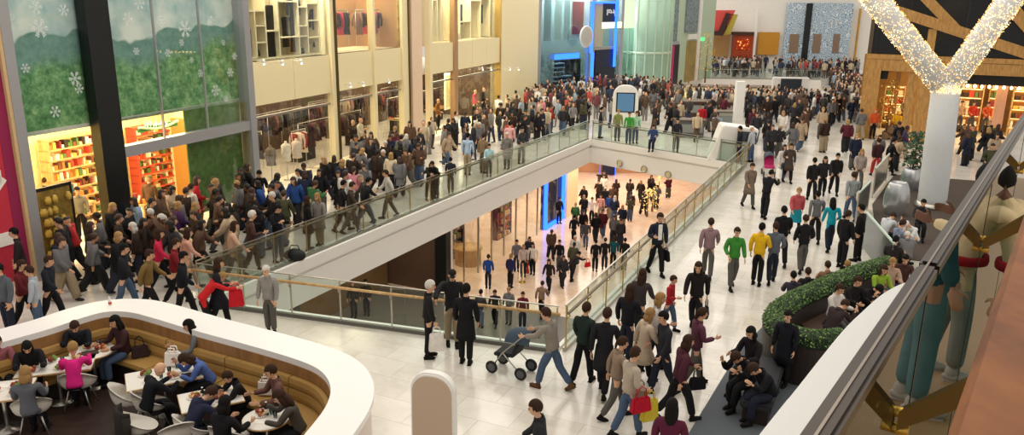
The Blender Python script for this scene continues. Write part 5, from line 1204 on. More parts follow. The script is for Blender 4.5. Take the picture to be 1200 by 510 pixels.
def body_mesh(J, tone, hi=True):
    s = Sk(); pe = s.p(J['pel'], (.125, .095)); wa = s.p(J['wai'], (.115, .085), pe); ch = s.p(J['che'], (.135, .095), wa); nb = s.p(J['nkb'], .06, ch); nt = s.p(J['nkt'], .048, nb); s.p(J['hed'], .06, nt)
    for i in (0, 1):
        sh = s.p(J['sh%d' % i], .052, ch); m_ = s.p(lerp(J['sh%d' % i], J['elb%d' % i], .5), .043, sh); e = s.p(J['elb%d' % i], .036, m_); q = s.p(lerp(J['elb%d' % i], J['wri%d' % i], .4), .034, e); s.p(J['wri%d' % i], .023, q)
        h = s.p(J['hip%d' % i], .08, pe); m_ = s.p(lerp(J['hip%d' % i], J['kne%d' % i], .5), .068, h); k = s.p(J['kne%d' % i], .05, m_); c = s.p(lerp(J['kne%d' % i], J['ank%d' % i], .35), .05, k); s.p(J['ank%d' % i], .034, c)
    me = skin('body', s.v, s.e, s.r, [tone], 1)
    b = MB(); head_parts(J, b)
    for i in (0, 1): hand_parts(J, i, b, 0, .6, True)
    bm = bmesh.new(); bm.from_mesh(me); t_ = b.mesh('x', [tone]); bm.from_mesh(t_); bm.to_mesh(me); bm.free(); bpy.data.meshes.remove(t_)
    if hi:
        o = bpy.data.objects.new('x', me); COL.objects.link(o); md = o.modifiers.new('r', 'REMESH'); md.mode = 'VOXEL'; md.voxel_size = .0085; md.use_smooth_shade = True
        sm = o.modifiers.new('sm', 'SMOOTH'); sm.factor = .4; sm.iterations = 2
        out = bpy.data.meshes.new_from_object(o.evaluated_get(bpy.context.evaluated_depsgraph_get())); bpy.data.objects.remove(o); bpy.data.meshes.remove(me); me = out
        bm = bmesh.new(); bm.from_mesh(me); seen = set(); best = []
        for v in bm.verts:
            if v in seen: continue
            st = [v]; seen.add(v); isl = []
            while st:
                a = st.pop(); isl.append(a)
                for e in a.link_edges:
                    q = e.other_vert(a)
                    if q not in seen: seen.add(q); st.append(q)
            if len(isl) > len(best): best = isl
        keep = set(best); bmesh.ops.delete(bm, geom=[v for v in bm.verts if v not in keep], context='VERTS'); bm.to_mesh(me); bm.free()
        me.materials.clear(); me.materials.append(tone); me.materials.append(EYEM); me.materials.append(LIPM)
        R = M.Rotation(-J['hrot'], 3, 'X'); c = J['hed']; b = MB()
        for sg in (-1, 1):
            b.ell(c+R @ V((sg*.031, .077, .005)), (.013, .009, .008), 8, 6, 1, R); b.ell(c+R @ V((sg*.032, .082, .026)), (.019, .006, .004), 8, 5, 1, R)
        b.ell(c+R @ V((0, .083, -.058)), (.023, .008, .006), 8, 5, 2, R)
        t_ = b.mesh('x', [tone, EYEM, LIPM]); bm = bmesh.new(); bm.from_mesh(me); bm.from_mesh(t_); bm.to_mesh(me); bm.free(); bpy.data.meshes.remove(t_)
    hx = hi and len(me.materials) > 2
    if FAB.name not in [m.name for m in me.materials]: me.materials.append(FAB)
    fi = len(me.materials)-1; R = M.Rotation(-J['hrot'], 3, 'X')
    for f in me.polygons:
        c = f.center
        if f.material_index == 0 and (R.transposed() @ (c-J['nkb'])).z < .035 and min(((c-J['wri%d' % i]).length if (c-J['wri%d' % i]).dot(J['fd%d' % i]) < .0 else 0) for i in (0, 1)) > .02: f.material_index = fi
    return me
def top_skel(J, gr, arms=True, slim=1.0):
    s = Sk(); q = J['pel']-(J['wai']-J['pel'])*.55
    hm = s.p(q, ((.155+gr)*slim, (.118+gr)*slim)); pe = s.p(J['pel'], ((.15+gr)*slim, (.112+gr)*slim), hm); wa = s.p(J['wai'], ((.138+gr)*slim, (.105+gr)*slim), pe); ch = s.p(J['che'], (.158+gr, .118+gr), wa); s.p(lerp(J['che'], J['nkb'], .86), (.068, .066), ch)
    if arms:
        for i in (0, 1):
            sh = s.p(J['sh%d' % i], .066+gr*.6, ch); m_ = s.p(lerp(J['sh%d' % i], J['elb%d' % i], .5), .056+gr*.5, sh); e = s.p(J['elb%d' % i], .05+gr*.5, m_); s.p(lerp(J['elb%d' % i], J['wri%d' % i], .93), .038+gr*.4, e)
    return s
def ring_tube(b, rings, m=0, n=18):
    o = len(b.v)
    for c, rx, ry in rings:
        for k in range(n): b.v.append(V(c)+V((rx*math.cos(2*PI*k/n), ry*math.sin(2*PI*k/n), 0)))
    for i in range(len(rings)-1):
        for k in range(n): b.f.append([o+i*n+k, o+i*n+(k+1) % n, o+(i+1)*n+(k+1) % n, o+(i+1)*n+k]); b.mi.append(m); b.sm.append(True)
def join(me, mb):
    t_ = mb.mesh('x', list(me.materials)); bm = bmesh.new(); bm.from_mesh(me); bm.from_mesh(t_); bm.to_mesh(me); bm.free(); bpy.data.meshes.remove(t_); return me
def top_mesh(J, kind):
    gr = {'jacket': .03, 'coat': .032, 'sweater': .012, 'shirt': .006, 'puffer': .05}[kind]
    s = top_skel(J, gr); me = skin('top', s.v, s.e, s.r, [FAB], 1)
    if kind == 'coat' and not J.get('sit'):
        k0, k1 = J['kne0'], J['kne1']; P = J['pel']; kz = min(k0.z, k1.z)+.08; km = (k0+k1)/2; wy = abs(k0.y-k1.y)/2
        b = MB(); ring_tube(b, [(P+V((0, 0, .08)), .165, .13), (P+V((0, 0, -.08)), .185, .145), (lerp(P, V((km.x, km.y*.6, kz)), .6), .2, .15+wy*.5), (V((km.x, km.y*.8, kz)), .215, .16+wy*.8), (V((km.x, km.y*.8, kz+.004)), .2, .145+wy*.8)]); join(me, b)
    b = MB()  # collar
    if kind in ('jacket', 'coat', 'puffer'):
        c = J['nkb']; R = M.Rotation(-J['lean'], 3, 'X'); n = 14; pts = []
        for z, r in ((-.03, .085), (.025, .076), (.03, .066)): pts.append([c+R @ V((r*math.cos(2*PI*k/n), r*math.sin(2*PI*k/n)+.005, z)) for k in range(n)])
        o = len(b.v)
        for q in pts: b.v += q
        for i in range(2):
            for k in range(n): b.f.append([o+i*n+k, o+i*n+(k+1) % n, o+(i+1)*n+(k+1) % n, o+(i+1)*n+k]); b.mi.append(0); b.sm.append(True)
        join(me, b)
    return me
def trouser_mesh(J, kind='trousers'):
    g = .02 if kind == 'trousers' else 0
    s = Sk(); pe = s.p(J['pel']+V((0, 0, .02)), (.135, .1)); lo = s.p(J['pel']-V((0, 0, .05)), (.14, .11), pe)
    for i in (0, 1):
        h = s.p(lerp(J['hip%d' % i], J['kne%d' % i], .12), .088+g, lo); m_ = s.p(lerp(J['hip%d' % i], J['kne%d' % i], .55), .076+g, h); k = s.p(J['kne%d' % i], .06+g, m_); c = s.p(lerp(J['kne%d' % i], J['ank%d' % i], .4), .057+g, k); s.p(lerp(J['kne%d' % i], J['ank%d' % i], .96), .048+g*1.2, c)
    return skin('trousers', s.v, s.e, s.r, [FAB], 1)
def skirt_mesh(J):
    P = J['pel']; km = (J['kne0']+J['kne1'])/2; wy = abs(J['kne0'].y-J['kne1'].y)/2; b = MB()
    ring_tube(b, [(P+V((0, 0, .12)), .13, .1), (P, .165, .125), (lerp(P, km, .6), .19, .14+wy*.5), (V((km.x, km.y, min(J['kne0'].z, J['kne1'].z)+.05)), .2, .15+wy*.8)])
    return b.mesh('skirt', [FAB])
def shoe_mesh(J, i):
    b = MB(); a = J['ank%d' % i]; r = J['shin%d' % i]; R = M.Rotation(min(.5, max(-1.0, r*.8 if r < 0 else r*.3)), 3, 'X')
    c = a; b.ell(c+R @ V((0, .055, -.048)), (.047, .135, .042), 12, 8, 0, R); b.ell(c+R @ V((0, -.005, -.015)), (.043, .055, .065), 10, 8, 0, R); b.box(c+R @ V((0, .05, -.078)), (.075, .23, .014), 0, 0, R)
    return b.mesh('shoe', [FAB])
def hair_mesh(J, kind):
    R = M.Rotation(-J['hrot'], 3, 'X'); c = J['hed']; b = MB(); n, k_ = 18, 12
    def cap(cen, rad, cut):
        pts = []; o = len(b.v); ok = []
        for i in range(k_+1):
            a = PI*i/k_
            for j in range(n):
                t_ = 2*PI*j/n; l = V((rad[0]*math.sin(a)*math.cos(t_), rad[1]*math.sin(a)*math.sin(t_), rad[2]*math.cos(a))); b.v.append(c+R @ (V(cen)+l)); ok.append(not cut(V(cen)+l))
        for i in range(k_):
            for j in range(n):
                q = [i*n+j, i*n+(j+1) % n, (i+1)*n+(j+1) % n, (i+1)*n+j]
                if all(ok[x] for x in q): b.f.append([o+x for x in q]); b.mi.append(0); b.sm.append(True)
    if kind == 'bald': return None
    if kind == 'cap':
        cap((0, -.01, .03), (.09, .11, .1), lambda p: p.z < .03); b.ell(c+R @ V((0, .115, .04)), (.06, .06, .012), 12, 6, 0, R); return b.mesh('cap', [FAB])
    rad = (.09, .112, .118) if kind != 'afro' else (.115, .135, .135)
    cap((0, -.018, .028), rad, lambda p: (p.y > .045 and p.z < .055) or p.z < (-.045 if p.y > -.06 else -.075))
    if kind in ('long', 'mid'):
        L = .17 if kind == 'mid' else .3
        b.ell(c+R @ V((0, -.07, -.02-L*.35)), (.092, .058, L*.55), 12, 10, 0, R)
        for sg in (-1, 1): b.ell(c+R @ V((sg*.078, -.01, -.06-L*.12)), (.026, .05, .09+L*.12), 8, 8, 0, R)
    if kind == 'bun': b.ell(c+R @ V((0, -.125, .06)), (.045, .045, .045), 10, 8, 0, R)
    if kind == 'tail': b.ell(c+R @ V((0, -.13, -.04)), (.03, .03, .11), 8, 8, 0, R)
    return b.mesh('hair', [FAB])

POSES = {
 'stand': dict(th=(2, -2), kn=(3, 3), sw=(4, 6), el=(14, 14)),
 'relax': dict(th=(6, -4), kn=(12, 3), sw=(-4, 12), el=(20, 60), ab=(10, 10)),
 'pockets': dict(th=(3, -3), kn=(4, 4), sw=(-18, -18), el=(48, 48), ab=(16, 16)),
 'phone': dict(th=(3, -3), kn=(4, 4), sw=(18, 25), el=(85, 95), nod=25),
 'walk': dict(th=(20, -12), kn=(8, 18), sw=(-22, 22), el=(18, 28), lean=4),
 'stride': dict(th=(-16, 24), kn=(26, 10), sw=(26, -24), el=(30, 20), lean=6),
 'stroll': dict(th=(-10, 16), kn=(18, 6), sw=(10, -8), el=(22, 70), ab=(8, 12), lean=2),
 'push': dict(th=(24, -18), kn=(12, 20), sw=(42, 42), el=(35, 35), lean=10),
 'carry': dict(th=(18, -12), kn=(10, 18), sw=(2, 4), el=(6, 95), ab=(7, 14), lean=3),
 'point': dict(th=(4, -4), kn=(6, 4), sw=(10, 62), el=(30, 12), ab=(8, 30), nod=15),
 'bend': dict(th=(20, 10), kn=(24, 20), sw=(50, 60), el=(40, 30), lean=42, nod=10),
 'leanrail': dict(th=(6, -8), kn=(6, 4), sw=(45, 45), el=(55, 55), lean=18, nod=14),
 'sit': dict(th=(84, 80), kn=(84, 78), sw=(24, 28), el=(70, 66), lean=4, nod=14),
 'eat': dict(th=(82, 80), kn=(86, 82), sw=(38, 42), el=(72, 88), lean=20, nod=16),
 'slump': dict(th=(86, 84), kn=(80, 92), sw=(34, 38), el=(95, 112), lean=30, nod=28),
}
JC = {}
def getJ(p):
    if p not in JC:
        JC[p] = joints(**POSES[p]); JC[p]['sit'] = p in ('sit', 'eat', 'slump')
    return JC[p]
MC = {}
def cm(key, fn):
    if key not in MC: MC[key] = fn()
    return MC[key]
PLACED = []
def booth_clear(x, y):
    q = V((x, y)); best = min(range(len(INN)), key=lambda i: (INN[i]-q).length); i = min(max(best, 1), len(INN)-2); d = (INN[i+1]-INN[i-1]).normalized(); n = V((-d.y, d.x)); return (q-INN[i]).dot(n), INN[i], n
def edge_clear(x, y):
    """distance outside the opening's nearest edge (negative: over the opening)"""
    best = (99, None); q = V((x, y, 0))
    for i in range(4):
        a, c = HOLE[i], HOLE[(i+1) % 4]; d = (c-a); L = d.length; d = d/L; n = V((-d.y, d.x, 0)); n = -n if n.dot(mid-a) > 0 else n
        t_ = (q-a).dot(d); s = (q-a).dot(n)
        if -.4 < t_ < L+.4 and -1.2 < s < best[0]: best = (s, n)
    return best
def push_out(p):
    s, n = edge_clear(p.x, p.y)
    if s < .5: p = p+n*(.5-s)
    s, a, n = booth_clear(p.x, p.y)
    if -3 < s < 1.05 and (V((p.x, p.y))-a).length < 3: q = V((p.x, p.y))+n*(1.05-s); return V((q.x, q.y, p.z))
    return p
def person(x, y, pose, hd, top, topc, legs, hair, hairc, label, z=0.0, h=1.72, tone='a', shoe='dark', zpx=None, group=None, loc=None):
    """a shopper with clothing parts; x, y = where the feet (or seat for sitters) meet the ground in the photo"""
    J = getJ(pose); p = V(loc) if loc is not None else G(x, y, z if zpx is None else zpx); p.z = z
    if J['sit'] and loc is None:          # pixel gives the seat, feet go ahead of it
        pass
    o = bpy.data.objects.new('person', cm(('body', pose, tone), lambda: body_mesh(J, SKINM[tone]))); COL.objects.link(o)
    if z == 0 and loc is None: p = push_out(p)
    o.location = p; o.rotation_euler = (0, 0, -math.radians(hd)); o.scale = (h/1.72,)*3; o.color = lin(topc)
    tag(o, label, 'person', group)
    def ch(name, me, c):
        if me is None: return
        q = bpy.data.objects.new(name, me); COL.objects.link(q); q.parent = o; q.color = lin(c); return q
    ch({'sweater': 'sweater', 'shirt': 'shirt', 'coat': 'coat'}.get(top, 'jacket'), cm(('top', pose, top), lambda: top_mesh(J, top)), topc)
    if legs.startswith('skirt'):
        ch('skirt', cm(('skirt', pose), lambda: skirt_mesh(J)), legs[5:]); ch('tights', cm(('tr', pose, 'tights'), lambda: trouser_mesh(J, 'tights')), '#1a181a')
    else: ch('trousers', cm(('tr', pose, 'trousers'), lambda: trouser_mesh(J)), LEGC.get(legs, legs))
    HC = {'black': '#14110e', 'brown': '#38251a', 'fair': '#9a774a', 'grey': '#cfc9c0', 'ginger': '#6a3a20'}
    if hair != 'bald': ch('cap' if hair == 'cap' else 'hair', cm(('hair', pose, hair), lambda: hair_mesh(J, hair)), HC.get(hairc, hairc))
    for i in (0, 1): ch('shoe', cm(('shoe', pose, i), lambda: shoe_mesh(J, i)), {'dark': '#171412', 'boot': '#5f4028', 'light': '#c4bfb6'}[shoe])
    o['pose'] = pose; PLACED.append((p.x, p.y, p.z)); return o
def lod_mesh(pose, tone, leg, hairk, hairc, top='jacket'):
    def mk():
        J = getJ(pose); s = Sk(); b = MB()
        base = top_skel(J, .034); me = skin('p', base.v, base.e, base.r, [SKINM[tone], FAB, mat('leg_'+leg, LEGC[leg], .8), HAIRM[hairc], SHOEM['dark']], 0)
        for f in me.polygons: f.material_index = 1; f.use_smooth = True
        t2 = trouser_mesh.__wrapped__(J) if False else None
        g = .012; s = Sk(); pe = s.p(J['pel']+V((0, 0, .02)), (.135, .1)); lo = s.p(J['pel']-V((0, 0, .05)), (.14, .11), pe)
        for i in (0, 1):
            h_ = s.p(lerp(J['hip%d' % i], J['kne%d' % i], .15), .115, lo); k = s.p(J['kne%d' % i], .088, h_); s.p(J['ank%d' % i], .075, k)
        m2_ = skin('q', s.v, s.e, s.r, [SKINM[tone]], 0)
        for f in m2_.polygons: f.material_index = 2; f.use_smooth = True
        head_parts(J, b, 0)
        for i in (0, 1):
            hand_parts(J, i, b, 0, .5, False); a = J['ank%d' % i]; b.ell(a+V((0, .05, -.045)), (.047, .135, .042), 8, 6, 4)
        b.tube([J['nkb']-V((0, 0, .03)), J['nkt'], J['hed']], .05, 8, 0)
        hm = hair_mesh(J, hairk); bm = bmesh.new(); bm.from_mesh(me); bm.from_mesh(m2_); t_ = b.mesh('x', list(me.materials)); bm.from_mesh(t_)
        if hm:
            for f in hm.polygons: f.material_index = 3
            bm.from_mesh(hm)
        if top == 'coat':
            P = J['pel']; km = (J['kne0']+J['kne1'])/2; wy = abs(J['kne0'].y-J['kne1'].y)/2; kz = min(J['kne0'].z, J['kne1'].z)+.1; c = MB()
            ring_tube(c, [(P+V((0, 0, .08)), .165, .13), (P+V((0, 0, -.1)), .19, .15), (V((km.x, km.y*.8, kz)), .21, .16+wy*.7)], 1, 12); t3 = c.mesh('y', list(me.materials)); bm.from_mesh(t3)
        bm.to_mesh(me); bm.free(); me.name = 'shopper'; return me
    return cm(('lod', pose, tone, leg, hairk, hairc, top), mk)
# ================================================================== who stands where
P = person
def hold(who, hand, kind, col, label, drop=0, hcol=None):
    J = getJ(who['pose']); q = J['wri%d' % hand]+J['fd%d' % hand]*.1; R = M.Rotation(who.rotation_euler.z, 3, 'Z'); p = who.location+(R @ q)*who.scale.x
    top_ = {'hand': .44, 'shop': .56, 'case': .37, 'pack': .48}[kind]
    return bag(kind, p-V((0, 0, top_-.01)), who.rotation_euler.z+PI/2, col, label, hcol=hcol)
def who(txt): return [o for o in COL.objects if o.get('label', '').startswith(txt)][0]
# the three men by the near glass
P(503, 419, 'stand', 80, 'jacket', '#1e1d20', 'black', 'short', 'grey', 'grey haired man in dark suit holding a white bag, facing two men')
P(531, 405, 'point', 172, 'jacket', '#232226', 'beige', 'cap', '#1c1a1a', 'man in dark cap and beige trousers reaching towards the wooden handrail', h=1.8)
P(546, 426, 'stand', 12, 'coat', '#17171b', 'black', 'short', 'black', 'man in long black coat with his back turned, right of the grey haired man', h=1.74)
hold(who('grey haired man in dark suit'), 1, 'shop', '#e9e4de', 'white paper bag carried by the grey haired man at the near glass')
# stroller pusher and neighbours
P(646, 456, 'push', -62, 'jacket', '#8d857b', 'denim', 'short', 'brown', 'person in grey jacket and light jeans pushing the stroller', shoe='boot')
P(682, 450, 'stroll', 35, 'jacket', '#22302b', 'black', 'short', 'brown', 'person in dark green jacket walking away right of the stroller pusher')
P(706, 462, 'walk', 20, 'coat', '#1d1c21', 'black', 'short', 'brown', 'person in long black coat with grey scarf tones, right of the dark green jacket', h=1.78)
P(733, 424, 'relax', 35, 'jacket', '#1e1d24', 'navy', 'long', 'brown', 'woman with long dark hair in dark top behind the crossing group')
P(764, 434, 'carry', 100, 'jacket', '#b9b4b2', 'black', 'mid', 'fair', 'fair haired woman in pale grey jacket behind the red handbag carrier')
P(782, 388, 'carry', 120, 'sweater', '#a8252f', 'denim', 'short', 'brown', 'child in red sweater walking near the middle of the pale floor', h=1.38)
P(813, 388, 'walk', 200, 'jacket', '#221d1d', 'black', 'long', 'brown', 'woman in dark coat and high boots with a black bag, beside the child in red', h=1.74)
P(735, 512, 'stroll', 65, 'jacket', '#b3a594', 'denim', 'short', 'brown', 'person in beige jacket carrying red and yellow bags at the bottom', h=1.7)
P(793, 492, 'stride', 78, 'jacket', '#4f2733', 'black', 'mid', 'brown', 'woman in maroon jacket striding right in dark trousers at the bottom', h=1.7)
P(720, 490, 'walk', 80, 'jacket', '#8e7a68', 'grey', 'tail', 'brown', 'person in brown grey jacket left of the red handbag carrier', h=1.62)
P(830, 468, 'walk', 60, 'coat', '#3a2a30', 'black', 'bun', 'black', 'woman in dark plum coat right of the maroon jacket', h=1.55) if False else None
P(779, 590, 'stand', 20, 'jacket', '#5a1f38', 'black', 'long', 'black', 'dark haired person in crimson cut off by the bottom edge')
P(632, 588, 'walk', -80, 'jacket', '#2a2a2e', 'black', 'short', 'brown', 'brown haired person in charcoal cut off by the bottom edge')
red_ = hold(who('person in beige jacket carrying'), 1, 'hand', '#b3152c', 'bright red handbag in the crossing group at the bottom'); hold(who('person in beige jacket carrying'), 1, 'shop', '#c9b53a', 'yellow carrier bag in the crossing group at the bottom')
hold(who('woman in maroon jacket'), 0, 'hand', '#18161a', 'black handbag of the woman striding in maroon'); hold(who('woman in dark coat and high boots'), 0, 'hand', '#191518', 'big black bag of the woman in high boots')
hold(who('person in brown grey jacket'), 1, 'shop', '#8a7462', 'brown carrier bag of the person left of the red handbag')
w_ = who('person in beige jacket carrying'); J_ = getJ(w_['pose']); R_ = M.Rotation(w_.rotation_euler.z, 3, 'Z'); red_.location = w_.location+(R_ @ (lerp(J_['elb1'], J_['wri1'], .35)+V((.04, 0, 0))))*w_.scale.x-V((0, 0, .43)); red_.scale = (1.15, 1.15, 1.1)
P(752, 452, 'walk', 75, 'coat', '#c4b29c', 'black', 'mid', 'fair', 'fair haired woman in long pale beige coat in the crossing group', h=1.66)
P(775, 462, 'stroll', 255, 'jacket', '#2b2c33', 'navy', 'short', 'black', 'black haired person in dark slate jacket walking left in the crossing group', h=1.74)
P(812, 452, 'carry', 80, 'jacket', '#5b3442', 'grey', 'tail', 'brown', 'person in plum jacket with a ponytail right of the crossing group', h=1.66)
P(747, 398, 'walk', 30, 'jacket', '#3a3434', 'black', 'long', 'brown', 'long haired person in brown black jacket at the back of the crossing group', h=1.68)
# open floor right of the balustrade
P(768, 322, 'carry', 165, 'jacket', '#232836', 'black', 'short', 'brown', 'man in dark suit and white shirt holding a black briefcase by the balustrade', h=1.82)
o = hold(who('man in dark suit and white shirt'), 0, 'case', '#141416', 'black briefcase of the suited man by the balustrade')
q = PLACED[-1]; b = MB(); b.hexa([V((-.045, 0, .98)), V((.045, 0, .98)), V((.07, .03, 1.36)), V((-.07, .03, 1.36))], [V((-.045, .03, .98)), V((.045, .03, .98)), V((.07, .045, 1.36)), V((-.07, .045, 1.36))])
for ob in COL.objects:
    if ob.get('label', '').startswith('man in dark suit and white shirt'):
        me = MB(); me.hexa([V((-.05, .11, 1.0)), V((.05, .11, 1.0)), V((.06, .115, 1.42)), V((-.06, .115, 1.42))], [V((-.05, .15, 1.0)), V((.05, .15, 1.0)), V((.05, .15, 1.42)), V((-.05, .15, 1.42))]); s_ = bpy.data.objects.new('shirt_front', me.mesh('shirt_front', [FAB], bevel=.01)); COL.objects.link(s_); s_.parent = ob; s_.color = lin('#efece8')
P(828, 326, 'walk', 15, 'jacket', '#8f7378', 'grey', 'short', 'brown', 'person in dusty pink jacket left of the green jacket man')
P(857, 338, 'stroll', 178, 'jacket', '#3f8a35', 'grey', 'short', 'brown', 'man in bright green and black jacket with grey trousers')
P(886, 334, 'relax', 30, 'jacket', '#e8b820', 'black', 'short', 'black', 'person in yellow jacket right of the bright green jacket')
P(903, 332, 'stroll', 10, 'jacket', '#5d6470', 'navy', 'short', 'brown', 'person in blue grey jacket right of the yellow jacket')
P(913, 311, 'walk', 8, 'jacket', '#17171b', 'black', 'short', 'black', 'person in black jacket walking away behind the yellow jacket', h=1.78)
P(938, 319, 'stroll', 5, 'jacket', '#1b1b1d', 'grey', 'short', 'brown', 'person in black top and light grey trousers walking away', h=1.68)
P(970, 294, 'stroll', 5, 'sweater', '#1597a8', 'navy', 'long', 'black', 'woman in turquoise top with long dark hair', h=1.68)
P(953, 284, 'walk', 10, 'shirt', '#6c6b6d', 'black', 'short', 'black', 'person in grey top left of the turquoise top', h=1.7)
P(930, 276, 'walk', 185, 'jacket', '#b8555a', 'skirt#1a8a9a', 'short', 'fair', 'woman in faded red top and teal skirt', h=1.66)
P(995, 258, 'walk', 5, 'shirt', '#8a8e90', 'denim', 'short', 'brown', 'man in light grey t shirt and jeans walking away alone', h=1.74)
P(985, 314, 'stand', 60, 'puffer', '#19181b', 'black', 'short', 'brown', 'left one of the dark coated pair beside the green glass screen', h=1.7)
P(1003, 306, 'stand', -50, 'puffer', '#1c1a1c', 'black', 'short', 'black', 'right one of the dark coated pair beside the green glass screen', h=1.72)
P(876, 243, 'walk', 170, 'coat', '#7a6a5e', 'grey', 'short', 'brown', 'person in long brown coat next to the end of the balustrade')
P(895, 255, 'bend', 100, 'jacket', '#1a1a20', 'black', 'short', 'black', 'hunched person in black jacket right of the long brown coat', h=1.8) if False else P(895, 256, 'leanrail', 40, 'jacket', '#1a1a20', 'black', 'short', 'black', 'stooped person in black jacket right of the long brown coat', h=1.76)
P(915, 213, 'stand', 170, 'jacket', '#d9d2d0', 'denim', 'mid', 'brown', 'woman in pale jacket with white shopping bags beside a buggy', h=1.6)
hold(who('woman in pale jacket with white'), 1, 'shop', '#f0ebe8', 'white shopping bag of the woman beside the buggy, left hand side'); hold(who('woman in pale jacket with white'), 0, 'shop', '#efdcdc', 'white and pink shopping bag of the woman beside the buggy, right hand side')
P(922, 214, 'carry', 180, 'coat', '#4a3f38', 'black', 'short', 'brown', 'person in brown coat at the shoulder of the woman with white shopping bags')
for a in (
 (950, 236, 'walk', 10, 'jacket', '#1c1a1c', 'black', 'short', 'black', 'person in black with pale arms left in the dark walking trio'),
 (962, 232, 'stride', 200, 'jacket', '#27252a', 'black', 'mid', 'brown', 'middle one of the dark walking trio above the grey t shirt man'),
 (976, 228, 'walk', 190, 'jacket', '#211d1d', 'black', 'short', 'black', 'right one of the dark walking trio above the grey t shirt man'),
 (1025, 207, 'walk', 5, 'puffer', '#3a2326', 'a8333a', 'short', 'brown', 'person in dark checked jacket and red trousers before the timber shop'),
 (1040, 206, 'walk', 100, 'jacket', '#19191c', 'black', 'short', 'black', 'person in black beside the checked jacket before the timber shop'),
 (1004, 222, 'walk', 190, 'jacket', '#a89a94', 'grey', 'mid', 'fair', 'fair haired person in pale jacket left of the checked jacket'),
): 
    a = list(a); a[6] = '#'+a[6] if len(a[6]) == 6 and a[6] not in LEGC else a[6]; P(*a)
# left concourse: nearer figures
P(335, 309, 'phone', 120, 'jacket', '#18181b', 'denim', 'short', 'black', 'man in black jacket and jeans beside a black holdall at the brass posts', h=1.74)
p_ = G(346, 307); t = thing('holdall', 'black holdall on the floor beside the man in jeans', 'bag', p_); b = MB(); b.ell(p_+V((0, 0, .2)), (.32, .18, .2), 14, 8); b.build('body', mat('bag_black', '#17171a', .6), t); b = MB(); b.tube([p_+V((-.15, 0, .36)), p_+V((-.1, 0, .5)), p_+V((.1, 0, .5)), p_+V((.15, 0, .36))], .015, 6); b.build('handle', mat('bag_black', '#17171a', .6), t)
P(366, 294, 'stand', 60, 'coat', '#1d1b1e', 'navy', 'mid', 'brown', 'woman in black coat left of the pale grey coat at the railing', h=1.66)
P(381, 289, 'stand', 200, 'coat', '#8d8883', 'beige', 'long', 'fair', 'woman in pale grey coat at the left railing', h=1.66)
P(307, 258, 'phone', 150, 'jacket', '#141518', 'black', 'short', 'black', 'man in black standing still by the pale mullion of the dress shop', h=1.76)
P(506, 236, 'leanrail', 150, 'jacket', '#221e1c', 'black', 'short', 'brown', 'left one of two dark figures bending at the railing', h=1.62)
P(517, 233, 'bend', 200, 'jacket', '#1b1a1c', 'black', 'mid', 'brown', 'right one of two dark figures bending at the railing', h=1.66)
P(538, 227, 'stand', 0, 'jacket', '#2b2d38', 'grey', 'short', 'black', 'child in navy jacket facing the shops before the pale blue shirt', h=1.4)
P(548, 205, 'stand', 10, 'shirt', '#a9c1dc', 'beige', 'short', 'black', 'tall man in pale blue shirt with his back turned', h=1.82)
P(573, 207, 'stand', 170, 'jacket', '#a9d3de', 'grey', 'short', 'black', 'child in light turquoise jacket at the railing', h=1.42)
P(566, 203, 'stand', 30, 'jacket', '#8a7358', 'grey', 'short', 'brown', 'person in tan jacket behind the child in light turquoise', h=1.74)
P(594, 198, 'stand', 190, 'coat', '#7c7672', 'grey', 'short', 'grey', 'person in grey coat at the railing right of the tan jacket', h=1.66)
P(597, 186, 'stand', 5, 'shirt', '#e8b3b4', 'black', 'short', 'black', 'man in pale pink shirt with his back turned', h=1.78)
P(611, 192, 'relax', 150, 'jacket', '#3b3c40', 'black', 'short', 'black', 'person in charcoal jacket at the railing right of the pink shirt')
P(441, 278, 'walk', 80, 'jacket', '#40362f', 'grey', 'short', 'brown', 'person in dark brown jacket at the middle of the left railing')
P(457, 270, 'stride', 85, 'jacket', '#232327', 'denim', 'short', 'black', 'person in black jacket striding past the middle of the left railing')
P(428, 262, 'walk', 260, 'puffer', '#4b433c', 'black', 'cap', '#8a7a66', 'person in tan cap and brown jacket behind the middle railing')
P(476, 258, 'walk', 250, 'jacket', '#c9c3bb', 'grey', 'short', 'brown', 'person in cream jacket hurrying along the left railing')
P(402, 271, 'walk', 70, 'jacket', '#262226', 'black', 'short', 'black', 'person in black right of the pale grey coat')
# left foreground crowd behind the white partition
P(241, 392, 'bend', 60, 'sweater', '#c9252b', 'black', 'short', 'fair', 'stooping person in bright red top behind the white partition', h=1.6)
P(259, 386, 'carry', 70, 'coat', '#1b1c26', 'black', 'mid', 'brown', 'woman in navy coat carrying a red shopping bag behind the partition', h=1.72)
hold(who('woman in navy coat carrying'), 1, 'shop', '#c41f2c', 'bright red shopping bag held beside the wooden handrail end')
P(226, 360, 'walk', 75, 'jacket', '#7c1c24', 'black', 'short', 'brown', 'person in dark red jacket behind the woman with the red shopping bag', h=1.7)
P(318, 391, 'stand', 190, 'jacket', '#8f8c88', 'grey', 'short', 'grey', 'lone figure in pale grey between the partition and the near glass', h=1.62)
P(218, 376, 'walk', 80, 'jacket', '#17181f', 'black', 'short', 'black', 'person in black left of the stooping red top', h=1.72)
P(223, 340, 'walk', 60, 'sweater', '#d4a08c', 'beige', 'mid', 'brown', 'person in salmon pink top in the left crowd', h=1.68)
P(283, 330, 'walk', 70, 'jacket', '#d3ab92', 'grey', 'mid', 'brown', 'person in pale peach jacket by the left end of the railing', h=1.66)
P(297, 320, 'carry', 60, 'jacket', '#4a342c', 'black', 'short', 'grey', 'person in brown jacket by the left end of the railing', h=1.78)
P(190, 342, 'walk', 75, 'jacket', '#c62a4c', 'black', 'mid', 'brown', 'person with a bright pink back in the left crowd', h=1.7)
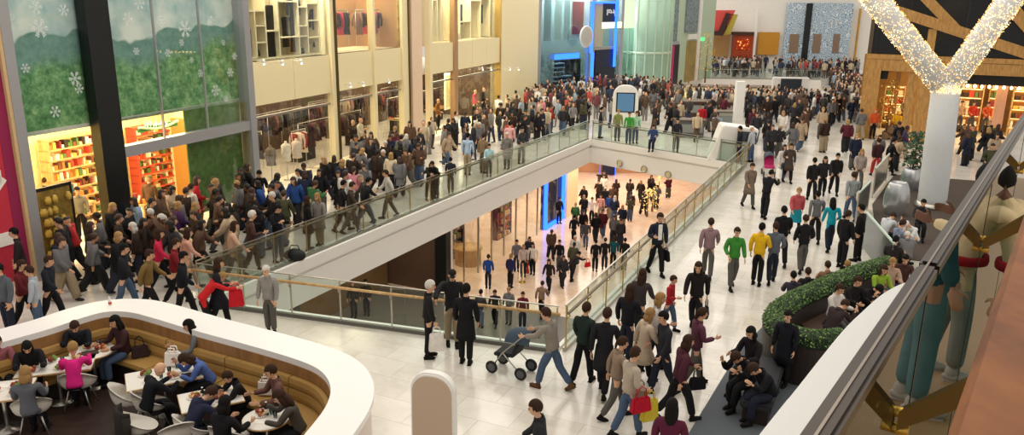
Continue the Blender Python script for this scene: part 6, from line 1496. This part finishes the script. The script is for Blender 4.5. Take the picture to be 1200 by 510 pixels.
P(178, 372, 'stride', 85, 'jacket', '#7a6238', 'black', 'short', 'brown', 'person in mustard brown jacket behind the partition', h=1.72)
P(150, 366, 'walk', 80, 'jacket', '#1e1f25', 'denim', 'short', 'black', 'person in navy black jacket behind the partition corner', h=1.74)
P(48, 392, 'stand', 250, 'jacket', '#a9b2bd', 'denim', 'short', 'brown', 'person in pale blue grey jacket behind the partition at far left', h=1.6)
P(14, 398, 'stand', 200, 'jacket', '#5b6068', 'navy', 'short', 'black', 'person in grey jacket by the sale banner', h=1.76)
P(33, 385, 'walk', 90, 'jacket', '#6b2528', 'black', 'short', 'brown', 'person in dark red jacket beside the sale banner', h=1.66)
P(64, 380, 'walk', 90, 'jacket', '#20232c', 'black', 'short', 'brown', 'person in dark navy behind the pale blue grey jacket', h=1.68)
P(30, 345, 'stand', 240, 'coat', '#2a2224', 'black', 'short', 'black', 'person in dark coat passing the grey column', h=1.74)
P(180, 268, 'stand', 10, 'jacket', '#6a4b34', 'grey', 'cap', '#7a6a40', 'person in brown jacket and olive cap standing at the red shelving', h=1.76)
P(228, 276, 'stand', 30, 'jacket', '#d5cfc6', 'grey', 'short', 'brown', 'person in white jacket below the leaf print panel', h=1.66)
P(86, 262, 'stand', 40, 'jacket', '#2f5e78', 'grey', 'short', 'brown', 'person in blue browsing in the gift shop', h=1.68)
P(98, 282, 'stand', 140, 'jacket', '#8a8272', 'black', 'short', 'black', 'person in grey olive jacket browsing in the gift shop', h=1.7)
P(60, 268, 'stand', 60, 'jacket', '#22262c', 'black', 'short', 'brown', 'person in black browsing at the gift tables', h=1.68)
# lower level, the larger ones
LP_ = [(598, 337, 'stand', 30, 'jacket', '#2a2c5c', 'black', 'tail', 'fair', 'fair haired woman in navy on the lower floor by the stanchion'),
 (572, 338, 'stand', 10, 'jacket', '#22509a', 'navy', 'short', 'brown', 'person in bright blue by the lower shop glass'),
 (643, 342, 'walk', 200, 'jacket', '#2a211e', 'black', 'mid', 'brown', 'woman in dark brown coat walking on the lower tiles'),
 (613, 324, 'stand', 180, 'jacket', '#c9b8b4', 'navy', 'long', 'fair', 'woman in pale top with a red bag on the lower floor'),
 (624, 322, 'relax', 200, 'sweater', '#e4ddd6', 'black', 'mid', 'brown', 'person in white top on the lower floor'),
 (605, 318, 'stand', 170, 'jacket', '#7a7684', 'navy', 'short', 'brown', 'person in lilac grey jacket on the lower floor'),
 (655, 318, 'stand', 200, 'jacket', '#17171c', 'grey', 'short', 'black', 'person in black with grey trousers on the lower floor'),
 (672, 285, 'walk', 15, 'jacket', '#1b1a1e', 'black', 'short', 'black', 'person in black walking away below the neon doorway'),
 (686, 291, 'walk', 190, 'jacket', '#4d4c52', 'denim', 'short', 'brown', 'person in grey top and jeans on the lower floor'),
 (697, 318, 'stand', 10, 'jacket', '#1a191d', 'black', 'short', 'black', 'left one of three standing at the lower rail'),
 (708, 316, 'stand', 10, 'jacket', '#201d20', 'navy', 'short', 'brown', 'middle one of three standing at the lower rail'),
 (718, 314, 'stand', 15, 'jacket', '#15525a', 'black', 'mid', 'brown', 'person in teal standing at the lower rail'),
 (731, 316, 'stand', 5, 'jacket', '#1c1a1c', 'grey', 'short', 'black', 'person in black right of the teal top at the lower rail'),
 (668, 330, 'bend', 60, 'jacket', '#2a2326', 'black', 'short', 'black', 'stooping person with a red bag on the lower floor'),
 (655, 262, 'stand', 150, 'jacket', '#201d20', 'black', 'short', 'brown', 'person in dark coat at the lower neon doorway'),
 (693, 262, 'stand', 190, 'sweater', '#e6ded8', 'black', 'short', 'brown', 'person in white top beyond the neon doorway on the lower floor'),
 (703, 258, 'stand', 185, 'sweater', '#dba494', 'beige', 'short', 'brown', 'person in pink top beyond the neon doorway on the lower floor'),
 (580, 382, 'walk', 190, 'jacket', '#2a2a2c', 'black', 'short', 'brown', 'person in black seen through the near glass left of the grey child'),
 (596, 380, 'stand', 200, 'jacket', '#77767a', 'grey', 'short', 'fair', 'child in grey seen through the near glass'),
 (612, 386, 'stand', 180, 'jacket', '#6b2530', 'navy', 'short', 'brown', 'person in dark red seen through the near glass'),
 (563, 384, 'stand', 20, 'jacket', '#38383e', 'denim', 'short', 'black', 'person in charcoal seen through the near glass beside the reaching man'),
 (634, 372, 'walk', 20, 'jacket', '#8f735c', 'black', 'short', 'brown', 'person in tan on the lower floor below the rail corner'),
 (415, 372, 'stand', 190, 'jacket', '#23221f', 'black', 'short', 'black', 'left one of two dark figures on the dark stone below'),
 (430, 370, 'stand', 190, 'jacket', '#2a2825', 'black', 'short', 'black', 'right one of two dark figures on the dark stone below')]
for a in LP_: P(*a, z=LZ, h=1.7)
hold(who('stooping person with a red bag'), 1, 'hand', '#c8202c', 'red bag of the stooping person on the lower floor'); hold(who('woman in pale top with a red bag'), 0, 'shop', '#b81f2c', 'red shopping bag beside the white top on the lower floor')
# ------------------------------------------------------------------ seated people
SEATZ = {'sit': getJ('sit')['pel'].z-.115, 'eat': getJ('eat')['pel'].z-.115, 'slump': getJ('slump')['pel'].z-.115}
def sitter(x, y, seat, pose, hd, top, topc, legs, hair, hairc, label, h=1.7, tone='a', zf=0.0):
    """x, y = photo position of the hips at seat height"""
    p = G(x, y, seat+.08); z = seat-SEATZ[pose]*h/1.72
    return P(0, 0, pose, hd, top, topc, legs, hair, hairc, label, z=max(z, zf), h=h, tone=tone, loc=(p.x, p.y, 0))
sitter(97, 412, .46, 'eat', 165, 'sweater', '#1c1d26', 'black', 'short', 'brown', 'man in dark navy sweater at the corner table against the partition')
sitter(146, 414, .46, 'sit', 215, 'jacket', '#3a2326', 'denim', 'long', 'black', 'woman in dark plum jacket with long dark hair at the corner table')
sitter(88, 455, .46, 'eat', -20, 'sweater', '#d4237c', 'black', 'short', 'fair', 'diner in bright pink top on a white tub chair')
sitter(35, 486, .46, 'sit', -18, 'sweater', '#5d5f66', 'black', 'mid', 'fair', 'fair haired diner in grey top on a white tub chair')
sitter(38, 438, .46, 'eat', 150, 'jacket', '#1d1a1f', 'black', 'mid', 'black', 'dark haired diner in black behind the food heaped table')
sitter(172, 480, .46, 'eat', 42, 'sweater', '#15161c', 'black', 'bald', 'grey', 'bald man in black top on a tub chair at the large middle table')
sitter(232, 420, .46, 'sit', 240, 'sweater', '#6d6f72', 'black', 'long', 'black', 'woman with long black hair leaning on the partition behind the blue top')
sitter(247, 446, .46, 'slump', 235, 'sweater', '#5168a4', 'black', 'mid', 'brown', 'woman in blue top bent over the large middle table')
sitter(287, 470, .46, 'eat', 235, 'jacket', '#1c1a1c', 'black', 'short', 'brown', 'child in black vest with white sleeves at the green bottle table', h=1.5)
sitter(222, 505, .46, 'slump', 45, 'jacket', '#242840', 'black', 'short', 'brown', 'man in dark blue bent over the green bottle table')
sitter(262, 524, .46, 'sit', 25, 'jacket', '#17161a', 'black', 'mid', 'black', 'dark haired diner with fur trim cut by the bottom edge')
sitter(328, 478, .46, 'sit', 240, 'jacket', '#6a4a42', 'black', 'short', 'brown', 'person in brown jacket behind the small round table')
sitter(352, 505, .46, 'eat', 255, 'sweater', '#4b4843', 'black', 'long', 'brown', 'woman with long brown hair in grey at the small round table')
sitter(2, 440, .46, 'sit', 140, 'sweater', '#9a5a62', 'black', 'short', 'brown', 'diner in dusty pink at the left photo edge')
# island seating
for i, a in enumerate((
 (975, 372, 'sit', 150, 'jacket', '#d7d2cc', 'grey', 'short', 'brown', 'seated person in white jacket inside the hedge'),
 (997, 362, 'sit', 160, 'jacket', '#1a181a', 'black', 'short', 'brown', 'seated person in black jacket inside the hedge, right of the white jacket'),
 (1013, 357, 'slump', 165, 'puffer', '#17171b', 'black', 'short', 'black', 'seated person in black padded jacket inside the hedge'),
 (1028, 347, 'sit', 170, 'sweater', '#8fae3a', 'grey', 'mid', 'brown', 'seated person in lime green top inside the hedge'),
 (1040, 338, 'sit', 190, 'jacket', '#b79a86', 'grey', 'short', 'fair', 'seated person in beige jacket inside the hedge at the glass screen end'),
 (1056, 334, 'sit', 200, 'jacket', '#4a2f2c', 'denim', 'short', 'black', 'seated person in brown at the right end of the hedge bench'),
 (972, 388, 'slump', 60, 'jacket', '#34282a', 'black', 'short', 'brown', 'seated person in dark brown at the near curve of the hedge'),
 (1034, 275, 'slump', 60, 'jacket', '#c9ccd0', 'black', 'short', 'brown', 'seated person in white jacket on the brown carpet below the silver pot'),
 (1050, 290, 'sit', 80, 'jacket', '#8791a8', 'navy', 'short', 'brown', 'seated person in blue grey on the brown carpet behind the glass screen'),
 (1072, 282, 'slump', 250, 'sweater', '#e4e6e8', 'grey', 'cap', '#d5d5d5', 'seated person in white knitted cap below the forked column'),
 (1062, 302, 'slump', 20, 'jacket', '#6f6c6c', 'black', 'short', 'grey', 'seated grey haired person on the brown carpet'),
 (1044, 312, 'sit', 40, 'jacket', '#2a2226', 'black', 'short', 'black', 'seated person in dark jacket at the glass screen end'),
 (1078, 262, 'sit', 200, 'jacket', '#2b2a2e', 'black', 'short', 'black', 'seated person in black right under the forked column'),
 )): sitter(a[0], a[1], .46, *a[2:], h=1.68, zf=.02)
for a in ((878, 446, 'slump', 240, 'jacket', '#17161c', 'black', 'short', 'brown', 'left huddled person in black on the dark bench'),
 (902, 462, 'slump', 250, 'puffer', '#15151b', 'navy', 'short', 'brown', 'nearest huddled person in black padded jacket on the dark bench'),
 (880, 430, 'sit', 235, 'jacket', '#1f1a1e', 'black', 'mid', 'black', 'rear huddled person with dark hair on the dark bench')): sitter(a[0], a[1], .46, *a[2:], h=1.72, zf=.02)
P(915, 452, 'stand', 220, 'coat', '#191a22', 'black', 'short', 'black', 'standing person in black coat between the dark bench and the planter', h=1.6)
for i, (x, y, hc, c, lab) in enumerate(((925, 345, 'black', '#3a3540', 'dark haired child behind the hedge, left end'), (942, 340, 'brown', '#26222a', 'brown haired person behind the hedge in dark top'), (965, 331, 'brown', '#8a6a54', 'brown haired person in tan behind the hedge'), (988, 330, 'fair', '#a98a6c', 'fair haired person in beige behind the hedge'))):
    P(x, y+30, 'sit', 10, 'jacket', c, 'black', 'short', hc, lab, h=1.5, z=0)
# people before the far white fascia and pod
P(832, 196, 'stand', 60, 'jacket', '#1f2126', 'black', 'short', 'black', 'person in dark jacket leaning at the white pod desk') if False else None
for a in ((865, 190, 'stand', -60, 'jacket', '#232832', 'navy', 'short', 'black', 'person in navy jacket at the white pod desk screen'), (879, 190, 'stand', -40, 'jacket', '#b5bac0', 'denim', 'cap', '#e4e2de', 'person in white cap and pale grey jacket beside the pod desk'), (873, 187, 'stand', -30, 'jacket', '#a9bccd', 'black', 'short', 'brown', 'person in pale blue behind the navy jacket at the pod desk'),
 (784, 180, 'stand', 180, 'jacket', '#2c2c30', 'grey', 'short', 'black', 'person in black and grey facing out at the far balustrade'), (765, 174, 'sit', 200, 'jacket', '#3a4c78', 'navy', 'short', 'brown', 'person in blue sitting on the floor behind the far balustrade'), (821, 157, 'stand', 190, 'sweater', '#b4202c', 'navy', 'short', 'black', 'person in bright red sweater and blue trousers beside the kiosks'),
 (736, 169, 'stand', 190, 'sweater', '#3fa03c', 'denim', 'short', 'brown', 'person in bright green top before the white totem'), (723, 165, 'stand', 175, 'jacket', '#8c8f52', 'grey', 'short', 'fair', 'person in olive yellow left of the bright green top'), (703, 162, 'stand', 100, 'jacket', '#2c2b33', 'denim', 'short', 'black', 'person in dark jacket and jeans at the fascia corner'), (744, 168, 'stand', 170, 'jacket', '#a9d0b2', 'denim', 'short', 'brown', 'person in mint green right of the bright green top')):
    P(*a, h=1.72) if a[2] != 'sit' else sitter(a[0], a[1]-6, .3, *a[2:])
# mannequin style display figures in the timber shop and windows
def dummy(p, pose, hd, top, topc, legs, hair, hairc, label, h=1.7, z=None):
    o = P(0, 0, pose, hd, top, topc, legs, hair, hairc, label, z=p.z, h=h, loc=p); o.name = 'mannequin'; o['category'] = 'mannequin'; PLACED.pop(); return o
dummy(V((pz.x, pz.y, .75-SEATZ['sit'])), 'sit', 200, 'puffer', '#e8b21c', 'grey', 'cap', '#e8b21c', 'yellow hooded dummy sitting on logs in the timber shop corner')
dummy(S5.P(S5.sz(1024, 145, .3)[0], .4, .05), 'stand', 180, 'puffer', '#c9552a', 'black', 'cap', '#c9552a', 'dummy in orange jacket by the left timber post', 1.7)
for x, c, lab in ((1126, '#c9a27a', 'dummy in tan jacket in the timber shop, right of the light column'), (1140, '#c8402a', 'dummy in red jacket in the timber shop'), (1157, '#d8623a', 'dummy in orange coat left of the pink shop column'), (1060, '#8a7a5a', 'dummy in olive jacket behind the yellow hooded dummy')):
    dummy(S5.P(S5.sz(x, 130, -2.2)[0], -2.2, .5), 'relax', 185, 'jacket', c, 'grey', 'short', 'brown', lab)
for x, y, c, lab in ((415, 205, '#1c1a1a', 'mannequin in black beside the cream pillar'), (424, 204, '#d8d0c0', 'pale mannequin in the first window right of the cream pillar'), (513, 150, '#8a5a2a', 'golden lit mannequin in the window left of the brown pillar'), (556, 133, '#c03a5a', 'mannequin in pink top in the window right of the brown pillar'), (566, 130, '#2a2420', 'mannequin in black in the window right of the brown pillar'), (575, 127, '#c9a87a', 'mannequin in tan by the end of the shop windows')):
    s, _ = fsz(x, y, -.8); dummy(FP(s, -.8, .22), 'relax', math.degrees(math.atan2(fn.x, fn.y)), 'jacket', c, 'black', 'bald', 'grey', lab, 1.75)
# strollers
def stroller(p, hd, label, seatc='#22242a'):
    t = thing('stroller', label, 'stroller', p); R = M.Rotation(-math.radians(hd), 3, 'Z'); q = lambda x, y, z: p+R @ V((x, y, z))
    for x in (-.24, .24):
        b = MB(); b.tube([q(x, .35, .12), q(x, .1, .5), q(x, -.38, .98), q(x, -.5, 1.02)], .014, 7); b.tube([q(x, -.32, .12), q(x, .1, .5)], .014, 7); b.build('frame', STEEL, t)
        for y in (.35, -.32):
            b = MB(); n = 16; path = [q(x, y+.11*math.cos(2*PI*k/n), .13+.11*math.sin(2*PI*k/n)) for k in range(n+1)]; b.tube(path, .028, 6); wh_ = b.build('wheel', mat('tyre', '#1b1b1d', .6), t); b = MB(); b.tube([q(x-.02, y, .13), q(x+.02, y, .13)], .085, 12); b.build('hub', mat('hub_grey', '#54565a', .5), wh_)
    b = MB(); b.tube([q(-.24, -.5, 1.02), q(.24, -.5, 1.02)], .018, 8); b.build('handle', mat('tyre', '#1b1b1d', .6), t)
    b = MB(); b.hexa([q(-.22, .32, .38), q(.22, .32, .38), q(.22, -.1, .42), q(-.22, -.1, .42)], [q(-.22, .32, .46), q(.22, .32, .46), q(.22, -.1, .5), q(-.22, -.1, .5)]); b.hexa([q(-.22, -.05, .42), q(.22, -.05, .42), q(.22, -.13, .42), q(-.22, -.13, .42)], [q(-.2, -.25, .95), q(.2, -.25, .95), q(.2, -.32, .93), q(-.2, -.32, .93)]); b.build('seat', mat('pram_'+seatc[1:], seatc, .8), t, bevel=.02)
    b = MB(); n = 9
    rows = [[q(.24*math.cos(PI*k/(n-1)), -.28+.45*math.sin(a)*1.0, .72+.32*math.cos(a)*max(.15, math.sin(PI*k/(n-1)))) for k in range(n)] for a in (-.5, -.2, .15, .5, .85)]
    for r in rows: b.v += r
    for i in range(4):
        for k in range(n-1): b.f.append([i*n+k, i*n+k+1, (i+1)*n+k+1, (i+1)*n+k]); b.mi.append(0); b.sm.append(True)
    b.build('hood', mat('pram_hood', '#3a4a58', .8), t, fix=False); return t
stroller(G(600, 436), -62, 'dark stroller pushed across the pale floor by the person in grey jacket')
stroller(G(900, 206), 190, 'small dark buggy beside the woman with white shopping bags', '#c02a6a')

# ------------------------------------------------------------------ the mass of shoppers
TOPS = [('black', '#17161a', 9), ('charcoal', '#302f33', 7), ('dark brown', '#33261f', 6), ('navy', '#20263a', 5), ('grey', '#6a696b', 4), ('brown', '#5a4335', 4), ('beige', '#b09a80', 3), ('olive', '#4a4a34', 2), ('maroon', '#56202c', 2), ('red', '#a8242c', 1.4), ('white', '#d8d3cc', 1.6), ('pale blue', '#8ba3bd', 1.2), ('pink', '#c9808c', .8), ('blue', '#2c4a86', 1), ('cream', '#cfc0a4', 1), ('green', '#3a6a42', .5), ('purple', '#4a2c58', .8)]
rr = random.Random(12)
def pick(): return rr.choices(TOPS, [t[2] for t in TOPS])[0]
def inpoly(x, y, pl):
    c = False
    for i in range(len(pl)):
        (x0, y0), (x1, y1) = pl[i], pl[i-1]
        if (y0 > y) != (y1 > y) and x < (x1-x0)*(y-y0)/(y1-y0)+x0: c = not c
    return c
NCROWD = [0]
def crowd(poly, n, zone, hds, z=0.0, gap=.62, poses=('walk', 'stride', 'stroll', 'stand', 'relax', 'carry', 'phone')):
    fl_ = [G(x, y, z) for x, y in poly]; pl = [(p.x, p.y) for p in fl_]; xs = [p[0] for p in pl]; ys = [p[1] for p in pl]; k = tries = 0
    while k < n and tries < n*120:
        tries += 1; x, y = rr.uniform(min(xs), max(xs)), rr.uniform(min(ys), max(ys))
        if not inpoly(x, y, pl): continue
        if z == 0 and edge_clear(x, y)[0] < .45: continue
        if z == 0 and booth_clear(x, y)[0] < 1.05 and (V((x, y))-booth_clear(x, y)[1]).length < 3: continue
        if z == 0 and (V((x, y, 0))-FA).dot(fn) < .5 and (V((x, y, 0))-FA).dot(fn) > -.9: continue
        if any(abs(q[2]-z) < 2 and (q[0]-x)**2+(q[1]-y)**2 < gap*gap for q in PLACED): continue
        nm, c, _ = pick(); pose = rr.choice(poses); hk = rr.choices(('short', 'mid', 'long', 'cap', 'tail'), (5, 3, 2, 1, 1))[0]; hc = rr.choices(('black', 'brown', 'fair', 'grey'), (4, 5, 1.5, .8))[0]
        leg = rr.choices(list(LEGC), (5, 3, 3, 2, 1))[0]; top = rr.choice(('jacket', 'jacket', 'coat')); tone = rr.choices('abc', (6, 2, 1.2))[0]
        o = bpy.data.objects.new('person', lod_mesh(pose, tone, leg, hk, 'cap' if hk == 'cap' else hc, top)); COL.objects.link(o)
        o.location = (x, y, z); o.rotation_euler = (0, 0, -math.radians(rr.choice(hds)+rr.uniform(-28, 28))); s = rr.uniform(.92, 1.04); o.scale = (s, s, s); o.color = lin(c)
        nm = nm.replace(' ', '-'); hd_ = '' if hk == 'cap' else hc+'-haired'
        lab = ('person ' if hk != 'cap' else 'capped person ')+'in %s %s and %s %s %s' % (nm, top, leg, 'trousers' if leg != 'denim' else 'jeans', zone)
        if hk != 'cap': lab = hd_+' '+lab
        tag(o, lab, 'person', 'shoppers '+zone); PLACED.append((x, y, z)); k += 1; NCROWD[0] += 1
crowd([(60, 362), (150, 345), (235, 350), (200, 300), (160, 285), (120, 300), (60, 335)], 38, 'behind the white partition', (70, 80, 250))
crowd([(160, 285), (200, 300), (235, 350), (330, 300), (330, 262), (290, 248), (200, 262)], 44, 'below the leaf panel', (60, 70, 240))
crowd([(330, 262), (335, 292), (490, 225), (485, 180), (420, 205)], 36, 'before the dress windows', (25, 200, 210))
crowd([(490, 180), (490, 222), (600, 180), (690, 155), (690, 130), (600, 140)], 28, 'before the cream wall', (25, 200, 110))
crowd([(690, 132), (690, 152), (840, 176), (850, 140), (780, 115), (700, 115)], 12, 'round the distant totem', (0, 180, 90, 270))
crowd([(870, 185), (880, 140), (985, 130), (1010, 150), (1000, 205), (930, 190)], 30, 'before the timber shop', (0, 180, 200))
crowd([(1010, 178), (1020, 205), (1068, 200), (1068, 175)], 5, 'by the timber post', (0, 180, 90))
crowd([(1120, 178), (1120, 235), (1190, 215), (1190, 178)], 9, 'by the forked column', (0, 180, 90))
crowd([(660, 262), (690, 300), (740, 290), (790, 232), (700, 228)], 26, 'on the lower floor', (0, 180, 200), LZ)
crowd([(590, 330), (640, 350), (690, 318), (660, 290)], 5, 'near the lower glass', (0, 180, 200), LZ)
# the far crowd nobody could count: one object
b = MB(); far_me = []; jn = bmesh.new(); cols = ['#242226', '#3d3937', '#5a4638', '#303850', '#82807e', '#b34a42', '#c4b295', '#dfdbd5', '#7a444a', '#94a4b2']
fm = [mat('far_cloth_%d' % i, c, .8) for i, c in enumerate(cols)]+[SKINM['a'], HAIRM['brown'], HAIRM['black']]
rr = random.Random(33)
def mini(x, y, z, hh):
    a = rr.uniform(0, 2*PI); R = M.Rotation(a, 3, 'Z'); s = hh/1.7; p = V((x, y, z)); c = rr.choices(range(10), (5, 4, 3, 3, 2.5, 1.4, 2.2, 2.2, 1.4, 1.4))[0]; l = rr.choice((0, 0, 3, 4, 2)); st = rr.uniform(.02, .16)
    for i, sg in ((0, -1), (1, 1)):
        b.tube([p+R @ V((sg*.09, 0, .86))*s, p+R @ V((sg*.09, sg*st*.5, .46))*s, p+R @ V((sg*.09, sg*st-.03, .04))*s, p+R @ V((sg*.09, sg*st+.14, .04))*s], [.1*s, .07*s, .055*s, .04*s], 6, l)
        b.tube([p+R @ V((sg*.19, 0, 1.42))*s, p+R @ V((sg*.24, -sg*.05, 1.14))*s, p+R @ V((sg*.22, .1, .92))*s], [.07*s, .055*s, .04*s], 6, c); b.ell(p+R @ V((sg*.215, .11, .86))*s, (.035*s, .035*s, .07*s), 5, 4, 10)
    o = len(b.v)
    for zz, rx, ry in ((.82, .17, .13), (1.0, .16, .12), (1.2, .18, .13), (1.4, .19, .12), (1.49, .07, .07)):
        for k in range(8): b.v.append(p+R @ V((rx*math.cos(PI*k/4), ry*math.sin(PI*k/4), zz))*s)
    for i in range(4):
        for k in range(8): b.f.append([o+i*8+k, o+i*8+(k+1) % 8, o+i*8+8+(k+1) % 8, o+i*8+8+k]); b.mi.append(c); b.sm.append(True)
    b.ell(p+R @ V((0, .02, 1.6))*s, (.085*s, .1*s, .12*s), 7, 6, 10); b.ell(p+R @ V((0, -.025, 1.635))*s, (.092*s, .105*s, .11*s), 7, 6, rr.choice((11, 12)))
n = 0; done = []
ZONES = [([(490, 180), (490, 215), (600, 178), (690, 152), (690, 130), (600, 140)], 55), ([(690, 132), (690, 150), (840, 172), (850, 140), (780, 115), (700, 115)], 45), ([(700, 112), (760, 112), (795, 124), (985, 130), (990, 126), (985, 140), (880, 140), (850, 138), (800, 128)], 120), ([(815, 90.5), (1005, 92.5), (1005, 82), (835, 80)], 130), ([(985, 128), (1008, 148), (1010, 110), (990, 100), (970, 98)], 70), ([(600, 138), (690, 128), (700, 113), (640, 122)], 60)]
for pl_, cnt in ZONES:
    fl_ = [G(x, y) for x, y in pl_]; pl = [(p.x, p.y) for p in fl_]; k = tries = 0
    while k < cnt and tries < 9000:
        tries += 1; x, y = rr.uniform(min(p[0] for p in pl), max(p[0] for p in pl)), rr.uniform(min(p[1] for p in pl), max(p[1] for p in pl))
        if not inpoly(x, y, pl) or edge_clear(x, y)[0] < .45 or any((q[0]-x)**2+(q[1]-y)**2 < .35 and abs(q[2]) < 1 for q in PLACED) or any((q[0]-x)**2+(q[1]-y)**2 < .4 for q in done): continue
        mini(x, y, 0, rr.uniform(1.55, 1.82)); done.append((x, y)); k += 1
o = b.build('distant_crowd', fm, fix=False); tag(o, 'tiny mass of shoppers filling the far concourse and the level behind the white fascia', 'crowd', kind='stuff')
# ------------------------------------------------------------------ the two children behind the wooden rail, seen mirrored in the glass
def mirror_pt(x, y, z): p = onp(x, y, U(0, PG, 0), U(1, PG, 0)); d = (p-EYE); q = EYE+d*((z-H)/d.z); a, pp = q.dot(hd), q.dot(hr); return U(a, 2*PG-pp, z)
HDG = math.degrees(math.atan2(hd.x, hd.y))
k1 = mirror_pt(1108, 440, ZU); k2 = mirror_pt(1070, 478, ZU)
kid = P(0, 0, 'leanrail', HDG-75, 'sweater', '#d9c49a', '#8f948c', 'afro', 'black', 'small child with round dark hair in a cream knit top, mirrored in the foreground glass', z=ZU, h=.98, tone='c', shoe='light', loc=(k1.x+.02*hr.x, k1.y+.02*hr.y, ZU))
bt = MB(); J_ = getJ('leanrail'); bt.lathe([(.165, -.03), (.17, .0), (.165, .035)], J_['pel']+V((0, .0, .02)), 20); q = bpy.data.objects.new('belt', bt.mesh('belt', [FAB])); COL.objects.link(q); q.parent = kid; q.color = lin('#a8232c')
P(0, 0, 'stand', HDG-78, 'jacket', '#3d6a72', '#6d9398', 'short', 'brown', 'child in teal jeans and trainers, mirrored low in the foreground glass', z=ZU, h=1.12, shoe='light', loc=(k2.x+.02*hr.x, k2.y+.02*hr.y, ZU))

# ================================================================== light
w = bpy.data.worlds.new('world'); SC.world = w; w.use_nodes = True
bg = w.node_tree.nodes['Background']; bg.inputs[0].default_value = (1.0, .93, .84, 1); bg.inputs[1].default_value = .66
area('roof_light', (0, 28, 22), (0, 30, 0), 30, 40, 4700, (1, .93, .82)); area('roof_light', (6, 60, 22), (6, 60, 0), 30, 30, 5200, (1, .92, .8)); area('roof_light', (10, 85, 18), (8, 84, 0), 26, 16, 2200, (1, .96, .9))
for s, d, z, sx, sy, p, c in (((sL1+s_m0)/2, -2.2, zml-.1, 9, 3, 700, (1, .8, .5)), ((s_m1+s_a0)/2, -2.2, zb0-.1, 5, 3, 170, (1, .76, .48)), ((s_a1+s_c0)/2, -2.2, zb0-.1, 6, 3, 170, (1, .76, .48)), ((s_e1+s_g)/2, -2, zb0-.1, 9, 2.5, 600, (1, .85, .55)),
    ((s_m1+s_g)/2, -4.6, zb0-.1, 18, 1.5, 260, (1, .74, .45)), ((s_m1+s_a0)/2, -.3, ZT-.1, 5, .5, 420, (1, .9, .7)), ((s_a1+s_c0)/2, -1.5, ZT-.1, 6, 2, 300, (1, .86, .62)), ((s_e1+s_g)/2, -.4, ZT-.1, 9, .6, 650, (1, .9, .65))): area('shop_light', FP(s, d, z), FP(s, d-.01, 0), sx, sy, p, c)
area('lower_light', (4, 36, CZ-.15), (4, 36, LZ), 0.1+8, 20, 1, (1, .85, .7)) if False else None
for s, d, p in ((LL*.2, -1.5, 110), (LL*.5, -1.5, 90), (LL*.8, -1.2, 80)): area('lower_shop_light', SL.P(s, d, CZ-.05), SL.P(s, d, LZ), 3, 2, p, (1, .82, .55))
for x, y, Y, p in ((3, 50, 0, 900), (8, 58, 0, 700), (-7, 31, 0, 420)): area('lower_light', (x, y, CZ-.05), (x, y, LZ), 10, 8, p, (1, .83, .68))  # the third lamp is added fill to brighten the dark recess
for s in (2.5, 7): area('store_fill', S2.P(L2*.5, -1.2, 8.4), S2.P(L2*.5, -1.21, 0), L2*.8, 1.8, 1300, (.92, .96, 1)) if s == 2.5 else None; area('gallery_fill', U(2.5, 1.2, ZU+3.2), U(2.5, .2, ZU), 2, 3, 22, (1, .9, .78)) if s == 2.5 else None; area('timber_light', S5.P(s, -3, zb_-.15), S5.P(s, -3, 0), 3, 3, 260, (1, .76, .42))  # store and gallery lamps are added fill for dark posters and mirrored children
SC.view_settings.view_transform = 'Standard'; SC.view_settings.look = 'None'; SC.view_settings.gamma = 1; SC.view_settings.exposure = 0.02; SC.view_settings.use_curve_mapping = False
try: SC.cycles.transparent_max_bounces = 24; SC.cycles.max_bounces = 8; SC.cycles.use_denoising = True; SC.cycles.sample_clamp_indirect = 6
except Exception: pass
# ------------------------------------------------------------------ labels that still coincide get their place in the row
bpy.context.view_layer.update()
ORD = ['leftmost', 'second from left', 'third from left', 'fourth from left', 'fifth from left', 'sixth from left', 'seventh from left', 'eighth from left']+['ninth from left', 'tenth from left', 'eleventh from left', 'twelfth from left']+['%dth from left' % i for i in range(13, 60)]
by = {}
for o in COL.objects:
    if o.parent is None and o.get('category'): by.setdefault(o['label'], []).append(o)
for lab, os_ in by.items():
    if len(os_) > 1:
        os_.sort(key=lambda o: PX(o.matrix_world.translation)[0])
        for i, o in enumerate(os_):
            suf = ('left one' if i == 0 else 'right one') if len(os_) == 2 else ORD[i] if i < len(os_)-1 else 'rightmost'
            o['label'] = lab+', '+suf
